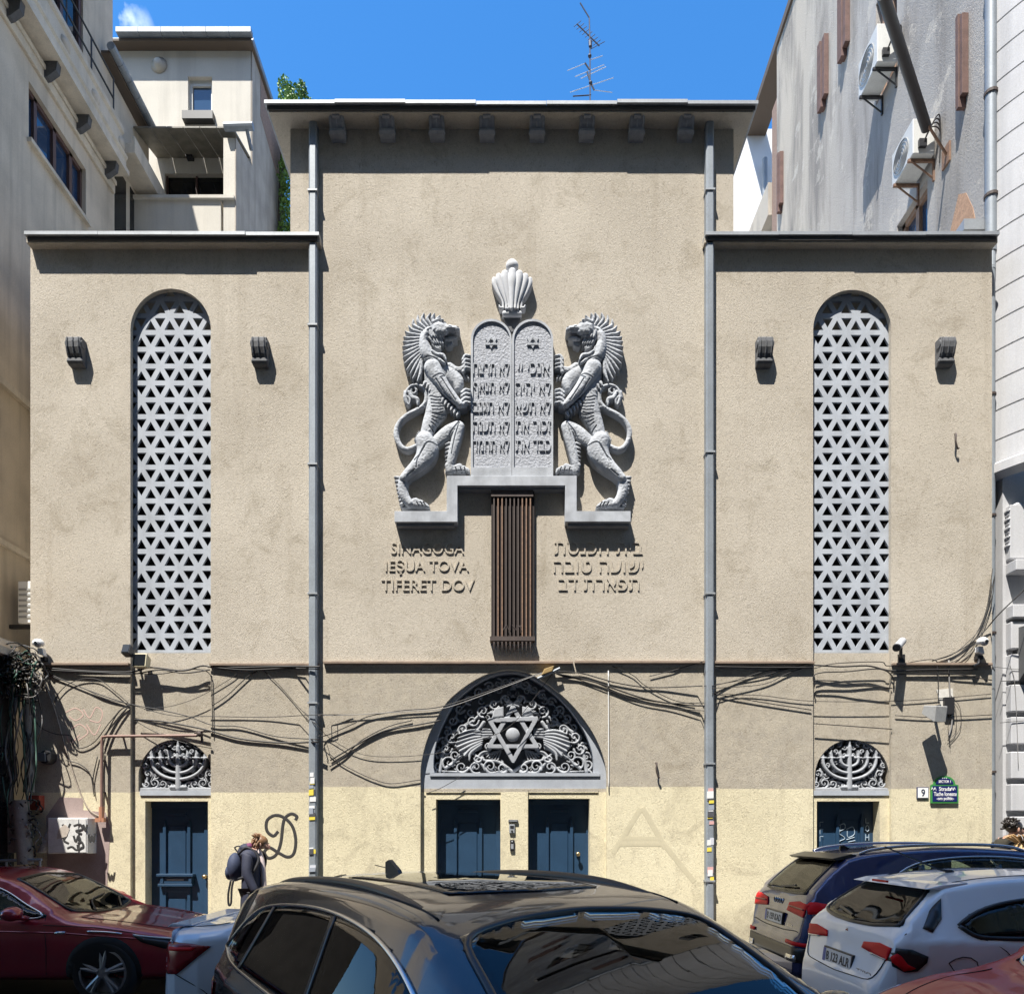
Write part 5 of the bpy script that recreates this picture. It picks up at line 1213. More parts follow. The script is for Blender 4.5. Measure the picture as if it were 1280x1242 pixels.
    def wheel(s, x, side, r=.325, rim=.235):
        w = s.sp['W'] / 2 * s.prof('plan', x); y = side * (w - .11); sg = side
        s.patch('wheel_arch', [(x + (r + .05) * math.cos(a), min(r + (r + .05) * math.sin(a), 9)) for a in np.linspace(-.5, math.pi + .5, 22)], 'R' if side < 0 else 'L', M_SEAM, .003)
        m = MB(); m.lathe([(rim, .10 * sg), (r - .03, .115 * sg), (r, .08 * sg), (r, -.10 * sg), (rim, -.11 * sg)], (x, y, r), 'y', 36); ty = s.part(m, 'wheel', M_RUBBER, smooth=True)
        m = MB(); m.lathe([(rim + .004, .105 * sg), (rim - .018, .11 * sg), (rim - .025, .02 * sg), (0, .015 * sg)], (x, y, r), 'y', 36)
        for k in range(5):
            for d in (-.13, .13):
                a = 2 * math.pi * k / 5 + .3; p0 = Vector((x + .045 * math.cos(a), y + .105 * sg, r + .045 * math.sin(a))); p1 = Vector((x + (rim - .012) * math.cos(a + d), y + .095 * sg, r + (rim - .012) * math.sin(a + d))); m.tube([p0, p1], [.026, .020], 6)
        m.lathe([(.06, .085 * sg), (.06, .115 * sg), (0, .12 * sg)], (x, y, r), 'y', 16)
        s.part(m, 'rim', M_RIM, ty)
    def plate(s, y0, z0, txt, view_x, w=.52, h=.115, slope=0.0):
        """rear number plate standing upright at x = view_x"""
        def T_(b, o=0): b.v = [(view_x + o + slope * (p[2] - z0), p[1], p[2]) for p in b.v]; return b
        m = MB(); m.box(0, .02, y0 - w / 2 - .012, y0 + w / 2 + .012, z0 - h / 2 - .012, z0 + h / 2 + .012); m.v = [(view_x - .012 + p[0] + slope * (p[2] - z0), p[1], p[2]) for p in m.v]; pf = s.part(m, 'number_plate', M_TRIM)
        m = MB(); m.box(-.018, -.006, y0 - w / 2, y0 + w / 2, z0 - h / 2, z0 + h / 2); m.v = [(view_x + p[0] + slope * (p[2] - z0), p[1], p[2]) for p in m.v]; s.part(m, 'plate_face', M_PLATE, pf)
        m = MB(); m.box(-.020, -.006, y0 + w / 2 - .05, y0 + w / 2, z0 - h / 2, z0 + h / 2); m.v = [(view_x + p[0] + slope * (p[2] - z0), p[1], p[2]) for p in m.v]; s.part(m, 'plate_band', M_PBLUE, pf)
        s.rear_text(txt, y0 + w / 2 - .07, y0 - w / 2 + .02, z0 - h * .33, z0 + h * .33, view_x - .018, .003, 'plate_lettering', M_PBLK, slope, z0, pf, .01)
    def rear_text(s, txt, ya, yb, z0, z1, xf, dep, name, mat, slope=0, zc=0, parent=None, bold=0.0):
        o = text_mesh(txt, 0, ya - yb, z0, z1, 0, dep, name, mat, None, bold)
        for v in o.data.vertices:
            a, d, c = v.co; v.co = (xf + d + slope * (c - zc), ya - a, c)
        o.parent = parent or s.root; return o

P_SUV = carpaint('paint_blueblack', (0.006, 0.008, 0.014), .2, .25); P_SIL = carpaint('paint_silverblue', (0.58, 0.68, 0.80), .1, .4)
P_RED = carpaint('paint_darkred', (0.28, 0.007, 0.02), .3, .28); P_AUD = carpaint('paint_navy', (0.012, 0.022, 0.10), .3, .25)
P_WHT = carpaint('paint_greywhite', (0.72, 0.75, 0.78), .05, .4); P_RED2 = carpaint('paint_red', (0.42, 0.022, 0.018), .1, .45, .4)
PLAN = lambda L: [(0, .72), (.05, .80), (.14, .88), (.35, .955), (.8, 1), (L - 1.0, 1), (L - .45, .95), (L - .18, .86), (L - .06, .76), (L, .62)]

def hatch_spec(L, Wd, H, belt0, belt1, ws_base, ws_top, hood, roof_end, rear_glass_base, roofw=.72, rear_top=None):
    rt = rear_top or H - .10
    top = [(0, .42), (.012, .60), (.04, .74), (.07, rear_glass_base - .12), (.12, rear_glass_base), (roof_end * .55, (rear_glass_base + rt) / 2 + .03), (roof_end, rt), (roof_end + .25, H - .045), (roof_end + .75, H - .008), (ws_top - .75, H), (ws_top - .3, H - .025), (ws_top, H - .085), ((ws_top + ws_base) / 2, (H - .085 + hood) / 2 + .035), (ws_base, hood), (ws_base + .4, hood - .06), (L - .25, hood - .19), (L - .08, hood - .30), (L - .015, .52), (L, .40)]
    return dict(L=L, W=Wd, top=top, belt=[(0, belt0 - .12), (.2, belt0 - .02), (.6, belt0), (ws_base, belt1), (L, belt1 - .25)], plan=PLAN(L), roofw=[(0, .80), (.5, roofw * .98), (1.2, roofw), (ws_top, roofw), (ws_base, roofw * 1.12), (L, .8)])

# ---- dark blue-black estate car, close to the camera and turned towards it
yaw = math.atan2(-.835, .55)
c = Car('parked_car', 'glossy blue-black estate car closest to the camera, roof mirroring the synagogue', 'car', (-1.17, 5.02), yaw,
        hatch_spec(4.45, 1.88, 1.53, 1.0, .93, 3.42, 2.60, .95, .36, 1.06, .735), P_SUV)
WIN = [(.40, 1.10), (.60, 1.27), (.90, 1.36), (1.5, 1.41), (2.0, 1.405), (2.40, 1.35), (2.72, 1.23), (3.02, 1.08), (3.14, 1.01), (2.4, 1.01), (1.4, 1.03), (.62, 1.06)]
for vw in ('R', 'L'):
    w = c.patch('side_window', WIN, vw, M_TINT, .004, 3, .05)
    c.line('chrome_surround', WIN, vw, .0105, M_CHROME, .004, True, 3, w)
    for a, b in (((.92, 1.04), (1.04, 1.375)), ((1.95, 1.015), (1.88, 1.40))):
        d = np.array(b) - np.array(a); c.patch('window_post', [tuple(np.array(a) + (-.028, 0)), tuple(np.array(a) + (.028, 0)), tuple(np.array(b) + (.024, 0)), tuple(np.array(b) + (-.024, 0))], vw, M_TRIM, .007, 0, .05, w)
    sm = MB()
    c.line('', [(1.98, .94), (1.98, .45)], vw, .004, M_SEAM, .001, mb=sm); c.line('', [(3.05, .93), (3.10, .5)], vw, .004, M_SEAM, .001, mb=sm); c.line('', [(.95, .94), (1.05, .7), (1.2, .55)], vw, .004, M_SEAM, .001, mb=sm); c.part(sm, 'door_gap', M_SEAM, smooth=True)
    for x in (1.30, 2.2): c.line('door_handle', [(x, .86), (x + .2, .865)], vw, .014, P_SUV, .02)
sy = 1
for sg in (-1, 1):
    q = [(x, sg * .575, z) for x, z in ((.50, 1.415), (.66, 1.455), (.95, 1.492), (1.5, 1.518), (2.0, 1.510), (2.32, 1.470), (2.48, 1.428))]
    m = MB(); m.tube(spline(q, 6), [.010] + [.024] * (6 * 6 - 1) + [.010], 10); c.part(m, 'roof_rail', M_TRIM, smooth=True)
WS = [(3.36, -.67), (2.68, -.575), (2.61, -.3), (2.59, 0), (2.61, .3), (2.68, .575), (3.36, .67), (3.46, .35), (3.49, 0), (3.46, -.35)]
c.patch('windscreen', WS, 'T', M_TINT, .004, 0, .05)
c.line('windscreen_seal', WS, 'T', .015, M_TRIM, .003, True)
m = MB(); c.line('', [(3.44, -.35), (3.3, .1), (3.32, .42)], 'T', .012, M_TRIM, .02, mb=m); c.line('', [(3.45, .1), (3.30, .5)], 'T', .012, M_TRIM, .02, mb=m); c.part(m, 'wiper', M_TRIM)
c.line('roof_gap', [(.55, -.56), (1.2, -.60), (2.0, -.60), (2.55, -.585)], 'T', .005, M_SEAM, .001); c.line('roof_gap', [(.55, .56), (1.2, .60), (2.0, .60), (2.55, .585)], 'T', .005, M_SEAM, .001)
SUNR = [(1.15, -.38), (2.25, -.38), (2.32, 0), (2.25, .38), (1.15, .38)]
c.patch('glass_roof', SUNR, 'T', M_ROOFG, .003, 0, .06)
c.patch('rear_window', [(-.5, 1.03), (-.44, 1.27), (0, 1.31), (.44, 1.27), (.5, 1.03), (0, 1.01)], 'B', M_TINT, .004)
m = MB(); m.prism([(0, 0), (.20, 0), (.17, .03), (.05, .085), (.0, .07)], -.012, .012, axis='y'); m.v = [(.78 + a, b, 1.505 + z) for a, b, z in m.v]; m.tube([(.92, 0, 1.53), (.60, 0.0, 1.55)], .003, 5); c.part(m, 'roof_aerial', M_TRIM)
for sg in (-1, 1):
    m = MB(); m.ball((3.02, sg * 1.02, 1.01), .09, .13, .085, 16); m.tube([(3.06, sg * .86, .94), (3.04, sg * .98, .97)], .03, 8); mi_ = c.part(m, 'wing_mirror', P_SUV, smooth=True)
    m = MB(); m.ball((2.985, sg * 1.02, 1.01), .07, .11, .066, 14); c.part(m, 'mirror_glass', M_CHROME, mi_, smooth=True)
for vw, y in (('R', -1), ('L', 1)):
    c.patch('tail_light', [(.02, .78), (.40, .80), (.42, .90), (.06, .93)], vw, M_LENSD, .006); c.patch('headlight', [(4.05, .72), (4.38, .60), (4.34, .70), (4.0, .80)], vw, M_LAMPC, .006)
for x in (.80, 3.62):
    for sd in (-1, 1): c.wheel(x, sd)

# ---- silver saloon behind it, its boot showing on the left
Ls = 4.15
c = Car('parked_car', 'pale silver-blue saloon mostly hidden behind the blue-black car, boot lid and tail light showing', 'car', (-2.80, 6.58), 0,
        dict(L=Ls, W=1.78, top=[(0, .40), (.012, .62), (.03, .82), (.05, .93), (.10, .985), (.20, .995), (.42, 1.01), (.60, 1.06), (.9, 1.24), (1.2, 1.345), (1.55, 1.385), (2.0, 1.39), (2.4, 1.345), (2.8, 1.13), (3.1, .96), (3.5, .90), (3.95, .78), (4.12, .56), (Ls, .4)],
             belt=[(0, .80), (.2, .90), (.6, .95), (3.0, .9), (Ls, .65)], plan=PLAN(Ls), roofw=[(0, .9), (.5, .80), (1.2, .72), (2.4, .72), (3.1, .82), (Ls, .8)]), P_SIL)
for vw in ('R', 'L'):
    w = c.patch('side_window', [(.82, 1.0), (1.05, 1.17), (1.4, 1.25), (2.1, 1.25), (2.45, 1.15), (2.8, .97), (1.6, .965)], vw, M_TINT, .004, 3, .05)
    c.line('chrome_surround', [(.82, 1.0), (1.05, 1.17), (1.4, 1.25), (2.1, 1.25), (2.45, 1.15), (2.8, .97), (1.6, .965)], vw, .009, M_TRIM, .004, True, 3, w)
    tl = c.patch('tail_light', [(.012, .86), (.10, .885), (.30, .88), (.46, .865), (.30, .74), (.17, .64), (.012, .62)], vw, M_LENSD, .006, 0, .04)
    c.patch('lamp_strip', [(.03, .84), (.34, .855), (.30, .825), (.03, .81)], vw, M_LENSR, .010, 0, .04, tl)
    sm = MB(); c.line('', [(.18, 1.02), (.25, .96)], vw, .004, M_SEAM, .001, mb=sm); c.line('', [(.14, .64), (.45, .50), (.5, .3)], vw, .004, M_SEAM, .001, mb=sm); c.part(sm, 'panel_gap', M_SEAM)
c.patch('rear_window', [(.58, -.52), (1.22, -.46), (1.26, 0), (1.22, .46), (.58, .52), (.52, 0)], 'T', M_TINT, .004); c.line('rear_window_seal', [(.58, -.52), (1.22, -.46), (1.26, 0), (1.22, .46), (.58, .52), (.52, 0)], 'T', .014, M_TRIM, .003, True)
c.line('boot_gap', [(.52, -.62), (.12, -.60), (.10, 0), (.12, .60), (.52, .62)], 'T', .004, M_SEAM, .001)
c.patch('windscreen', [(2.42, -.5), (3.02, -.6), (3.06, 0), (3.02, .6), (2.42, .5), (2.38, 0)], 'T', M_TINT, .004)
m = MB(); m.prism([(0.0, .985), (.03, 1.008), (.20, 1.004), (.20, .99)], -.60, .60, axis='y'); m.v = [(a, b, z) for a, b, z in m.v]; c.part(m, 'boot_spoiler', P_SIL, bevel=.006)
for x in (.82, 3.3):
    for sd in (-1, 1): c.wheel(x, sd)

# ---- dark red saloon parked at the left kerb
Lr = 4.55
c = Car('parked_car', 'dark red saloon parked at the left edge, nose behind the silver saloon', 'car', (-7.86, 8.36), 0,
        dict(L=Lr, W=1.80, top=[(0, .42), (.015, .7), (.05, .98), (.2, 1.03), (.6, 1.06), (1.1, 1.25), (1.5, 1.345), (2.0, 1.36), (2.35, 1.335), (2.62, 1.255), (2.9, 1.11), (3.25, .91), (3.40, .865), (3.7, .83), (4.15, .75), (4.42, .66), (4.53, .5), (Lr, .4)],
             belt=[(0, .82), (.5, .90), (3.2, .84), (4.0, .70), (Lr, .55)], plan=PLAN(Lr), roofw=[(0, .9), (.6, .78), (1.4, .72), (2.6, .72), (3.3, .84), (Lr, .8)]), P_RED)
WINR = [(.95, .96), (1.25, 1.15), (1.6, 1.235), (2.2, 1.24), (2.55, 1.16), (2.85, 1.0), (3.08, .875), (2.0, .885)]
for vw in ('R', 'L'):
    w = c.patch('side_window', WINR, vw, M_TINT, .004, 3, .05); c.line('chrome_surround', WINR, vw, .010, M_CHROME, .004, True, 3, w)
    c.patch('window_post', [(1.92, .89), (2.0, .89), (1.98, 1.235), (1.90, 1.235)], vw, M_TRIM, .008, 0, .05, w)
    hl = c.patch('headlight', [(3.98, .70), (4.30, .65), (4.46, .58), (4.44, .52), (4.28, .56), (4.08, .63)], vw, M_TRIM, .006, 0, .04); c.patch('lamp_strip', [(3.98, .71), (4.34, .655), (4.36, .635), (4.02, .685)], vw, M_LAMPC, .010, 0, .04, hl)
    sm = MB(); c.line('', [(3.10, .90), (3.14, .6), (3.12, .3)], vw, .004, M_SEAM, .001, mb=sm); c.line('', [(1.95, .93), (1.96, .4)], vw, .004, M_SEAM, .001, mb=sm); c.line('', [(3.1, .81), (3.6, .785), (4.0, .72)], vw, .004, M_SEAM, .001, mb=sm); c.part(sm, 'door_gap', M_SEAM)
    c.line('side_crease', [(.5, .76), (2.0, .76), (3.3, .73), (4.1, .66)], vw, .010, P_RED, -.003)
    c.line('door_handle', [(2.1, .83), (2.32, .83)], vw, .014, M_CHROME, .02); c.patch('wing_badge', [(3.22, .72), (3.32, .72), (3.33, .745), (3.23, .745)], vw, M_CHROME, .006); c.line('bonnet_strip', [(3.55, .745), (3.75, .735), (3.88, .715)], vw, .012, M_CHROME, .003)
WSR = [(2.60, -.52), (3.22, -.62), (3.30, -.3), (3.33, 0), (3.30, .3), (3.22, .62), (2.60, .52), (2.54, 0)]
c.patch('windscreen', WSR, 'T', M_TINT, .004); c.line('windscreen_seal', WSR, 'T', .015, M_TRIM, .003, True)
m = MB(); c.line('', [(3.30, -.3), (3.12, -.1), (3.05, .30)], 'T', .010, M_TRIM, .02, mb=m); c.line('', [(3.31, .2), (3.14, .46)], 'T', .010, M_TRIM, .02, mb=m); c.part(m, 'wiper', M_TRIM)
sm = MB(); c.line('', [(3.36, -.66), (4.0, -.58), (4.35, -.45)], 'T', .004, M_SEAM, .001, mb=sm); c.line('', [(3.36, .66), (4.0, .58), (4.35, .45)], 'T', .004, M_SEAM, .001, mb=sm); c.part(sm, 'bonnet_gap', M_SEAM)
c.patch('grille', [(-.45, .38), (.45, .38), (.42, .60), (-.42, .60)], 'F', M_TRIM, .005)
for sg in (-1, 1):
    m = MB(); m.ball((2.86, sg * 1.0, .935), .09, .12, .075, 16); m.tube([(2.92, sg * .84, .87), (2.88, sg * .96, .90)], .028, 8); mi_ = c.part(m, 'wing_mirror', P_RED, smooth=True)
    m = MB(); m.ball((2.82, sg * 1.0, .935), .075, .10, .058, 14); c.part(m, 'mirror_glass', M_TRIM, mi_, smooth=True)
for x in (.95, 3.70):
    for sd in (-1, 1): c.wheel(x, sd, .325, .24)

# ---- navy estate SUV parked at the right kerb
La = 4.66
spA = hatch_spec(La, 1.89, 1.60, 1.02, .99, 3.35, 2.72, 1.0, .62, 1.06, .74, 1.50)
spA['top'] = [(0, .46), (.012, .62), (.05, .70), (.07, .80), (.10, .93), (.14, 1.06), (.34, 1.28), (.55, 1.46), (.62, 1.505), (.9, 1.565), (1.5, 1.612), (2.0, 1.61), (2.5, 1.57), (2.75, 1.51), (3.05, 1.28), (3.35, 1.04), (3.8, .98), (4.3, .86), (4.58, .64), (La, .45)]
c = Car('parked_car', 'dark navy estate with roof rails parked at the right kerb, number plate to the left', 'car', (2.93, 8.38), 0, spA, P_AUD)
WA = [(.80, 1.10), (1.02, 1.30), (1.28, 1.43), (1.8, 1.495), (2.4, 1.475), (2.75, 1.36), (3.05, 1.14), (3.15, 1.045), (2.0, 1.045), (1.1, 1.06)]
for vw in ('R', 'L'):
    w = c.patch('side_window', WA, vw, M_TINT, .004, 3, .05); c.line('chrome_surround', WA, vw, .012, M_CHROME, .004, True, 3, w)
    for x in (1.30, 2.1): c.patch('window_post', [(x - .05, 1.05), (x + .04, 1.05), (x + .04, 1.42), (x - .02, 1.40)], vw, M_TRIM, .008, 0, .05, w)
    c.patch('tail_light', [(.03, .90), (.30, .92), (.46, .96), (.42, .99), (.20, 1.03), (.06, 1.02)], vw, M_LENSR, .006, 0, .04)
    sm = MB(); c.line('', [(1.28, 1.03), (1.30, .7), (1.1, .5)], vw, .004, M_SEAM, .001, mb=sm); c.line('', [(2.12, 1.03), (2.14, .45)], vw, .004, M_SEAM, .001, mb=sm); c.part(sm, 'door_gap', M_SEAM)
    c.line('door_handle', [(1.45, .96), (1.68, .965)], vw, .015, P_AUD, .02)
RW = [(-.60, 1.10), (-.54, 1.36), (-.50, 1.455), (0, 1.475), (.50, 1.455), (.54, 1.36), (.60, 1.10), (.3, 1.085), (-.3, 1.085)]
c.patch('rear_window', RW, 'B', M_TINT, .004, 0, .05); c.line('rear_window_seal', RW, 'B', .012, M_TRIM, .003, True)
for sg in (-1, 1):
    tl = c.patch('tail_light', [(sg * .30, .90), (sg * .76, .865), (sg * .79, 1.0), (sg * .60, 1.02), (sg * .34, .99)], 'B', M_LENSR, .008, 0, .03)
    c.line('lamp_strip', [(sg * .36, .955), (sg * .76, .945)], 'B', .010, M_LENSD, .010, False, 0, tl)
m = MB(); m.prism([(-.02, 1.505), (.22, 1.565), (.30, 1.555), (.28, 1.52), (.02, 1.475)], -.62, .62, axis='y'); m.v = [(.47 + a * .8, b, 1.475 + (z - 1.505) * .8) for a, b, z in m.v]; c.part(m, 'roof_spoiler', M_TRIM, bevel=.01)
c.plate(.0, .80, 'B 159 KAD', .06, slope=.12)
c.rear_text('TFSI', -.30, -.52, .735, .765, .065, .006, 'badge_lettering', M_CHROME)
m = MB()
for k in range(4): m.lathe([(.030, -.006), (.036, 0), (.030, .006), (.024, 0)], (.105, .105 - k * .07 + .0, .985), 'x', 20)
c.part(m, 'rear_badge', M_CHROME)
c.patch('bumper_trim', [(-.80, .40), (.80, .40), (.86, .55), (-.86, .55)], 'B', M_TRIM, .006, 0, .05)
for sg in (-1, 1): c.patch('reflector', [(sg * .50, .575), (sg * .86, .565), (sg * .86, .605), (sg * .50, .615)], 'B', M_LENSR, .012, 0, .04); c.patch('exhaust', [(sg * .52, .40), (sg * .72, .40), (sg * .72, .47), (sg * .52, .47)], 'B', M_CHROME, .014, 0, .04)
c.line('tailgate_gap', [(-.78, .66), (-.70, .72), (-.3, .69), (.3, .69), (.70, .72), (.78, .66)], 'B', .005, M_SEAM, .002); m = MB(); c.line('', [(.05, 1.12), (-.28, 1.15)], 'B', .013, M_TRIM, .03, mb=m); c.part(m, 'rear_wiper', M_TRIM)
for sg in (-1, 1):
    q = [(x, sg * .60, z) for x, z in ((.74, 1.525), (.9, 1.572), (1.3, 1.612), (1.9, 1.622), (2.3, 1.602), (2.5, 1.55))]
    m = MB(); m.tube(spline(q, 5), .017, 8); c.part(m, 'roof_rail', M_CHROME, smooth=True)
c.patch('windscreen', [(2.72, -.56), (3.28, -.66), (3.33, 0), (3.28, .66), (2.72, .56), (2.66, 0)], 'T', M_TINT, .004)
m = MB(); m.prism([(0, 0), (.16, 0), (.04, .06), (.0, .05)], -.014, .014, axis='y'); m.v = [(.80 + a, b, 1.545 + z) for a, b, z in m.v]; c.part(m, 'roof_aerial', M_TRIM)
for x in (.95, 3.75):
    for sd in (-1, 1): c.wheel(x, sd, .36, .26)

# ---- grey-white hatchback in front of it
Lt = 4.36
spT = hatch_spec(Lt, 1.79, 1.44, .97, .92, 3.1, 2.4, .95, .60, .99, .72, 1.36)
spT['top'] = [(0, .42), (.012, .58), (.05, .66), (.10, .80), (.13, .93), (.17, 1.0), (.36, 1.17), (.55, 1.315), (.64, 1.355), (.95, 1.41), (1.4, 1.44), (1.8, 1.438), (2.2, 1.395), (2.45, 1.33), (2.8, 1.12), (3.1, .96), (3.5, .90), (4.0, .78), (4.28, .6), (Lt, .42)]
c = Car('parked_car', 'pale grey-white hatchback with red tail light in front of the navy estate', 'car', (2.70, 6.22), 0, spT, P_WHT)
WT = [(.60, 1.06), (.76, 1.16), (1.1, 1.24), (1.7, 1.275), (2.2, 1.24), (2.6, 1.11), (2.86, .965), (2.0, .965), (.85, .975), (.68, .995)]
for vw, sg in (('R', -1), ('L', 1)):
    w = c.patch('side_window', WT, vw, M_TINT, .004, 3, .05); c.line('window_seal', WT, vw, .018, M_TRIM, .003, True, 3, w); c.patch('window_post', [(1.60, .955), (1.68, .955), (1.66, 1.275), (1.58, 1.275)], vw, M_TRIM, .008, 0, .05, w)
    tl = c.patch('tail_light', [(.05, .87), (.14, .895), (.24, .89), (.34, .845), (.33, .80), (.27, .735), (.19, .72), (.12, .76), (.06, .80)], vw, M_TRIM, .006, 0, .03); c.patch('lamp_red', [(.05, .862), (.12, .875), (.17, .84), (.21, .78), (.26, .755), (.23, .74), (.18, .73), (.12, .79), (.06, .81)], vw, M_LENSR, .011, 0, .03, tl)
    sm = MB(); c.line('', [(.72, .98), (.90, .9), (1.04, .62), (1.02, .5)], vw, .004, M_SEAM, .001, mb=sm); c.line('', [(2.06, .94), (2.08, .4)], vw, .004, M_SEAM, .001, mb=sm)
    c.line('', [(.48, .80), (.51, .85), (.64, .86), (.70, .84), (.72, .76), (.68, .70), (.54, .70), (.49, .72), (.48, .80)], vw, .004, M_SEAM, .001, mb=sm); c.line('', [(.30, .69), (.38, .60), (.55, .50)], vw, .004, M_SEAM, .001, mb=sm); c.part(sm, 'panel_gap', M_SEAM)
    c.line('door_handle', [(1.25, .835), (1.47, .84)], vw, .016, M_TRIM, .02)
    c.patch('corner_window', [(.34, 1.04), (.44, 1.16), (.55, 1.25), (.50, 1.10), (.40, 1.01)], vw, M_TRIM, .005, 0, .04)
RT_ = [(-.66, 1.045), (-.58, 1.20), (-.50, 1.315), (0, 1.33), (.50, 1.315), (.58, 1.20), (.66, 1.045), (.35, 1.01), (0, 1.0), (-.35, 1.01)]
c.patch('rear_window', RT_, 'B', M_TINT, .005, 0, .04); c.line('rear_window_seal', RT_, 'B', .016, M_TRIM, .003, True)
for sg in (-1, 1):
    tl = c.patch('tail_light', [(sg * .32, .83), (sg * .72, .79), (sg * .75, .89), (sg * .58, .905), (sg * .34, .88)], 'B', M_LENSR, .007, 0, .03); c.patch('reverse_lamp', [(sg * .48, .806), (sg * .70, .79), (sg * .72, .80), (sg * .48, .816)], 'B', M_LAMPC, .010, 0, .03, tl)
m = MB(); m.prism([(-.06, 1.345), (.10, 1.385), (.36, 1.412), (.36, 1.37), (.10, 1.335)], -.60, .60, axis='y'); m.v = [(.50 + a * .8, b, 1.322 + (z - 1.352) * .8) for a, b, z in m.v]; c.part(m, 'roof_spoiler', P_WHT, bevel=.012)
m = MB(); m.box(.40, .42, -.12, .12, 1.335, 1.352); c.part(m, 'brake_light', M_LENSR)
c.plate(.02, .685, 'B 123 ALR', .065, slope=.14)
m = MB(); m.lathe([(0, -.012), (.045, -.012), (.052, 0), (0, .0)], (.145, .0, .90), 'x', 22); bd_ = c.part(m, 'rear_badge', M_CHROME); m = MB(); m.lathe([(0, -.004), (.037, -.004), (.037, .003)], (.132, 0, .90), 'x', 20); c.part(m, 'badge_face', M_LENSD, bd_)
c.rear_text('TIPO', -.34, -.58, .635, .672, .055, .006, 'badge_lettering', M_CHROME)
c.line('tailgate_gap', [(-.76, 1.0), (-.70, .78), (-.62, .62), (0, .595), (.62, .62), (.70, .78), (.76, 1.0)], 'B', .004, M_SEAM, .002)
m = MB(); c.line('', [(.0, 1.03), (.34, 1.07)], 'B', .013, M_TRIM, .03, mb=m); c.part(m, 'rear_wiper', M_TRIM)
c.line('roof_gap', [(.72, -.50), (1.5, -.55), (2.4, -.55)], 'T', .005, M_SEAM, .001); c.line('roof_gap', [(.72, .50), (1.5, .55), (2.4, .55)], 'T', .005, M_SEAM, .001)
m = MB(); m.tube([(1.02, 0, 1.415), (.90, 0, 1.44), (.45, 0, 1.63)], [.016, .008, .006], 6); m.ball((1.0, 0, 1.42), .04, .02, .02, 10); c.part(m, 'roof_aerial', M_TRIM)
c.patch('windscreen', [(2.42, -.52), (3.02, -.62), (3.06, 0), (3.02, .62), (2.42, .52), (2.38, 0)], 'T', M_TINT, .004)
for x in (.85, 3.48):
    for sd in (-1, 1): c.wheel(x, sd)

# ---- red car at the lower right corner, facing left
L2 = 4.2
c = Car('parked_car', 'faded red car at the lower right corner, only bonnet and windscreen edge in view', 'car', (2.08 + L2, 4.0), math.pi,
        hatch_spec(L2, 1.75, 1.42, .92, .88, 3.18, 2.45, .91, .5, 1.0, .72), P_RED2)
WSQ = [(2.50, -.52), (3.10, -.64), (3.18, -.3), (3.21, 0), (3.18, .3), (3.10, .64), (2.50, .52), (2.44, 0)]
c.patch('windscreen', WSQ, 'T', M_TINT, .004); c.line('windscreen_seal', WSQ, 'T', .014, M_CHROME, .003, True)
for vw in ('R', 'L'):
    c.patch('side_window', [(.7, 1.0), (1.0, 1.2), (1.4, 1.28), (2.1, 1.28), (2.6, 1.12), (2.9, .97), (1.7, .96)], vw, M_TINT, .004, 3, .05); c.patch('headlight', [(3.75, .76), (4.08, .66), (4.05, .55), (3.8, .66)], vw, M_LAMPC, .006)
sm = MB(); c.line('', [(3.24, -.66), (3.8, -.56), (4.05, -.42)], 'T', .004, M_SEAM, .001, mb=sm); c.line('', [(3.24, .66), (3.8, .56), (4.05, .42)], 'T', .004, M_SEAM, .001, mb=sm); c.part(sm, 'bonnet_gap', M_SEAM)
for x in (.8, 3.4):
    for sd in (-1, 1): c.wheel(x, sd)
for c_, a_c in zip(CARS, ((1.95, 1.50, 1.0, 1.30), (1.9, 1.36, .96, 1.2), (1.95, 1.34, .90, 1.25), (2.0, 1.58, 1.03, 1.35), (1.75, 1.42, .96, 1.25), (1.8, 1.40, .92, 1.2))): c_.finish(*a_c)
# ------------------------------------------------------------------ cables strung over the facade
CG = 'cables strung over the facade'
def cable(pts, r, label, off=.05, mat=None, n=7, group=CG, name='cable', cat='cable'):
    """pts: (px, py[, extra distance from the wall])"""
    q = spline([(p[0], p[1], p[2] if len(p) > 2 else off) for p in pts], n)
    m = MB(); m.tube([W(a, b, D - (o if o > .13 else max(.012, o * .45))) for a, b, o in q], r * .68, 6)
    o = m.build(name, mat or M_CABLE, None, smooth=True)
    return tag(o, label, cat, group)
M_CGREY = plain('cable_grey', (0.22, 0.21, 0.20), .6)
def bundle(lines, label, name='cable_bundle', group=CG, cat='cables'):
    t = thing(name, label, cat, tuple(W(lines[0][0][0][0], lines[0][0][0][1], D - .05)), group)
    for pts, r, mt in lines:
        q = spline([(p[0], p[1], p[2] if len(p) > 2 else .05) for p in pts], 7); m = MB(); m.tube([W(a, b, D - (o if o > .13 else max(.012, o * .45))) for a, b, o in q], r * .64, 6); m.build('strand', mt, t, smooth=True)
    return t
K = M_CABLE
bundle([([(50, 834, .08), (110, 838.5, .08), (163, 839.5, .08), (188, 834, .09), (228, 838, .09), (252, 832, .07), (265, 834, .07)], .018, K), ([(52, 837, .1), (120, 840, .1), (165, 842, .1), (200, 837, .1), (230, 841, .09), (262, 837, .08)], .014, K), ([(163, 841, .07), (200, 842, .08), (240, 836, .07), (262, 842, .06), (265, 868, .05), (266, 920, .05)], .010, K)], 'thick black cable bundle along the brown batten above the left door')
bundle([([(266, 832, .07), (300, 834, .09), (345, 833, .1), (392, 833, .16), (400, 833, .16)], .020, K), ([(268, 834, .08), (310, 837, .1), (360, 835, .1), (400, 836, .16)], .013, K)], 'black cable bundle between left window and left rain pipe, at batten height')
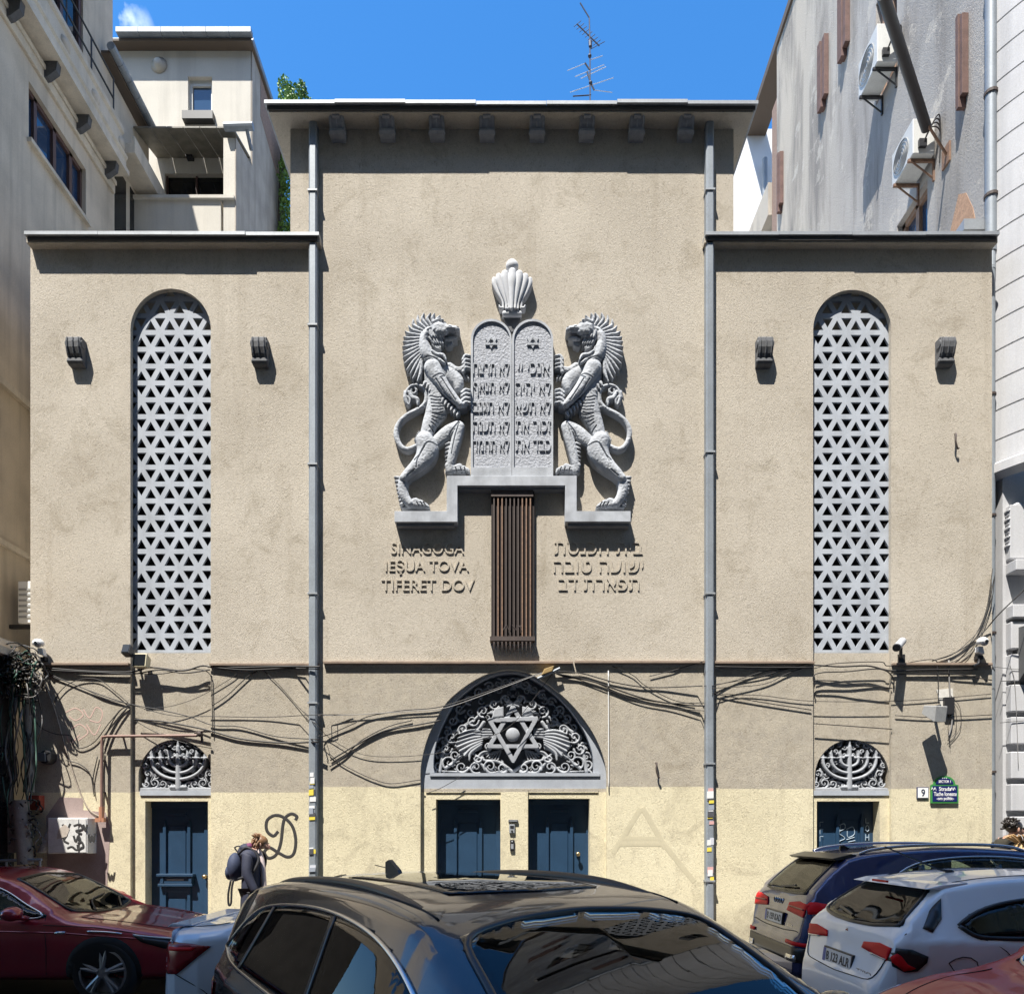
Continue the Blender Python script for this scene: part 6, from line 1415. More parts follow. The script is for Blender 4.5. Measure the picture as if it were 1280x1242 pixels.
cable([(52, 838), (85, 852), (120, 866), (160, 879), (200, 887), (235, 895), (266, 906), (300, 908), (345, 920), (398, 924, .15)], .011, 'black cable sagging from the tangle across the left wing to the rain pipe')
cable([(55, 842), (100, 858), (130, 872), (162, 880), (215, 894), (266, 895), (330, 896), (398, 893, .15), (440, 893)], .008, 'thin cable running nearly level over the left lunette into the centre wall')
cable([(168, 899), (200, 901), (240, 908), (266, 914), (300, 923), (350, 928), (398, 927, .15)], .018, 'thick black cable slung low between left lunette and rain pipe')
cable([(168, 900), (195, 915), (230, 928), (265, 935)], .008, 'short thin cable drooping over the left lunette crown')
cable([(265, 882), (285, 868), (310, 845), (322, 838)], .009, 'short cable climbing to the batten right of the left window')
cable([(330, 838), (348, 855), (370, 880), (394, 905, .15)], .007, 'thin cable dropping slantwise to the left rain pipe')
cable([(180, 886), (215, 882), (250, 870), (285, 850), (296, 842)], .006, 'very thin cable arching up over the spandrel under the left window')
cable([(68, 878), (72, 868), (85, 855), (105, 848), (125, 850), (145, 865), (160, 878)], .008, 'loop of cable over the pink scribble on the left wall', .06)
bundle([([(128, 935, .06), (134, 915, .07), (148, 890, .07), (162, 880, .06)], .013, K), ([(131, 937, .06), (138, 916, .07), (152, 892, .07), (163, 881, .06)], .011, K), ([(134, 933, .06), (143, 908, .07), (155, 890, .07), (164, 879, .06)], .010, K), ([(129, 940, .05), (128, 960, .05), (128, 985, .05), (127, 1015, .06)], .016, K)], 'pair of heavy cables bending down along the copper gas pipe')
cable([(40, 890, .2), (50, 908, .12), (70, 917, .08), (88, 919, .06), (90, 928), (100, 935), (118, 927), (135, 905), (150, 887)], .009, 'long cable hanging in a deep loop left of the gas pipe')
cable([(83, 950), (100, 955), (113, 968), (118, 995), (116, 975), (122, 945)], .010, 'stiff cable end curling on the wall above the grey meter box')
cable([(53, 845), (66, 880), (75, 910), (88, 955), (100, 990), (112, 1012), (128, 1022)], .014, 'pale flaking cable running down slantwise to the gas pipe tap', .04, weathered('cable_pale', (0.38, 0.32, 0.26), .6, 20, .8, .2))
cable([(413, 950), (445, 931), (481, 913), (520, 906), (551, 900)], .016, 'thick cable end rising right of the left rain pipe to the portal arch')
cable([(412, 958), (432, 944), (452, 925), (485, 908), (515, 900)], .011, 'second cable end just below the thick one beside the portal arch', .045)
cable([(398, 920, .15), (410, 918), (440, 905), (461, 895), (500, 888), (551, 883), (607, 865), (664, 845), (690, 837, .1)], .011, 'black cable rising from left rain pipe over the portal arch', .06)
cable([(398, 894, .15), (440, 893), (477, 891), (520, 888), (559, 884), (624, 861), (672, 843), (692, 838, .1)], .008, 'thin pale cable rising across the portal arch to the clamp', .08, M_CGREY)
cable([(380, 889), (398, 908, .15), (412, 922), (440, 938), (470, 945), (522, 944), (560, 938), (595, 926), (640, 905), (692, 840, .1)], .006, 'very thin cable swagged across the portal relief', .07)
cable([(411, 941), (425, 953), (445, 964), (468, 974), (490, 979), (526, 974)], .009, 'drooping cable low on the centre wall left of the portal')
cable([(534, 991), (552, 984), (577, 970)], .007, 'short cable crossing the sill of the portal arch')
cable([(690, 838, .1), (725, 841), (748, 847), (770, 853), (800, 858), (827, 859), (878, 857, .14)], .012, 'upper black cable right of the portal, sagging to the right rain pipe')
bundle([([(690, 839, .1), (705, 845), (735, 850), (758, 857), (806, 873), (847, 880), (880, 882, .14)], .017, K), ([(692, 840, .1), (720, 848), (760, 862), (800, 877), (840, 885), (880, 888, .14)], .009, K), ([(700, 842, .1), (740, 851), (780, 868), (830, 878), (880, 878, .14)], .010, K)], 'heavy sagging cable bundle between portal clamp and right rain pipe')
cable([(765, 832), (790, 843), (807, 857), (840, 874), (868, 880)], .008, 'cable dropping from the batten onto the sagging bundle')
cable([(812, 845), (840, 838), (860, 832), (880, 826, .14)], .008, 'cable rising to the batten beside the right rain pipe')
cable([(760.5, 838, .03), (760.7, 900, .03), (761, 990, .03)], .010, 'white conduit running straight down beside the portal', .03, M_WHITEP, group=None, name='conduit', cat='conduit')
t = thing('cable_clamp', 'small yellowish clamp holding cables above the portal arch', 'clamp', tuple(W(688, 839)))
m = MB(); m.prism([(X(676), Z(846)), (X(690), Z(841)), (X(692), Z(834)), (X(680), Z(838))], D - .13, D); m.build('block', weathered('ochre_clamp', (0.33, 0.22, 0.08), .6, 14, .7), t, bevel=.01)
m = MB(); m.tube([W(672, 848, D - .1), W(700, 835, D - .1)], .02, 8); m.build('bolt', M_ZINC, t)
bundle([([(890, 860, .14), (953, 855), (983, 842), (1014, 831)], .009, K), ([(880, 857, .14), (915, 852), (950, 845), (980, 837), (1014, 828)], .008, K), ([(890, 857, .14), (920, 850), (960, 838), (1012, 834)], .010, K), ([(893, 833, .1), (950, 834, .09), (1016, 834, .09)], .017, K)], 'fan of black cables gathered beside the right rain pipe at batten height')
cable([(890, 866, .14), (920, 868), (953, 869), (1016, 876), (1117, 876), (1180, 872), (1239, 867)], .007, 'thin level cable crossing the whole right wing under the window')
cable([(893, 867), (950, 877), (1014, 887)], .010, 'cable sloping down left of the right niche')
cable([(1017, 904), (1060, 907), (1115, 911)], .010, 'straight cable across the spandrel just above right lunette')
cable([(1018, 850), (1045, 851), (1070, 855), (1115, 860)], .012, 'thick cable across the spandrel just below the right window')
cable([(1119, 894), (1160, 896), (1200, 895), (1240, 893)], .009, 'level cable at lamp height right of the right niche')
bundle([([(1018, 831, .07), (1050, 833, .09), (1085, 832, .09), (1113, 838, .09), (1150, 837, .1), (1222, 836, .1)], .018, K), ([(1018, 835, .09), (1045, 829, .09), (1100, 827, .09), (1112, 832, .08), (1165, 824, .1), (1172, 838, .1), (1173, 868, .1)], .010, K), ([(1018, 858, .05), (1020, 842, .08), (1060, 839, .1), (1100, 836, .1), (1116, 846, .08), (1117, 860, .04)], .014, K), ([(1116, 843, .06), (1180, 841, .09), (1200, 843, .09), (1240, 850, .05)], .012, K)], 'black cable bundle and conduit along the batten right of the right niche')
bundle([([(1165, 826), (1190, 818), (1210, 802), (1225, 785), (1236, 755), (1243, 720, .12)], .008, K), ([(1175, 830), (1195, 822), (1215, 800), (1232, 765), (1241, 710, .12)], .007, K), ([(1180, 831), (1205, 820), (1222, 800), (1238, 760), (1244, 715, .12)], .007, K), ([(1188, 828), (1200, 827), (1213, 815), (1225, 790), (1240, 745, .12)], .006, K)], 'thin cables fanning up the right edge of the synagogue wall')
cable([(1165, 826), (1195, 815), (1225, 794), (1250, 766, .2), (1290, 728, .4)], .012, 'thick cable rising past the right corner to the stone house')
bundle([([(1186, 825), (1187, 860), (1190, 900), (1186, 920)], .016, M_CGREY), ([(1188, 868), (1200, 885), (1200, 910), (1186, 928)], .005, K), ([(1189, 870), (1195, 890), (1194, 915), (1184, 925)], .005, K), ([(1188, 880), (1185, 905), (1188, 935)], .005, K)], 'loose hanging wires and grey conduit right of the wall lamp')
bundle([([(1262, 830, -.02), (1268, 850, -.02), (1271, 900, -.02), (1273, 960, -.02)], .006, M_CGREY), ([(1240, 833, .02), (1268, 836, .02), (1280, 836, .02)], .005, K), ([(1251, 851, .02), (1266, 851, .02)], .008, K), ([(1250, 903, .02), (1285, 900, .02)], .007, K)], 'thin stray wires on the rusticated courses of the stone house')

# ------------------------------------------------------------------ tangle of cables on the left
def tangle():
    t = thing('cable_tangle', 'dark tangle of coiled black and green cables on the shaded shop bay', 'cables', (-6.7, 9.9, 3.5)); rng = random.Random(11)
    mats = [M_CABLE, M_CABLE, plain('cable_green', (0.03, 0.085, 0.06), .6), M_CGREY, plain('cable_darkgrey', (0.06, 0.06, 0.06), .6)]
    ms = [MB() for _ in mats]
    for k in range(52):
        i = rng.randrange(5); cx, cy = rng.uniform(-8, 40), rng.uniform(818, 862); r = rng.uniform(8, 26); a0 = rng.uniform(0, 6.3); n = 14; sp_ = rng.uniform(3, 7)
        pts = [(cx + r * math.cos(a0 + sp_ * q / n) * rng.uniform(.85, 1.1), cy + r * .75 * math.sin(a0 + sp_ * q / n) * rng.uniform(.85, 1.1), rng.uniform(.1, .4)) for q in range(n)]
        ms[i].tube([W(a, b, D - o) for a, b, o in spline(pts, 3)], rng.choice((.006, .008, .011)), 5)
    for k in range(34):
        i = rng.randrange(5); x = rng.uniform(2, 46); y = rng.uniform(820, 850); pts = [(x, y, rng.uniform(.1, .4))]
        for q in range(6): x += rng.uniform(-9, 7); y += rng.uniform(14, 40); x = min(max(x, -4), 52); pts.append((x, y, rng.uniform(.08, .4)))
        ms[i].tube([W(a, b, D - o) for a, b, o in spline(pts, 5)], rng.choice((.005, .008, .012)), 5)
    for k in range(22):
        i = rng.choice((0, 1, 3, 3, 4)); cx, cy = rng.uniform(12, 44), rng.uniform(1000, 1075); r = rng.uniform(5, 15); a0 = rng.uniform(0, 6.3); n = 12
        pts = [(cx + r * math.cos(a0 + 4 * q / n) * rng.uniform(.7, 1.1), cy + r * math.sin(a0 + 4 * q / n) * rng.uniform(.8, 1.1), rng.uniform(.1, .4)) for q in range(n)]
        ms[i].tube([W(a, b, D - o) for a, b, o in spline(pts, 3)], rng.choice((.007, .011)), 5)
    for i, (m, mt) in enumerate(zip(ms, mats)):
        o = m.build('coils', mt, t, smooth=True, fix=False); o['kind'] = 'stuff'
    m = MB(); m.tube([W(33, 860, D - .12), W(38, 990, D - .12)], .055, 10); m.tube([W(26, 1000, D - .3), W(32, 1080, D - .3)], .10, 10); m.build('riser_pipe', weathered('riser_grey', (0.25, 0.24, 0.22), .6, 8, .8), t, smooth='auto')
    for bx_ in ((10, 38, 1065, 1005), (-5, 20, 860, 815)): MB().box(X(bx_[0]), X(bx_[1]), D - .22, D - .02, Z(bx_[2]), Z(bx_[3])).build('splice_box', weathered('splice_dirty', (0.30, 0.29, 0.28), .5, 16, .8), t, bevel=.01)
    m = MB(); m.box(X(41), X(56), D - .12, D - .0, Z(1012), Z(994)); m.build('red_box', plain('red_dull', (0.35, 0.06, 0.03), .6), t, bevel=.008)
tangle()
# ------------------------------------------------------------------ cameras, lamps, boxes
def dome_camera(px, py, label):
    t = thing('security_camera', label, 'camera', tuple(W(px, py + 12)), 'white dome security cameras')
    yb = D - .13; c = W(px, py, yb)
    m = MB(); m.lathe([(0, .06), (.04, .055), (.068, .03), (.075, 0), (.07, -.02), (.055, -.03), (0, -.03)], c, 'z', 22); b = m.build('housing', M_WHITEP, t, smooth=True)
    m = MB(); m.ball((c.x + .01, c.y - .03, c.z - .012), .05, n=16); m.build('dome', plain('dome_grey', (0.28, 0.28, 0.29), .1), t, smooth=True)
    m = MB(); m.lathe([(0, -.0), (.022, 0), (.022, .012), (0, .012)], (c.x + .01, c.y - .082, c.z - .01), 'y', 14); m.build('lens', M_GLASSDARK, t)
    m = MB(); m.prism([(c.x - .035, c.z - .05), (c.x + .03, c.z - .05), (c.x + .055, c.z - .16), (c.x - .04, c.z - .13)], D - .1, D - .02); m.build('mount', M_WHITEP, t, bevel=.008)
    m = MB(); m.box(c.x - .035, c.x + .05, D - .07, D, c.z - .22, c.z - .17); m.tube(spline([(c.x, D - .06, c.z - .2), (c.x - .02, D - .07, c.z - .28), (c.x - .1, D - .09, c.z - .32)], 5), .018, 8); m.build('back_plate', M_BLACK, t)
dome_camera(48, 804, 'white dome camera at the left corner above the cable tangle'); dome_camera(1228, 802, 'white dome camera at the right corner beside the drainpipe')
def flood(px, py, w, h, d, tilt, label, body, name='floodlight', face=None, off=.1):
    t = thing(name, label, 'floodlight', tuple(W(px, py)), 'small floodlights on the facade')
    c = W(px, py, D - off - d / 2); m = MB()
    m.prism([(-d / 2, -h / 2), (d / 2, -h * .35), (d / 2, h * .35), (-d / 2, h / 2)], -w / 2, w / 2, axis='x')
    rot = Matrix.Rotation(R(tilt), 3, 'X'); m.v = [tuple(rot @ Vector(v) + c) for v in m.v]; m.build('lamp_head', body, t, bevel=.01)
    m2 = MB(); m2.box(-w * .42, w * .42, -d / 2 - .006, -d / 2 + .002, -h * .4, h * .4); m2.v = [tuple(rot @ Vector(v) + c) for v in m2.v]; m2.build('lamp_glass', face or M_GLASSDARK, t)
    m3 = MB(); m3.tube([c, Vector((c.x, D, c.z + .02))], .016, 8); m3.box(c.x - .03, c.x + .03, D - .02, D, c.z - .03, c.z + .06); m3.build('arm', M_BLACK, t)
    return t
flood(160, 814, .11, .15, .13, -25, 'small dark floodlight at the lower left of the left lattice window', M_BLACK)
flood(177, 827, .19, .20, .13, -12, 'cream floodlight just below the left lattice window', weathered('cream_plastic', (0.56, 0.50, 0.33), .85, 8, .5), off=.03)
t = thing('spot_camera', 'grey bullet camera just right of the right lattice window', 'camera', tuple(W(1125, 815)))
a, b = W(1128, 801, D - .12), W(1121, 809, D - .30); m = MB(); m.tube([a, b], .052, 16); m.build('barrel', weathered('camera_grey', (0.40, 0.41, 0.43), .8, 8, .4), t, smooth='auto')
m = MB(); m.tube([b, b + (b - a) * .08], [.056, .05], 16); m.build('lens_ring', M_BLACK, t)
m = MB(); m.tube([W(1126, 805, D - .15), W(1126, 818, D - .06), W(1126, 824, D)], .022, 8); m.box(X(1122), X(1130), D - .03, D, Z(829), Z(818)); m.build('mount', M_BLACK, t)
t = thing('wall_lamp', 'large grey box floodlight tilted down at right of the right niche', 'floodlight', tuple(W(1172, 890)))
m = MB(); c = W(1169, 890, D - .27); w, h, d = .19, .21, .26
m.prism([(-d / 2, -h * .5), (d / 2, -h * .25), (d / 2, h * .3), (-d / 2 + .05, h * .5)], -w / 2, w / 2, axis='x'); rot = Matrix.Rotation(R(14), 3, 'Z') @ Matrix.Rotation(R(22), 3, 'X'); m.v = [tuple(rot @ Vector(v) + c) for v in m.v]
m.build('lamp_head', weathered('lamp_grey', (0.36, 0.36, 0.35), .75, 10, .6), t, bevel=.01)
m = MB(); m.tube([c, Vector((c.x + .1, D - .2, c.z + .1)), Vector((c.x + .12, D, c.z + .1))], .022, 8); m.box(X(1178), X(1190), D - .06, D, Z(893), Z(872)); m.build('arm', M_BLACK, t)
m = MB(); m.prism([(X(1170), Z(862)), (X(1190), Z(860)), (X(1192), Z(885)), (X(1180), Z(898)), (X(1174), Z(876))], D - .012, D); m.build('bare_plaster', weathered('bare_plaster', (0.62, 0.60, 0.55), .8, 20, .9), t)
# meter box with scribbles, tap pipe
t = thing('meter_box', 'pale grey meter box with black scribbles on the left wing wall', 'box', tuple(W(98, 1066)))
x0, x1, z0, z1, yf = X(72), X(121), Z(1066), Z(1022), D - .22
m = MB(); m.box(x0, x1, yf, D, z0, z1); m.build('cabinet', weathered('box_grey', (0.60, 0.60, 0.58), .75, 8, .6), t, bevel=.012)
m = MB(); m.box(x0 + .02, X(110), yf - .012, yf + .002, z0 + .02, z1 - .02); m.box(X(112), x1 - .02, yf - .008, yf + .002, z0 + .02, z1 - .02); bx = m.build('cabinet_door', weathered('box_pale', (0.66, 0.66, 0.64), .7, 10, .6), t)
gm = MB()
for st in ([(78, 1030), (84, 1036), (88, 1029)], [(84, 1036), (84, 1042)], [(78, 1048), (84, 1043), (80, 1050), (86, 1054)], [(92, 1032), (100, 1030), (103, 1036), (95, 1038), (102, 1042)], [(92, 1044), (95, 1052), (98, 1044), (101, 1052)], [(104, 1030), (107, 1038), (109, 1030)], [(111, 1042), (113, 1052), (115, 1044), (117, 1052), (119, 1041)], [(84, 1060), (90, 1058), (96, 1062), (104, 1058)], [(97, 1054), (102, 1052), (104, 1058), (98, 1060), (97, 1055)]):
    gm.tube([W(a, b, yf - .012) for a, b in spline(st, 4)], .016, 5)
gm.v = [(a, yf - .012 + (b - yf + .012) * .2, c) for a, b, c in gm.v]; gm.build('scribble', plain('ink_black', (0.03, 0.03, 0.03), .7), bx)
m = MB(); m.prism([W(86, 1046, 0).xz if 0 else (X(84), Z(1048)), (X(96), Z(1045)), (X(100), Z(1036)), (X(94), Z(1030)), (X(86), Z(1036))], yf - .016, yf - .011); m.build('torn_sticker', weathered('torn_paper', (0.48, 0.42, 0.36), .7, 20, .8), bx)
t = thing('gas_pipe', 'thin copper gas pipe crossing above the left door and running down the wall', 'pipe', tuple(W(127, 1030)))
M_COP = weathered('copper_pipe', (0.25, 0.15, 0.12), .6, 8, .5, .2, .001, 60)
m = MB(); yq = D - .09; m.tube([W(246, 919, yq), W(135, 920, yq), W(128, 921, yq), W(127.5, 927, yq), W(127, 1010, yq)], .020, 10); m.build('tube', M_COP, t, smooth='auto')
m = MB(); m.tube([W(127, 1008, yq), W(127, 1026, yq)], .035, 10); m.box(X(120, yq), X(131, yq), yq - .03, yq + .03, Z(1027, yq), Z(1022, yq)); m.build('tap', plain('tap_orange', (0.42, 0.20, 0.12), .5), t)
m = MB()
for px, py in ((150, 920), (200, 920), (127, 950), (127, 990)): c = W(px, py, yq); m.box(c.x - .012, c.x + .012, yq, D, c.z - .012, c.z + .012)
m.build('clip', M_BROWN, t)
m = MB(); m.tube([W(246, 919, yq), W(252, 918, yq + .02), W(253, 930, yq + .03)], .018, 8); m.ball(W(250, 917, yq), .04); m.tube([W(243, 916, yq), W(256, 913, yq - .03)], .012, 6); m.build('end_fitting', M_BROWN, t)
t = thing('meter', 'small round black meter on the shaded left corner of the wall', 'meter', tuple(W(56, 946)))
c = W(57, 946, D - .1); m = MB(); m.lathe([(0, -.02), (.085, -.02), (.095, 0), (.095, .1), (0, .1)], c, 'y', 24); m.build('case', M_BLACK, t, smooth='auto')
m = MB(); m.box(c.x - .08, c.x + .02, c.y - .05, c.y - .01, c.z - .06, c.z + .06); m.build('dial', plain('dial_grey', (0.12, 0.13, 0.14), .3), t, bevel=.006)
m = MB()
for k in range(15):
    q = k / 14; m.lathe([(.05, -.018), (.062, 0), (.05, .018)], (0, 0, 0), 'z', 14)
    n0 = len(m.v) - 42; cc_ = W(66, 1034, D - .14).lerp(W(53, 1064, D - .14), q)
    for i in range(n0, len(m.v)): m.v[i] = (m.v[i][0] + cc_.x, m.v[i][1] + cc_.y, m.v[i][2] + cc_.z)
o = m.build('flexible_duct', weathered('duct_grey', (0.42, 0.42, 0.42), .7, 8, .5), None, smooth='auto'); tag(o, 'short ribbed grey duct hanging left of the scribbled meter box', 'duct')
t = thing('handrail', 'grey metal rail beside the tangle behind the dark red car', 'rail', (X(-20), D - .35, .1))
m = MB(); m.tube([W(-30, 1076, D - .35), W(52, 1074, D - .35)], .02, 8); m.build('rail', M_ZINC, t)
m = MB(); m.tube([W(8, 1075, D - .35), (X(8, D - .35), D - .35, .1)], .016, 8); m.tube([W(50, 1074, D - .35), (X(50, D - .35), D - .35, .1)], .016, 8); m.build('post', M_ZINC, t)
# plaster repairs on the left corner
m = MB(); m.prism([(X(75), Z(996)), (X(104), Z(997)), (X(104), Z(1012)), (X(132), Z(1015)), (X(138), Z(1035)), (X(134), Z(1110)), (X(60), Z(1110)), (X(58), Z(1020))], D - .004, D + .001); adopt(m.build('plaster_repair', weathered('pinkish_repair', (0.36, 0.28, 0.26), .7, 4, .9, .4), None), syn)
# intercom, bell and name plates between the two portal doors
ym = D + .05
for nm, lab, bx_, mt in (('name_plate', 'small dark name plate between the two portal doors', (635.5, 647.5, 1024, 1027.5), M_DARKSTONE), ('intercom', 'square metal intercom panel between the two portal doors', (636.5, 643.5, 1030, 1041), M_SHEET), ('door_phone', 'narrow dark key lock box below the intercom', (637.5, 643, 1049, 1063), M_BLACK)):
    a, b, c, d = bx_; t = thing(nm, lab, nm.replace('_', ' '), tuple(W(a, d, ym)))
    m = MB(); m.box(X(a, ym), X(b, ym), ym - .03, ym, Z(d, ym), Z(c, ym)); m.build('casing', mt, t, bevel=.006)
    m = MB(); xx, zz = X((a + b) / 2, ym), Z((c + d) / 2, ym)
    if nm == 'intercom': m.box(xx - .025, xx + .025, ym - .034, ym - .03, zz + .01, zz + .045); m.ball((xx, ym - .03, zz - .03), .014); m.build('buttons', M_BLACK, t)
    elif nm == 'door_phone': m.box(xx - .018, xx + .018, ym - .036, ym - .03, zz - .05, zz + .02); m.ball((xx, ym - .03, zz + .05), .012); m.build('buttons', M_SHEET, t)
    else: m.box(xx - .05, xx + .05, ym - .034, ym - .03, zz - .006, zz + .006); m.build('lettering', M_SHEET, t)
# street sign and house number
M_SBLUE = plain('enamel_blue', (0.012, 0.018, 0.105), .3); M_SGREEN = plain('enamel_green', (0.05, 0.24, 0.06), .35); M_SWH = plain('enamel_white', (0.78, 0.78, 0.76), .35)
t = thing('street_sign', 'blue enamel street name sign with green border and arched top', 'street sign', tuple(W(1179, 1003)))
out = [(1162, 1003.5), (1196.5, 1003.5), (1196.5, 981), (1193, 980)] + [(1179 + 13.5 * math.cos(R(a)), 980 - 10.5 * math.sin(R(a))) for a in range(0, 181, 12)] + [(1164.5, 980), (1162, 981)]
yf = D - .03; m = MB(); m.prism([(X(a), Z(b)) for a, b in out], yf, D - .01); m.build('border', M_SGREEN, t)
m = MB(); m.prism([(X(a), Z(b)) for a, b in ((1164, 1001.5), (1194.8, 1001.5), (1194.8, 982), (1164, 982))], yf - .004, yf + .002); m.prism([(X(1179 + 11 * math.cos(R(a))), Z(980 - 8.2 * math.sin(R(a)))) for a in range(0, 181, 12)], yf - .004, yf + .002); m.build('panel', M_SBLUE, t)
for s, a, b, y0, y1 in (('SECTOR 1', 1171.5, 1186.5, 975, 978.2), ('Strada', 1172, 1187, 983.2, 988.2), ('Tache Ionescu', 1165.5, 1193.5, 989.5, 994.5), ('-om politic-', 1169, 1190.5, 995.5, 1000.8), ('* * *', 1176, 1182, 971.8, 973.2)):
    text_mesh(s, X(a), X(b), Z(y1), Z(y0), yf - .004, .003, 'lettering', M_SWH, t, bold=.012)
for sg in (-1, 1):
    m = MB()
    for k in range(2): m.tube(spline([W(1179.3 + sg * (9 + 3.2 * k), 987.5, yf - .005), W(1179.3 + sg * (10.5 + 3.2 * k), 984, yf - .005), W(1179.3 + sg * (11.5 + 3.2 * k), 986.5, yf - .005)], 5), .004, 5)
    m.build('scroll_ornament', M_SWH, t)
t = thing('house_number', 'white enamel plate with the black number nine left of the street sign', 'house number', tuple(W(1153, 997)))
m = MB(); m.box(X(1145.5), X(1160), D - .018, D, Z(997.5), Z(983.5)); m.build('border', plain('enamel_navy', (0.02, 0.03, 0.1), .3), t); m = MB(); m.box(X(1146.3), X(1159.2), D - .022, D - .017, Z(996.7), Z(984.3)); m.build('plate', M_SWH, t)
text_mesh('9', X(1150.5), X(1155.2), Z(995), Z(986), D - .022, .003, 'numeral', plain('enamel_black', (0.015, 0.02, 0.05), .3), t, bold=.01)
# two stray iron hooks
for px, py, lab in ((1196, 551, 'bent iron hook sticking from the right wing wall'), (822, 962, 'small bent iron hook on the centre wall right of the portal')):
    o = MB().tube([W(a, b, D - o_) for a, b, o_ in spline([(px - 2, py - 9, 0), (px - 1, py - 8, .06), (px - 1.5, py, .07), (px + 1, py + 9, .06), (px + 2.5, py + 9, .05)], 5)], .012, 6).build('hook', M_BROWN, None); tag(o, lab, 'hook')
# ------------------------------------------------------------------ people on the pavement
def skin_mesh(name, verts, edges, mat, parent, sub=2, root=0):
    """verts: (x, y, z, r) or (x, y, z, rx, ry); grown into one continuous surface"""
    me = bpy.data.meshes.new(name + '_bones'); me.from_pydata([v[:3] for v in verts], edges, []); o = bpy.data.objects.new(name + '_bones', me); COL.objects.link(o)
    sk = o.modifiers.new('skin', 'SKIN'); sk.use_smooth_shade = True
    if not me.skin_vertices:
        bm = bmesh.new(); bm.from_mesh(me); bm.verts.layers.skin.verify(); bm.to_mesh(me); bm.free()
    for i, v in enumerate(verts):
        d = me.skin_vertices[0].data[i]; d.radius = (v[3], v[4] if len(v) > 4 else v[3]); d.use_root = (i == root)
    ss = o.modifiers.new('sub', 'SUBSURF'); ss.levels = sub; ss.render_levels = sub
    dg = bpy.context.evaluated_depsgraph_get(); dg.update(); m2 = bpy.data.meshes.new_from_object(o.evaluated_get(dg)); COL.objects.unlink(o); bpy.data.objects.remove(o)
    m2.name = name; m2.materials.clear(); m2.materials.append(mat); m2.polygons.foreach_set('use_smooth', [True] * len(m2.polygons))
    ob = bpy.data.objects.new(name, m2); COL.objects.link(ob); ob.parent = parent; return ob
M_SKIN = weathered('skin', (0.46, 0.27, 0.20), .88, 20, .5, .1, .0005, 200)
def person(label, loc, yaw, H, bow, coat, trouser, hair, long_hair, hem, group=None, stride=.16, lining=None, shirt=None, glasses=False):
    t = thing('person', label, 'person', (0, 0, 0), group, world=False); t.location = loc; t.rotation_euler = (0, 0, yaw); k = H / 1.66
    hx = .03 + bow * .085; hz = 1.555 - bow * .045; V = []; E = []
    def ch(pts, start=None):
        i0 = len(V)
        for p in pts: V.append(tuple(q * k for q in p))
        n = len(V)
        if start is not None: E.append((start, i0))
        E.extend((i, i + 1) for i in range(i0, n - 1)); return n - 1
    ch([(0, 0, .93, .105, .135)]); ch([(-.01, 0, 1.10, .095, .125), (-.005, 0, 1.27, .105, .145), (0, 0, 1.39, .07, .11), (.02, 0, 1.45, .047), (hx * .7, 0, 1.49, .045), (hx + .01, 0, hz - .045, .062), (hx + .02, 0, hz + .005, .082, .074), (hx + .005, 0, hz + .06, .070, .065)], 0)
    tip = 1 + 6
    nb = len(V); ch([(hx + .075, 0, hz - .035, .030), (hx + .090, 0, hz - .075, .022)], tip)                                # muzzle and chin
    ch([(hx + .115, 0, hz - .018, .011)], nb)
    for sg in (-1, 1):
        f = stride * sg
        a = ch([(.0, sg * .09, .86, .088), (f * .55, sg * .095, .50, .056), (f * .9 - .03, sg * .095, .11, .036), (f * .9 + .01, sg * .10, .045, .036), (f * .9 + .13, sg * .105, .035, .030)], 0)
        w = ch([(.0, sg * .165, 1.375, .055), (-.03 - f * .2, sg * .215, 1.12, .042), (.03 - f * .5, sg * .215, .90, .029), (.05 - f * .55, sg * .212, .84, .030, .020)], 3)
        hp = V[w]
        for q, (dx, dy, ln) in enumerate(((.022, 0, .075), (.008, 0, .085), (-.006, 0, .08), (-.02, 0, .062), (.036, -sg * .012, .05))):
            b = (hp[0] / k + dx, hp[1] / k + dy, hp[2] / k - .022); bend = .010 + .004 * q
            ch([(b[0], b[1], b[2] - (.0 if q < 4 else -.012), .0085), (b[0] + bend + (.012 if q == 4 else 0), b[1], b[2] - ln * .5, .008), (b[0] + bend * 2.2 + (.014 if q == 4 else 0), b[1], b[2] - ln, .0068)], w)
    body = skin_mesh('body', V, E, M_SKIN, t)
    for sg in (-1, 1):
        m = MB(); m.ball(((hx + .080) * k, sg * .031 * k, (hz + .004) * k), .013 * k, .011 * k, .008 * k, 10); e = m.build('eye', plain('eye_dark', (.03, .02, .02), .2), None, smooth=True); e.parent = body
        m = MB(); m.ball(((hx + .005) * k, sg * .078 * k, (hz - .012) * k), .018 * k, .009 * k, .032 * k, 10); e = m.build('ear', M_SKIN, None, smooth=True); e.parent = body
    m = MB(); m.ball(((hx + .103) * k, 0, (hz - .052) * k), .010 * k, .024 * k, .007 * k, 10); e = m.build('mouth', plain('lips', (.30, .11, .10), .5), None, smooth=True); e.parent = body
    # coat: trunk and sleeves grown together
    V.clear(); E.clear(); hm = hem / k
    ch([(0, 0, 1.10, .145, .19)]); ch([(0, 0, 1.28, .145, .195), (0, 0, 1.405, .10, .15), (.005, 0, 1.455, .07, .085)], 0); ch([(0, 0, (1.10 + hm) / 2, .155, .20), (0, 0, hm + .02, .165, .205), (0, 0, hm, .16, .20)], 0)
    for sg in (-1, 1):
        f = stride * sg; ch([(.0, sg * .175, 1.365, .082), (-.03 - f * .2, sg * .225, 1.12, .068), (.025 - f * .45, sg * .222, .93, .052), (.032 - f * .47, sg * .222, .90, .050)], 2)
    ct = skin_mesh('coat', V, E, coat, t)
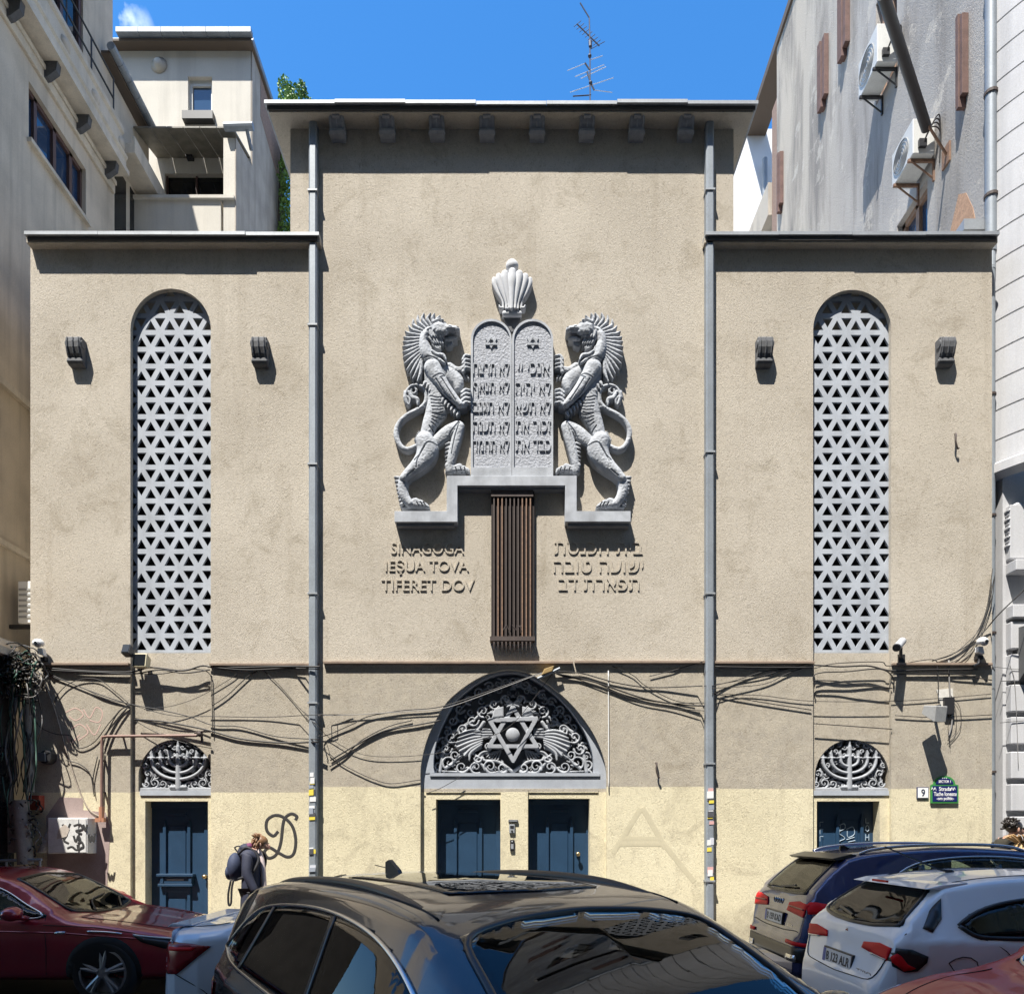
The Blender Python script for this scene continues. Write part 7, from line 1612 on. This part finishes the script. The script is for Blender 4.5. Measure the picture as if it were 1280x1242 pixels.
    if lining:
        m = MB(); m.ball((-.075 * k, 0, 1.455 * k), .095 * k, .125 * k, .065 * k, 16); m.ball((-.11 * k, 0, 1.40 * k), .085 * k, .11 * k, .09 * k, 14); h_ = m.build('hood', coat, None, smooth=True); h_.parent = ct
        m = MB(); m.ball((-.035 * k, 0, 1.475 * k), .075 * k, .10 * k, .05 * k, 14); h_ = m.build('hood_lining', lining, None, smooth=True); h_.parent = ct
    if shirt:
        m = MB()
        for sg in (0,): m.tube(spline([(.072 * k, -.01, 1.44 * k), (.125 * k, -.03, 1.30 * k), (.152 * k, -.045, 1.12 * k), (.165 * k, -.05, .9 * k)], 5), .036 * k, 10)
        s_ = m.build('shirt', shirt, None, smooth=True); s_.parent = t
    V.clear(); E.clear(); ch([(0, 0, .92, .125, .15)])
    for sg in (-1, 1): f = stride * sg; ch([(.0, sg * .09, .84, .10), (f * .55, sg * .097, .50, .075), (f * .9 - .03, sg * .097, .12, .06), (f * .9 - .03, sg * .097, .08, .062)], 0)
    skin_mesh('trousers', V, E, trouser, t)
    for sg in (-1, 1):
        f = stride * sg; m = MB(); m.ball(((f * .9 + .05) * k, sg * .102 * k, .042 * k), .135 * k, .048 * k, .045 * k, 14); m.v = [(a, b, max(c, .004)) for a, b, c in m.v]; s_ = m.build('shoe', plain('shoe_dark', (.03, .03, .032), .6), None, smooth=True); s_.parent = t
    # hair
    m = MB(); rng = random.Random(int(H * 1000)); m.ball(((hx - .012) * k, 0, (hz + .028) * k), .096 * k, .086 * k, .085 * k, 18)
    for q in range(70 if not long_hair else 90):
        th = rng.uniform(-2.3, 2.3); up = rng.uniform(-.3, 1.2); d = Vector((-math.cos(th * .75) * math.cos(up), math.sin(th * .75) * math.cos(up), math.sin(up)))
        c0 = Vector(((hx - .012) * k, 0, (hz + .028) * k)); p = c0 + Vector((d.x * .094 * k, d.y * .086 * k, d.z * .085 * k)); ln = (.05 if not long_hair else .16) * k
        tan = Vector((-.3, d.y * .4, -1.0 if d.z < .6 else .2)).normalized() if long_hair != 'curly' else Vector((rng.uniform(-1, 1), rng.uniform(-1, 1), rng.uniform(-.2, 1))).normalized()
        if long_hair == 'curly': ln = .045 * k
        m.tube(spline([p, p + tan * ln * .5 + d * .012 * k, p + tan * ln + d * .004 * k], 4), [.010 * k] * 8 + [.003 * k], 5)
    if long_hair is False:
        for c_, r_ in (((hx - .095, 0, hz + .05), .036), ((hx - .055, .012, hz + .105), .034), ((hx - .105, .02, hz + .015), .028)): m.ball(tuple(q * k for q in c_), r_ * k, n=12)
    hb_ = m.build('hair', hair, None, smooth=True); hb_.parent = t
    if glasses:
        m = MB()
        for sg in (-1, 1): m.ball(((hx + .092) * k, sg * .034 * k, (hz + .004) * k), .008 * k, .026 * k, .020 * k, 12); m.tube([((hx + .09) * k, sg * .058 * k, (hz + .008) * k), ((hx + .01) * k, sg * .079 * k, (hz + .008) * k)], .004, 6)
        g_ = m.build('sunglasses', plain('lens_black', (.01, .01, .012), .08), None, smooth=True); g_.parent = t
    return t
def cloth(name, c, rough=.75): return weathered(name, c, .6, 9, rough, .3, .004, 40)
def hairmat(name, c): return weathered(name, c, .45, 40, .45, .4, .003, 120)
wx = (316 - CX) * 9.62 / F
person('woman with pinned up hair and dark hooded jacket walking head bowed by the left door', (wx, 9.62, .10), 0, 1.65, 1.0, cloth('navy_jacket', (0.022, 0.026, 0.05)), cloth('dark_trousers', (0.02, 0.02, 0.025)), hairmat('hair_brown', (0.20, 0.105, 0.05)), False, .62, lining=cloth('purple_lining', (0.13, 0.02, 0.08)), shirt=cloth('pale_shirt', (0.62, 0.52, 0.50)))
t = thing('backpack', 'small navy backpack with hanging strap on the walking woman', 'backpack', (0, 0, 0), world=False); t.location = (wx, 9.62, .10)
m = MB(); m.ball((-.225, -.01, 1.20), .10, .135, .19, 18); o = m.build('pouch', cloth('pack_navy', (0.03, 0.042, 0.085)), None, smooth=True); o.parent = t
m = MB(); m.ball((-.30, -.01, 1.13), .05, .10, .10, 14); q = m.build('pocket', cloth('pack_navy', (0.03, 0.042, 0.085)), None, smooth=True); q.parent = o
m = MB()
for sg in (-1, 1): m.tube(spline([(-.16, sg * .08, 1.37), (-.02, sg * .13, 1.455), (.12, sg * .13, 1.32), (.05, sg * .19, 1.12), (-.14, sg * .13, 1.05)], 5), .018, 6)
m.tube(spline([(-.19, 0, 1.385), (-.235, 0, 1.45), (-.175, 0, 1.47), (-.15, 0, 1.40)], 5), .010, 6)
m.tube(spline([(-.24, -.12, 1.04), (-.27, -.13, .86), (-.265, -.13, .72), (-.235, -.13, .74), (-.23, -.12, .92), (-.21, -.11, 1.04)], 5), .013, 6); q = m.build('strap', cloth('strap_black', (0.015, 0.015, 0.02)), None, smooth=True); q.parent = t
person('dark haired man in sunglasses and black leather jacket behind the navy estate', ((1262 - CX) * 9.86 / F, 9.86, .10), -.15, 1.83, .3, plain('leather_black', (0.015, 0.014, 0.014), .35), cloth('dark_trousers', (0.02, 0.02, 0.025)), hairmat('hair_black', (0.022, 0.016, 0.013)), 'curly', .95, glasses=True)
person('fair haired shorter person in front of the man in sunglasses', ((1274 - CX) * 9.56 / F, 9.56, .10), .3, 1.56, .5, cloth('green_grey_top', (0.25, 0.30, 0.27)), cloth('dark_trousers', (0.02, 0.02, 0.025)), hairmat('hair_fair', (0.52, 0.33, 0.15)), True, .85)
